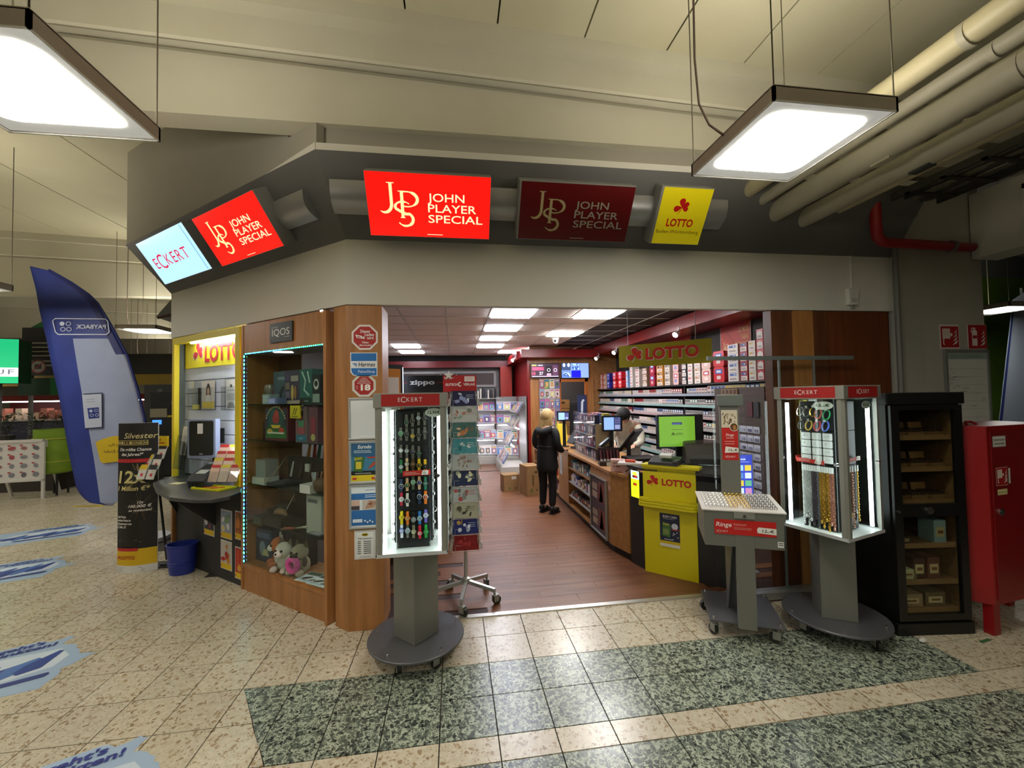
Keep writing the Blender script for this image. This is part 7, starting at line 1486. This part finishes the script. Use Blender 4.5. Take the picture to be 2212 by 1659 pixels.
M_ = 15
b.use(BLUEF); b.use(LAV); b.use(NAVY)
for i in range(N):
    for j in range(M_):
        b.f.append((i*(M_+1)+j, (i+1)*(M_+1)+j, (i+1)*(M_+1)+j+1, i*(M_+1)+j+1)); z = (zs[i]+zs[i+1])/2
        b.mi.append(0 if j < 4 else (2 if j >= 12 and z > 2.36 else (1 if z < 2.57 else 0)))
o = b.build('cloth', t, smooth=True); o.modifiers.new('thickness', 'SOLIDIFY').thickness = .002
class Flagp(Print):
    def build(s, name='print', parent=None):
        s.b.v = [(x, y+ripple(x, z), z) for x, y, z in s.b.v]; return s.b.build(name, parent)
p = Flagp(-.012)
fx, fz, fw_, fh = -.545, 2.635, .60, .20
p.stroke([(fx+.03+(fw_-.06)*q/10, fz) for q in range(11)]+[ (fx+fw_, fz+.03), (fx+fw_-.02, fz+fh-.03), (fx+fw_-.05, fz+fh)]+[(fx+fw_-.05-(fw_-.05)*q/10, fz+fh) for q in range(1, 11)]+[(fx-.03, fz+fh-.03), (fx, fz+.03), (fx+.03, fz)], .012, 'c4c8dc')
p.text('PAYBACK', fx+.395, fz+.075, .048, 'c4c8dc', w=.335, bold=.03, mirror=True); p.ell(fx+.075, fz+.135, .028, .026, 'c4c8dc'); p.ring(fx+.145, fz+.135, .026, .024, .007, 'c4c8dc'); p.ring(fx+.085, fz+.065, .026, .024, .007, 'c4c8dc'); p.ring(fx+.152, fz+.065, .026, .024, .007, 'c4c8dc')
# phone drawing and yellow speech field
def ph(x, z): return (x, z)
y_ = p.y
for x0, x1, zb_, zt_, c in ((-.225, -.005, 1.435, 1.885, '2a2c48'), (-.24, -.02, 1.45, 1.87, 'b4b8c8')):
    y_ = p.y
    for q in range(8): p.y = y_; u, v_ = q/8, (q+1)/8; p.poly([(x0+.03*(1-u), zb_+(zt_-zb_)*u), (x1, zb_+(zt_-zb_)*u+.01), (x1, zb_+(zt_-zb_)*v_+.01), (x0+.03*(1-v_), zb_+(zt_-zb_)*v_)], c)
p.y -= .002; p.poly([(-.18, 1.70), (-.05, 1.71), (-.045, 1.575), (-.165, 1.565)], '22327a'); p.ell(-.14, 1.665, .02, .018, 'b4b8c8'); p.ring(-.08, 1.67, .019, .016, .006, 'b4b8c8'); p.ring(-.13, 1.61, .019, .016, .006, 'b4b8c8'); p.ring(-.072, 1.612, .019, .016, .006, 'b4b8c8'); p.lines(-.19, -.07, 1.81, .03, 2, '8a90a8', h=.006)
p.poly([(-.10, .78), (.02, .825), (.25, .85), (.25, .50), (.08, .455), (-.02, .47)] if False else [(-.09, 1.27), (.0, 1.31), (.12, 1.34), (.37, 1.35), (.33, 1.03), (.1, 1.01), (.0, 1.0), (-.035, 1.03)], 'c9aa20'); p.text('Sofort Punkte', .14, 1.21, .035, '6a5c24', w=.32, mirror=True, bold=.01); p.text('ohne Ende!', .15, 1.13, .035, '6a5c24', w=.28, mirror=True, bold=.01)
p.build('print', t)
PO = [(EDR[i][0]+.012, ripple(EDR[i][0], EDR[i][1])+.01, EDR[i][1]) for i in range(1, 11)]+[(.50, 0, .4), (.50, 0, .06)]
MB(M('1c2a74', .5)).tube(PO, .014, 8).build('pole', t, smooth=True); MB(M('c9c9d0', .5)).lathe([(.001, 0), (.24, 0), (.24, .05), (.03, .07), (.03, .12), (.001, .12)], c=(.50, 0, 0), seg=20).build('base', t, smooth=True, angle=30)
# floor stickers
def brush(x0, y0, ux, uy, W, H_, seed, label, words, kind='sticker', base='a9c0dc'):
    rr = random.Random(seed); a = math.degrees(math.atan2(uy, ux))
    o = thing('floor_sticker', label, 'sticker', FR(x0, y0, .0006, a), 'printed stickers on the hall floor')
    out = []
    n = 14
    for i in range(n+1): out.append((W*i/n, H_+rr.uniform(-.03, .015)))
    for i in range(1, 7): out.append((W+rr.uniform(-.04, .04), H_*(1-i/7)))
    for i in range(n, -1, -1): out.append((W*i/n, rr.uniform(-.015, .03)))
    for i in range(1, 7): out.append((rr.uniform(-.03, .03), H_*i/7))
    T_ = Matrix.Rotation(R(-90), 4, 'X')
    MB(M(base, .35)).prism([(x, y, 0) for x, y in out], (0, 0, .0006)).build('sheet', o)
    p = Print(-.0008, T=T_)
    # Print places (x, y=-layer, z): rotate so that z runs along the floor
    p.T = Matrix(((1, 0, 0, 0), (0, 0, 1, 0), (0, -1, 0, 0), (0, 0, 0, 1)))
    return o, p
def payst(x0, y0, seed, label):
    o = thing('floor_sticker', label, 'sticker', FR(x0, y0, .0008, 25.3), 'printed stickers on the hall floor'); rr = random.Random(seed)
    key = [(-.1, .05), (.0, .02), (.3, -.01), (.6, .03), (.93, .0), (.98, .12), (.97, .2), (1.06, .27), (1.12, .31), (1.02, .36), (1.0, .45), (.98, .5), (.94, .56), (.88, .60), (.93, .68), (.90, .71), (.80, .69), (.74, .74), (.3, .75), (-.05, .73), (-.12, .5), (-.09, .3)]
    out = []
    for i in range(len(key)):
        p_, q_ = key[i], key[(i+1) % len(key)]; out.append(p_); out.append(((p_[0]+q_[0])/2+rr.uniform(-.012, .012), (p_[1]+q_[1])/2+rr.uniform(-.012, .012)))
    MB(M('a4bbd6', .35)).prism([(x, y, 0) for x, y in out], (0, 0, .0006)).build('sheet', o)
    p = Print(-.0008, T=Matrix(((1, 0, 0, 0), (0, 0, 1, 0), (0, -1, 0, 0), (0, 0, 0, 1))))
    p.poly([(.05, .22), (.5, .17), (.92, .26), (.97, .38), (.9, .52), (.62, .56), (.2, .52)], 'ccd8e6')
    for k in range(9): x = -.02+.095*k; p.stroke([(x, .22+.03*(k % 3)), (x+.07, .33+.02*(k % 2)), (x+.17, rr.uniform(.36, .5))], [.05, .13, .03], ['26408c', '2c509c', '22367c', '4a70b4'][k % 4]); p.y += p.step*.6
    p.poly([(.62, .14), (.3, .14), (.29, .17), (.31, .19), (.92, .19), (.93, .165), (.91, .14)], '26347c'); p.text('Mehr erfahren', .6, .153, .022, '8a98c8')
    p.text("Hier geht's", .775, .662, .052, '2a3488', w=.44, al='r', bold=.03, shear=.1); p.text('zum Punkten!', .85, .595, .052, '2a3488', w=.56, al='r', bold=.03, shear=.1); p.build('print', o)
payst(-3.40, 2.603, 1, 'blue floor sticker in the middle of the row at the left photo edge')
payst(-2.16, 1.467, 2, 'blue floor sticker cut by the bottom photo edge')
payst(-5.03, 4.51, 3, 'blue floor sticker left of the black and yellow banner')
payst(-5.82, 5.94, 4, 'furthest blue floor sticker below the flag')
for k, (x, y, W, H_) in enumerate(((-8.75, 10.2, .5, .75), (-6.5, 8.1, .5, .12))):
    o, p = brush(x, y, 1, -.1, W, H_, 20+k, ['yellow floor sticker in front of the supermarket', 'yellow floor sticker under the flag'][k], None, base='c9a818'); p.stroke([(W*.2, H_*.3), (W*.7, H_*.6)], .04, '8a7a20'); p.build('print', o)
# A-stand with product pictures
t = thing('price_board', 'white A-board with pictures of washing products at the left photo edge', 'sign', FR(-8.0, 8.95, 0, 8))
b = MB('d4d0cc'); b.box(-.42, .36, -.02, .02, .33, .37).box(-.42, .36, -.02, .02, 1.06, 1.11).box(-.42, -.38, -.02, .02, .1, 1.11).box(.32, .36, -.02, .02, .0, 1.11).box(-.42, -.38, -.02, .02, .0, .1); b.build('frame', t)
for s_ in (-.40, .34): MB('c9c5c0').prism([(s_-.02, .02, 1.08), (s_-.02, .40, 0), (s_-.02, .44, 0), (s_-.02, .05, 1.1)], (.04, 0, 0)).build('rear_leg', t)
MB('d9d5d2').box(-.38, .32, -.006, .006, .37, 1.06).build('panel', t); p = Print(-.0065)
for r_ in range(4):
    for c_ in range(4):
        x, z = -.29+.175*c_, .46+.165*r_; p.ell(x, z, random.uniform(.035, .065), random.uniform(.03, .05), random.choice(['a8545a', '8a8a94', '9a6a6a', 'b87a7a', '6a6a70']), 9, random.uniform(-30, 30)); p.y += p.step*.5; p.ell(x-.04, z+.05, .025, .015, 'b84a4a', 8); p.y += p.step*.5
p.build('pictures', t)
# supermarket front far left
t = thing('green_light_box', 'green and white lit supermarket sign box at the left photo edge', 'sign', FR(-9.45, 10.0, 0, 20))
MB('2a5a40').box(-.6, .36, 0, .5, 2.22, 3.15).build('case', t); p = Print(-.001, emit=.55); p.rect(-.6, 2.22, .36, 3.15, '1fb878'); p.rect(-.10, 2.22, -.0, 3.15, 'd8f4e8'); p.rect(-.6, 2.36, .36, 2.55, 'e4ece8'); p.text('KAUF', -.03, 2.41, .10, '6a6a7a', w=.66, bold=.0, space=1.2); p.build('face', t); MB('6a6c68').box(-.05, .05, .1, .2, 0, 2.22).build('post', t)
t = thing('info_board', 'large dark supermarket board with white lines and prohibition signs', 'sign', FR(-9.4, 11.2))
MB('1d1c1b').box(-.62, 1.1, 0, .1, 2.45, 3.58).build('board', t); p = Print(-.001); p.poly([(.05, 3.48), (.10, 3.3), (.48, 3.3), (.50, 3.48), (.38, 3.40), (.28, 3.47), (.17, 3.40)], '4a5a54')
for k in range(6): p.rect(-.45, 3.20-.10*k-(.03 if k > 3 else 0), .75-.1*(k == 5)*3, 3.23-.10*k-(.03 if k > 3 else 0), 'a8a8a4'); p.y += p.step
for x in (-.28, .30): p.ell(x, 2.66, .165, .165, '9a3a34', 24); p.ell(x, 2.66, .135, .135, 'a8a098', 24); p.rect(x-.07, 2.60, x+.07, 2.71, '3a2c28'); p.stroke([(x-.10, 2.56), (x+.10, 2.76)], .022, '9a3a34')
p.build('print', t); MB(M('1c6a34', .6)).prism([(-.5, .05, 3.58)]+[(-.5+1.6*i/10, .05, 3.58+.34*math.sin(math.pi*i/10)) for i in range(11)], (0, .1, 0)).build('arch', t)
MB('5a5a56').box(-.56, -.50, .1, .16, 0, 3.5).box(1.0, 1.06, .1, .16, 0, 3.5).build('post', t)
struct(MB(M('a88a24', .5)).box(-12.5, -3.6, 11.6, 11.75, 2.22, 2.48).build('trim_4')); struct(MB(M('3a3a38', .6)).box(-12.5, -3.6, 11.65, 11.8, 2.48, 3.0).build('wall_market'))
for k, (x0, x1, c) in enumerate(((-9.95, -9.3, '123a20'), (-9.3, -8.35, '1a6a34'))):
    o = MB(c).box(x0, x1, 11.05, 11.09, 1.98, 2.38).box((x0+x1)/2-.02, (x0+x1)/2+.02, 11.09, 11.62, 2.3, 2.36).build('green_partition'); tag(o, ['dark green panel under the yellow supermarket band', 'brighter green panel under the yellow supermarket band'][k], 'panel')
t = thing('chilled_shelf', 'red-trimmed lit chilled meat shelf of the supermarket', 'shelf', FR(-10.2, 12.4))
MB('7a2420').box(-1.6, 2.6, -.3, .6, 1.86, 2.0).build('canopy', t); MB('5a1c1c').box(-1.6, 2.6, .5, .6, .9, 1.86).build('back', t); MB(M('fff4ee', .5, 0, 4)).box(-1.6, 2.6, -.2, -.1, 1.83, 1.86).build('light_strip', t); MB('2a2a3a').box(-1.6, 2.6, -.3, .6, 0, 1.35).build('body', t); MB('8f8b84').box(-1.6, 2.6, -.34, .0, 1.35, 1.38).build('ledge', t)
for k in range(22):
    o = MB(random.choice(['c99a84', 'd8b8a4', 'b87a6a', 'e0ccb8', 'c4a890'])).box(-.07, .07, -.1, .1, 0, random.uniform(.12, .3)).build('packed_meat'); o.matrix_world = FR(-11.7+.185*k, 12.3, 1.381); tag(o, 'pale package on the lit chilled shelf of the supermarket', 'packet', 'packages on the chilled supermarket shelf')
def plant(x, y, lb, seed, pot='2c2c2a'):
    rr = random.Random(seed); t = thing('potted_plant', lb, 'plant', FR(x, y, .92), 'potted plants by the supermarket entrance')
    MB(pot).lathe([(.10, 0), (.14, .22), (.12, .22)], seg=14).build('pot', t); b = MB(M('2f4030', .6)); c2 = M('4a5a3c', .6)
    for i in range(90):
        a = rr.uniform(0, 6.28); r_ = rr.uniform(.02, .30); z = .25+rr.uniform(0, .42); c = Vector((r_*math.cos(a), r_*math.sin(a)*.7, z)); d = Vector((math.cos(a), math.sin(a), rr.uniform(-.3, .6))).normalized()*.09; q = d.cross(Vector((0, 0, 1))).normalized()*.03
        b.use(c2 if i % 3 == 0 else M('2f4030', .6)); b.quad(c-d*.4, c+q, c+d, c-q)
    stuff(b.build('foliage', t)); b = MB('3a3226')
    for i in range(5): a = i*1.25; b.tube([(0, 0, .2), (.06*math.cos(a), .06*math.sin(a), .4), (.16*math.cos(a), .12*math.sin(a), .6)], .006, 5)
    b.build('stem', t)
t = thing('planter_counter', 'low counter carrying the potted plants by the supermarket', 'counter', FR(-9.0, 9.95)); MB('3a342e').box(-.9, .95, -.2, .25, .0, .90).use('b8b48c').box(-.95, 1.0, -.25, .3, .90, .92).build('body', t)
plant(-9.2, 10.0, 'leafy potted plant at the left of the low counter', 1); plant(-8.65, 10.02, 'leafy potted plant at the middle of the low counter', 2); plant(-8.15, 10.0, 'leafy potted plant at the right of the low counter', 3)
LIME = noisy('6d8a1c', '7a9a24', 4, .6)
t = thing('lounge_chair', 'lime green barrel chair in front of the plants', 'chair', FR(-7.75, 9.35)); P_ = []
b = MB(LIME); b.lathe([(.20, .42), (.26, .45), (.30, .70), (.31, 1.28), (.285, 1.28), (.275, .72), (.05, .66)], seg=22, close=False); b.build('shell', t, smooth=True); MB(M('a8a83c', .4)).tube([(.315*math.cos(q), .315*math.sin(q), 1.10) for q in [2*math.pi*i/20 for i in range(21)]], .012, 6).build('band', t); MB(M('a8a83c', .4)).tube([(.29*math.cos(q), .29*math.sin(q), .66) for q in [2*math.pi*i/20 for i in range(21)]], .012, 6).build('band', t)
for a in (45, 135, 225, 315): MB(BLK).cyl((.17*math.cos(R(a)), .17*math.sin(R(a)), 0), (.17*math.cos(R(a)), .17*math.sin(R(a)), .44), .018, seg=8).build('leg', t)
t = thing('green_column', 'dark green upright panel behind the flag foot', 'panel', FR(-7.15, 9.7)); MB('163c24').box(-.25, .25, 0, .1, 0, .95).box(-.3, .3, -.1, .2, 0, .04).build('panel', t)
# scan terminal wall
t = thing('scanner_wall', 'black wall of handheld scanners right of the flag', 'display', FR(-6.35, 10.6)); MB('191918').box(-.55, .55, 0, .15, 0, 2.0).build('wall', t); p = Print(-.001); p.text('Scan & Go', .08, 1.72, .065, 'c9c9c4', w=.40, bold=.02); p.rect(-.1, 1.48, .2, 1.53, 'b8a824'); p.rect(-.3, 1.42, .0, 1.46, 'b8a824'); p.rect(.36, 1.6, .5, 1.85, '3a3c3a'); p.build('print', t); MB('8f8672').box(-.55, -.2, -.02, 0, 1.42, 1.62).build('card', t)
for r_ in range(7):
    for c_ in range(3):
        o = MB('2e2e30').box(-.055, .055, -.07, 0, 0, .11).use('a8b4bc').box(-.025, .025, -.075, -.07, .04, .09).build('hand_scanner'); o.matrix_world = FR(-6.22+.16*c_, 10.599, .55+.145*r_); tag(o, 'hand scanner in the %s row of the black scanner wall, %s column' % (ORD[6-r_], ORD[c_]), 'scanner', 'hand scanners on the scanner wall')
MB(M('3a7ad8', .4, 0, 1)).box(-.5, -.32, -.02, 0, 1.26, 1.36).build('lit_display', t)
t = thing('market_shelf', 'dark grey supermarket cabinet behind the scanner wall', 'cabinet', FR(-6.3, 11.3)); MB('3c3c3b').box(-1.2, 1.2, 0, .25, 0, 2.2).build('body', t); p = Print(-.001); p.rect(-.9, 1.95, -.8, 2.1, '6a6a68'); p.rect(.2, 1.95, .3, 2.12, '8a2a24'); p.rect(-.6, 1.55, .3, 1.8, '1a1a19'); p.build('print', t)
# far right opening: green wall and a second pale banner
struct(MB(noisy('4c6a1a', '587a20', 2, .7)).box(6.0, 13, 6.3, 6.4, 0, 4.2).build('wall_green'))
t = thing('hall_banner', 'pale hanging banner with blue edge in the opening at the right photo edge', 'banner', FR(8.30, 5.2, 0, 0)); MB(M('8f98a8', .6)).prism([(-.35, 0, .15), (.8, 0, .15), (.8, 0, 3.4), (.25, 0, 3.1)], (0, .004, 0)).build('cloth', t); p = Print(-.001); p.poly([(-.30, .4), (-.05, .4), (.18, 1.9), (-.05, 1.9)] if False else [(-.34, .2), (-.27, .2), (.25, 2.9), (.22, 2.9)], '24306a'); p.build('edge_print', t); MB('5a5a58').cyl((.5, .05, 0), (.5, .05, 3.3), .015).use('4a4a48').box(.2, .8, -.15, .2, 0, .03).build('stand', t)
struct(MB(M('14160f', .8)).box(5.3, 13, 5.6, 5.7, 3.6, 4.3).build('trim_5'))
hall_lamp(7.72, 4.85, 'lamp in the opening at the right photo edge', 2.85)
# ================================================================== PEOPLE
def skin(name, verts, edges, radii, mat, parent, root=0, sub=2):
    me = bpy.data.meshes.new(name); me.from_pydata(verts, edges, []); me.materials.append(M(mat, .6) if isinstance(mat, str) else mat)
    o = bpy.data.objects.new(name, me); COL.objects.link(o); o.parent = parent
    s = o.modifiers.new('skin', 'SKIN'); s.use_smooth_shade = True
    for i, r_ in enumerate(radii):
        sv = me.skin_vertices[0].data[i]; sv.radius = (r_, r_) if not isinstance(r_, tuple) else r_; sv.use_root = (i == root)
    m_ = o.modifiers.new('sub', 'SUBSURF'); m_.levels = sub; m_.render_levels = sub
    return o
def head(parent, c, mat_skin, s=1.0, turn=0):
    T_ = Matrix.Translation(c) @ Matrix.Rotation(R(turn), 4, 'Z')
    b = MB(mat_skin); b.sph((0, 0, 0), .095*s, (.82, .98, 1.18), 20, 14)
    b.sph((0, -.02*s, -.06*s), .068*s, (.85, 1.0, .9), 16, 10); b.prism([(-.012*s, -.085*s, -.035*s), (.012*s, -.085*s, -.035*s), (0, -.088*s, .012*s)], (0, -.026*s, -.004*s))
    for q in (-1, 1): b.sph((q*.078*s, .01*s, -.01*s), .022*s, (.35, .8, 1.2), 10, 6)
    o = b.build('head', parent, smooth=True, mat4=T_)
    b = MB('efeae4')
    for q in (-1, 1): b.sph((q*.032*s, -.083*s, .012*s), .012*s, (1, .6, .7), 10, 6)
    b.use('2a2420')
    for q in (-1, 1): b.sph((q*.032*s, -.09*s, .012*s), .006*s, seg=8, rings=5)
    b.use('a05a54').sph((0, -.088*s, -.062*s), .02*s, (1, .4, .3), 10, 6); b.build('face', o)
    return T_, o
def hand(verts, edges, radii, wrist, direc, side, curl):
    """palm, four fingers and a thumb appended to a skin chain; returns nothing"""
    d = Vector(direc).normalized(); up = Vector((0, 0, 1)); s_ = d.cross(up).normalized()*side; n = s_.cross(d).normalized()
    if n.z > 0: n = -n
    w0 = Vector(verts[wrist]); palm = len(verts); verts.append(tuple(w0+d*.05)); edges.append((wrist, palm)); radii.append((.033, .018))
    for k, L in enumerate((.062, .07, .066, .052)):
        b0 = w0+d*.085+s_*(.026-.0175*k); verts.append(tuple(b0)); i0 = len(verts)-1; edges.append((palm, i0)); radii.append(.0095)
        verts.append(tuple(b0+d*L*.55+n*curl*.35*L)); edges.append((i0, i0+1)); radii.append(.0085)
        verts.append(tuple(b0+d*L*.85+n*curl*.9*L)); edges.append((i0+1, i0+2)); radii.append(.0075)
    t0 = w0+d*.035+s_*.032; verts.append(tuple(t0)); i0 = len(verts)-1; edges.append((palm, i0)); radii.append(.011)
    verts.append(tuple(t0+d*.03+s_*.02+n*.008)); edges.append((i0, i0+1)); radii.append(.009)
    verts.append(tuple(t0+d*.055+s_*.018+n*.02)); edges.append((i0+1, i0+2)); radii.append(.008)
SK = noisy('c89a80', 'd0a48a', 20, .55, coord='Object')
# woman seen from behind, facing the counter on her right
WM = FR(1.375, 6.13, 0, 0)
t = thing('person', 'woman with long blond hair in black coat at the counter, seen from behind', 'person', WM)
# local: +y away from viewer; she faces +x / +y
f = Vector((.72, .69, 0)).normalized(); s_ = Vector((f.y, -f.x, 0))     # s_ = her right
def B(fr, sd, z): v = f*fr+s_*sd; return (v.x, v.y, z)
H = 1.545
V = [B(0, 0, .80), B(0, 0, .98), B(.01, 0, 1.14), B(.0, 0, 1.26), B(.015, 0, 1.33), B(.03, 0, 1.40)]
E_ = [(0, 1), (1, 2), (2, 3), (3, 4), (4, 5)]; Rr = [(.085, .075), (.10, .08), (.115, .09), (.105, .075), .047, .05]
for q in (-1, 1):
    i = len(V); V += [B(-.005, q*.085, .74), B(.02, q*.085, .42), B(-.01, q*.085, .09), B(.035, q*.09, .045), B(.12, q*.10, .03)]; E_ += [(0, i), (i, i+1), (i+1, i+2), (i+2, i+3), (i+3, i+4)]; Rr += [.07, .055, .036, .04, .026]
    i = len(V); V += [B(0, q*.155, 1.235), B(-.01, q*.19, 1.02), B(.14, q*.17, .93), B(.20, q*.155, .93)]; E_ += [(3, i), (i, i+1), (i+1, i+2), (i+2, i+3)]; Rr += [.052, .042, .032, .027]
    hand(V, E_, Rr, i+3, f, q*-1, .5)
skin('body', V, E_, Rr, SK, t, 0)
T_, hd = head(t, Vector(B(.035, 0, 1.435)), SK, .98, math.degrees(math.atan2(f.y, f.x))+90)
BC = noisy('080809', '0f0f10', 40, .75, .15, 80, coord='Object'); BT = noisy('0d0d0e', '141415', 40, .8, .1, 80, coord='Object')
def coat(name, rings, sleeves, mat):
    b = MB(mat); n = 28; vs = []; fs = []
    for fr, rs, rf, z in rings:
        for k in range(n):
            a = 2*math.pi*k/n; q = 1+.025*math.sin(3*a+z*9); vs.append(B(fr+rf*q*math.sin(a), rs*q*math.cos(a), z))
    for i in range(len(rings)-1):
        for k in range(n): fs.append((i*n+k, i*n+(k+1) % n, (i+1)*n+(k+1) % n, (i+1)*n+k))
    fs.append(tuple(range((len(rings)-1)*n, len(rings)*n))); b.add(vs, fs)
    for P_, r_ in sleeves: b.tube(P_, r_, 14)
    o = b.build(name, t, smooth=True, angle=80); m_ = o.modifiers.new('sub', 'SUBSURF'); m_.levels = 1; m_.render_levels = 1; return o
def slv(q, pts, r_): return [B(fr, q*sd, z) for fr, sd, z in pts], r_
SP = [(0, .09, 1.255), (0, .155, 1.225), (-.015, .185, 1.12), (-.02, .20, 1.02), (.05, .195, .965), (.13, .18, .93), (.17, .17, .93)]; SR = [.06, .068, .062, .056, .052, .046, .043]
coat('coat', [(0, .168, .125, .635), (0, .175, .135, .66), (0, .172, .132, .78), (0, .160, .122, .90), (0, .148, .112, .99), (0, .155, .115, 1.10), (0, .150, .105, 1.20), (0, .115, .08, 1.27), (.005, .065, .06, 1.305)], [slv(-1, SP, SR), slv(1, SP, SR)], BC)
MB(BC).tube([B(.06, -.09, 1.28), B(-.05, -.10, 1.25), B(-.11, -.05, 1.22), B(-.125, 0, 1.20), B(-.11, .05, 1.22), B(-.05, .10, 1.25), B(.06, .09, 1.28)], [.03, .05, .06, .062, .06, .05, .03], 10).build('hood', t, smooth=True)
coat('belt', [(0, .153, .117, .965), (0, .155, .119, .97), (0, .155, .119, 1.005), (0, .153, .117, 1.01)], [], M('070707', .5))
V = [B(0, 0, .80)]; E_ = []; Rr = [(.085, .075)]
for q in (-1, 1):
    i = len(V); V += [B(-.005, q*.085, .72), B(.02, q*.085, .42), B(-.01, q*.085, .10)]; E_ += [(0, i), (i, i+1), (i+1, i+2)]; Rr += [.082, .066, .052]
skin('trousers', V, E_, Rr, BT, t, 0)
for q in (-1, 1):
    b = MB(M('0c0c0c', .5)); a = math.atan2(f.y, f.x); T2 = Matrix.Translation(B(.03, q*.09, 0)) @ Matrix.Rotation(a, 4, 'Z')
    b.sph((.02, 0, .045), .06, (1.9, .75, .75), 16, 10, T2); b.sph((-.055, 0, .075), .048, (1, .9, 1.1), 14, 8, T2); b.rbox(-.10, .135, -.045, .045, 0, .022, .04, T2, n=5); b.build('shoe', t, smooth=True)
HAIR = noisy('a88450', 'c8a870', 60, .5, .25, 120, (10, 10, .6), 'Object')
b = MB(HAIR); b.sph((0, .012, .012), .107, (.92, 1.02, 1.10), 22, 14); hb = b.build('hair', hd, smooth=True)
# open the face side of the hair
import bmesh
bm = bmesh.new(); bm.from_mesh(hb.data); bmesh.ops.delete(bm, geom=[v for v in bm.verts if v.co.y < -.045 and v.co.z < .075], context='VERTS'); bm.to_mesh(hb.data); bm.free()
for k in range(16):
    q = -1+2*k/15; x = .095*q; b = MB(HAIR); L = .19+.05*math.sin(k*2.1); b.tube([(x*.8, .085-.045*abs(q), .06), (x, .098-.05*abs(q), -.04), (x*1.02, .095-.05*abs(q), -.10), (x*.95+.01*math.sin(k), .10-.05*abs(q), -L), (x*.9+.02*math.sin(k*1.7), .098-.04*abs(q), -L-.04)], [.018, .02, .02, .013, .003], 7); b.build('hair_lock', hd, smooth=True)
for k in range(4):
    b = MB(HAIR); b.tube([(.05-.02*k, .09, -.06), (.09-.02*k, .115, -.15), (.10-.03*k, .125, -.24), (.105-.03*k, .125, -.31-.02*k)], [.018, .016, .011, .003], 7); b.build('hair_lock', hd, smooth=True)
# clerk bending behind the counter
t = thing('person', 'dark-haired clerk in a pale jacket bending behind the counter screens', 'person', FR(2.80, 6.45, 0))
f = Vector((-.55, -.83, 0)).normalized(); s_ = Vector((f.y, -f.x, 0))
V = [B(-.10, 0, .85), B(-.07, 0, 1.0), B(.02, 0, 1.15), B(.12, 0, 1.27), B(.20, 0, 1.33), B(.26, 0, 1.38)]; E_ = [(0, 1), (1, 2), (2, 3), (3, 4), (4, 5)]; Rr = [(.14, .11), (.135, .11), (.145, .11), (.135, .10), .052, .055]
for q in (-1, 1):
    i = len(V); V += [B(-.10, q*.09, .78), B(-.07, q*.09, .44), B(-.10, q*.09, .09), B(-.05, q*.09, .04), B(.05, q*.10, .03)]; E_ += [(0, i), (i, i+1), (i+1, i+2), (i+2, i+3), (i+3, i+4)]; Rr += [.09, .06, .045, .045, .03]
    i = len(V); V += [B(.10, q*.18, 1.25), B(.16, q*.24, 1.02), B(.30, q*.16, .955), B(.345, q*.145, .955)]; E_ += [(3, i), (i, i+1), (i+1, i+2), (i+2, i+3)]; Rr += [.055, .045, .033, .028]
    hand(V, E_, Rr, i+3, f, q*-1, .4)
skin('body', V, E_, Rr, SK, t, 0)
T_, hd = head(t, Vector(B(.30, 0, 1.42)), SK, 1.0, math.degrees(math.atan2(f.y, f.x))+90)
hd.matrix_local = T_ @ Matrix.Rotation(R(62), 4, 'X')
DH = noisy('060504', '0c0908', 60, .75, .2, 120, coord='Object')
b = MB(DH); b.sph((0, .012, .018), .112, (.95, 1.05, 1.08), 22, 14); hb = b.build('hair', hd, smooth=True); bm = bmesh.new(); bm.from_mesh(hb.data); bmesh.ops.delete(bm, geom=[v for v in bm.verts if v.co.y < -.07 and v.co.z < .04], context='VERTS'); bm.to_mesh(hb.data); bm.free()
PJ = noisy('c9c2ae', 'd4cdba', 20, .8, .15, 60, coord='Object')
SP = [(.08, .10, 1.27), (.10, .175, 1.24), (.13, .225, 1.12), (.15, .24, 1.02), (.21, .21, .98), (.28, .175, .965), (.31, .16, .96)]; SR = [.07, .078, .07, .062, .058, .052, .048]
coat('jacket', [(-.11, .19, .14, .70), (-.10, .195, .15, .78), (-.08, .185, .14, .92), (-.03, .18, .13, 1.05), (.05, .185, .125, 1.17), (.12, .165, .11, 1.27), (.18, .10, .08, 1.325), (.21, .07, .065, 1.345)], [slv(-1, SP, SR), slv(1, SP, SR)], PJ)
V = [B(-.10, 0, .84)]; E_ = []; Rr = [(.10, .085)]
for q in (-1, 1):
    i = len(V); V += [B(-.10, q*.09, .76), B(-.07, q*.09, .44), B(-.10, q*.09, .10)]; E_ += [(0, i), (i, i+1), (i+1, i+2)]; Rr += [.10, .072, .06]
skin('trousers', V, E_, Rr, M('22262e', .8), t, 0)
for q in (-1, 1):
    T2 = Matrix.Translation(B(-.06, q*.09, 0)) @ Matrix.Rotation(math.atan2(f.y, f.x), 4, 'Z'); MB('1a1a1a').sph((.02, 0, .045), .06, (1.9, .75, .75), 14, 8, T2).rbox(-.10, .135, -.045, .045, 0, .02, .04, T2).build('shoe', t, smooth=True)
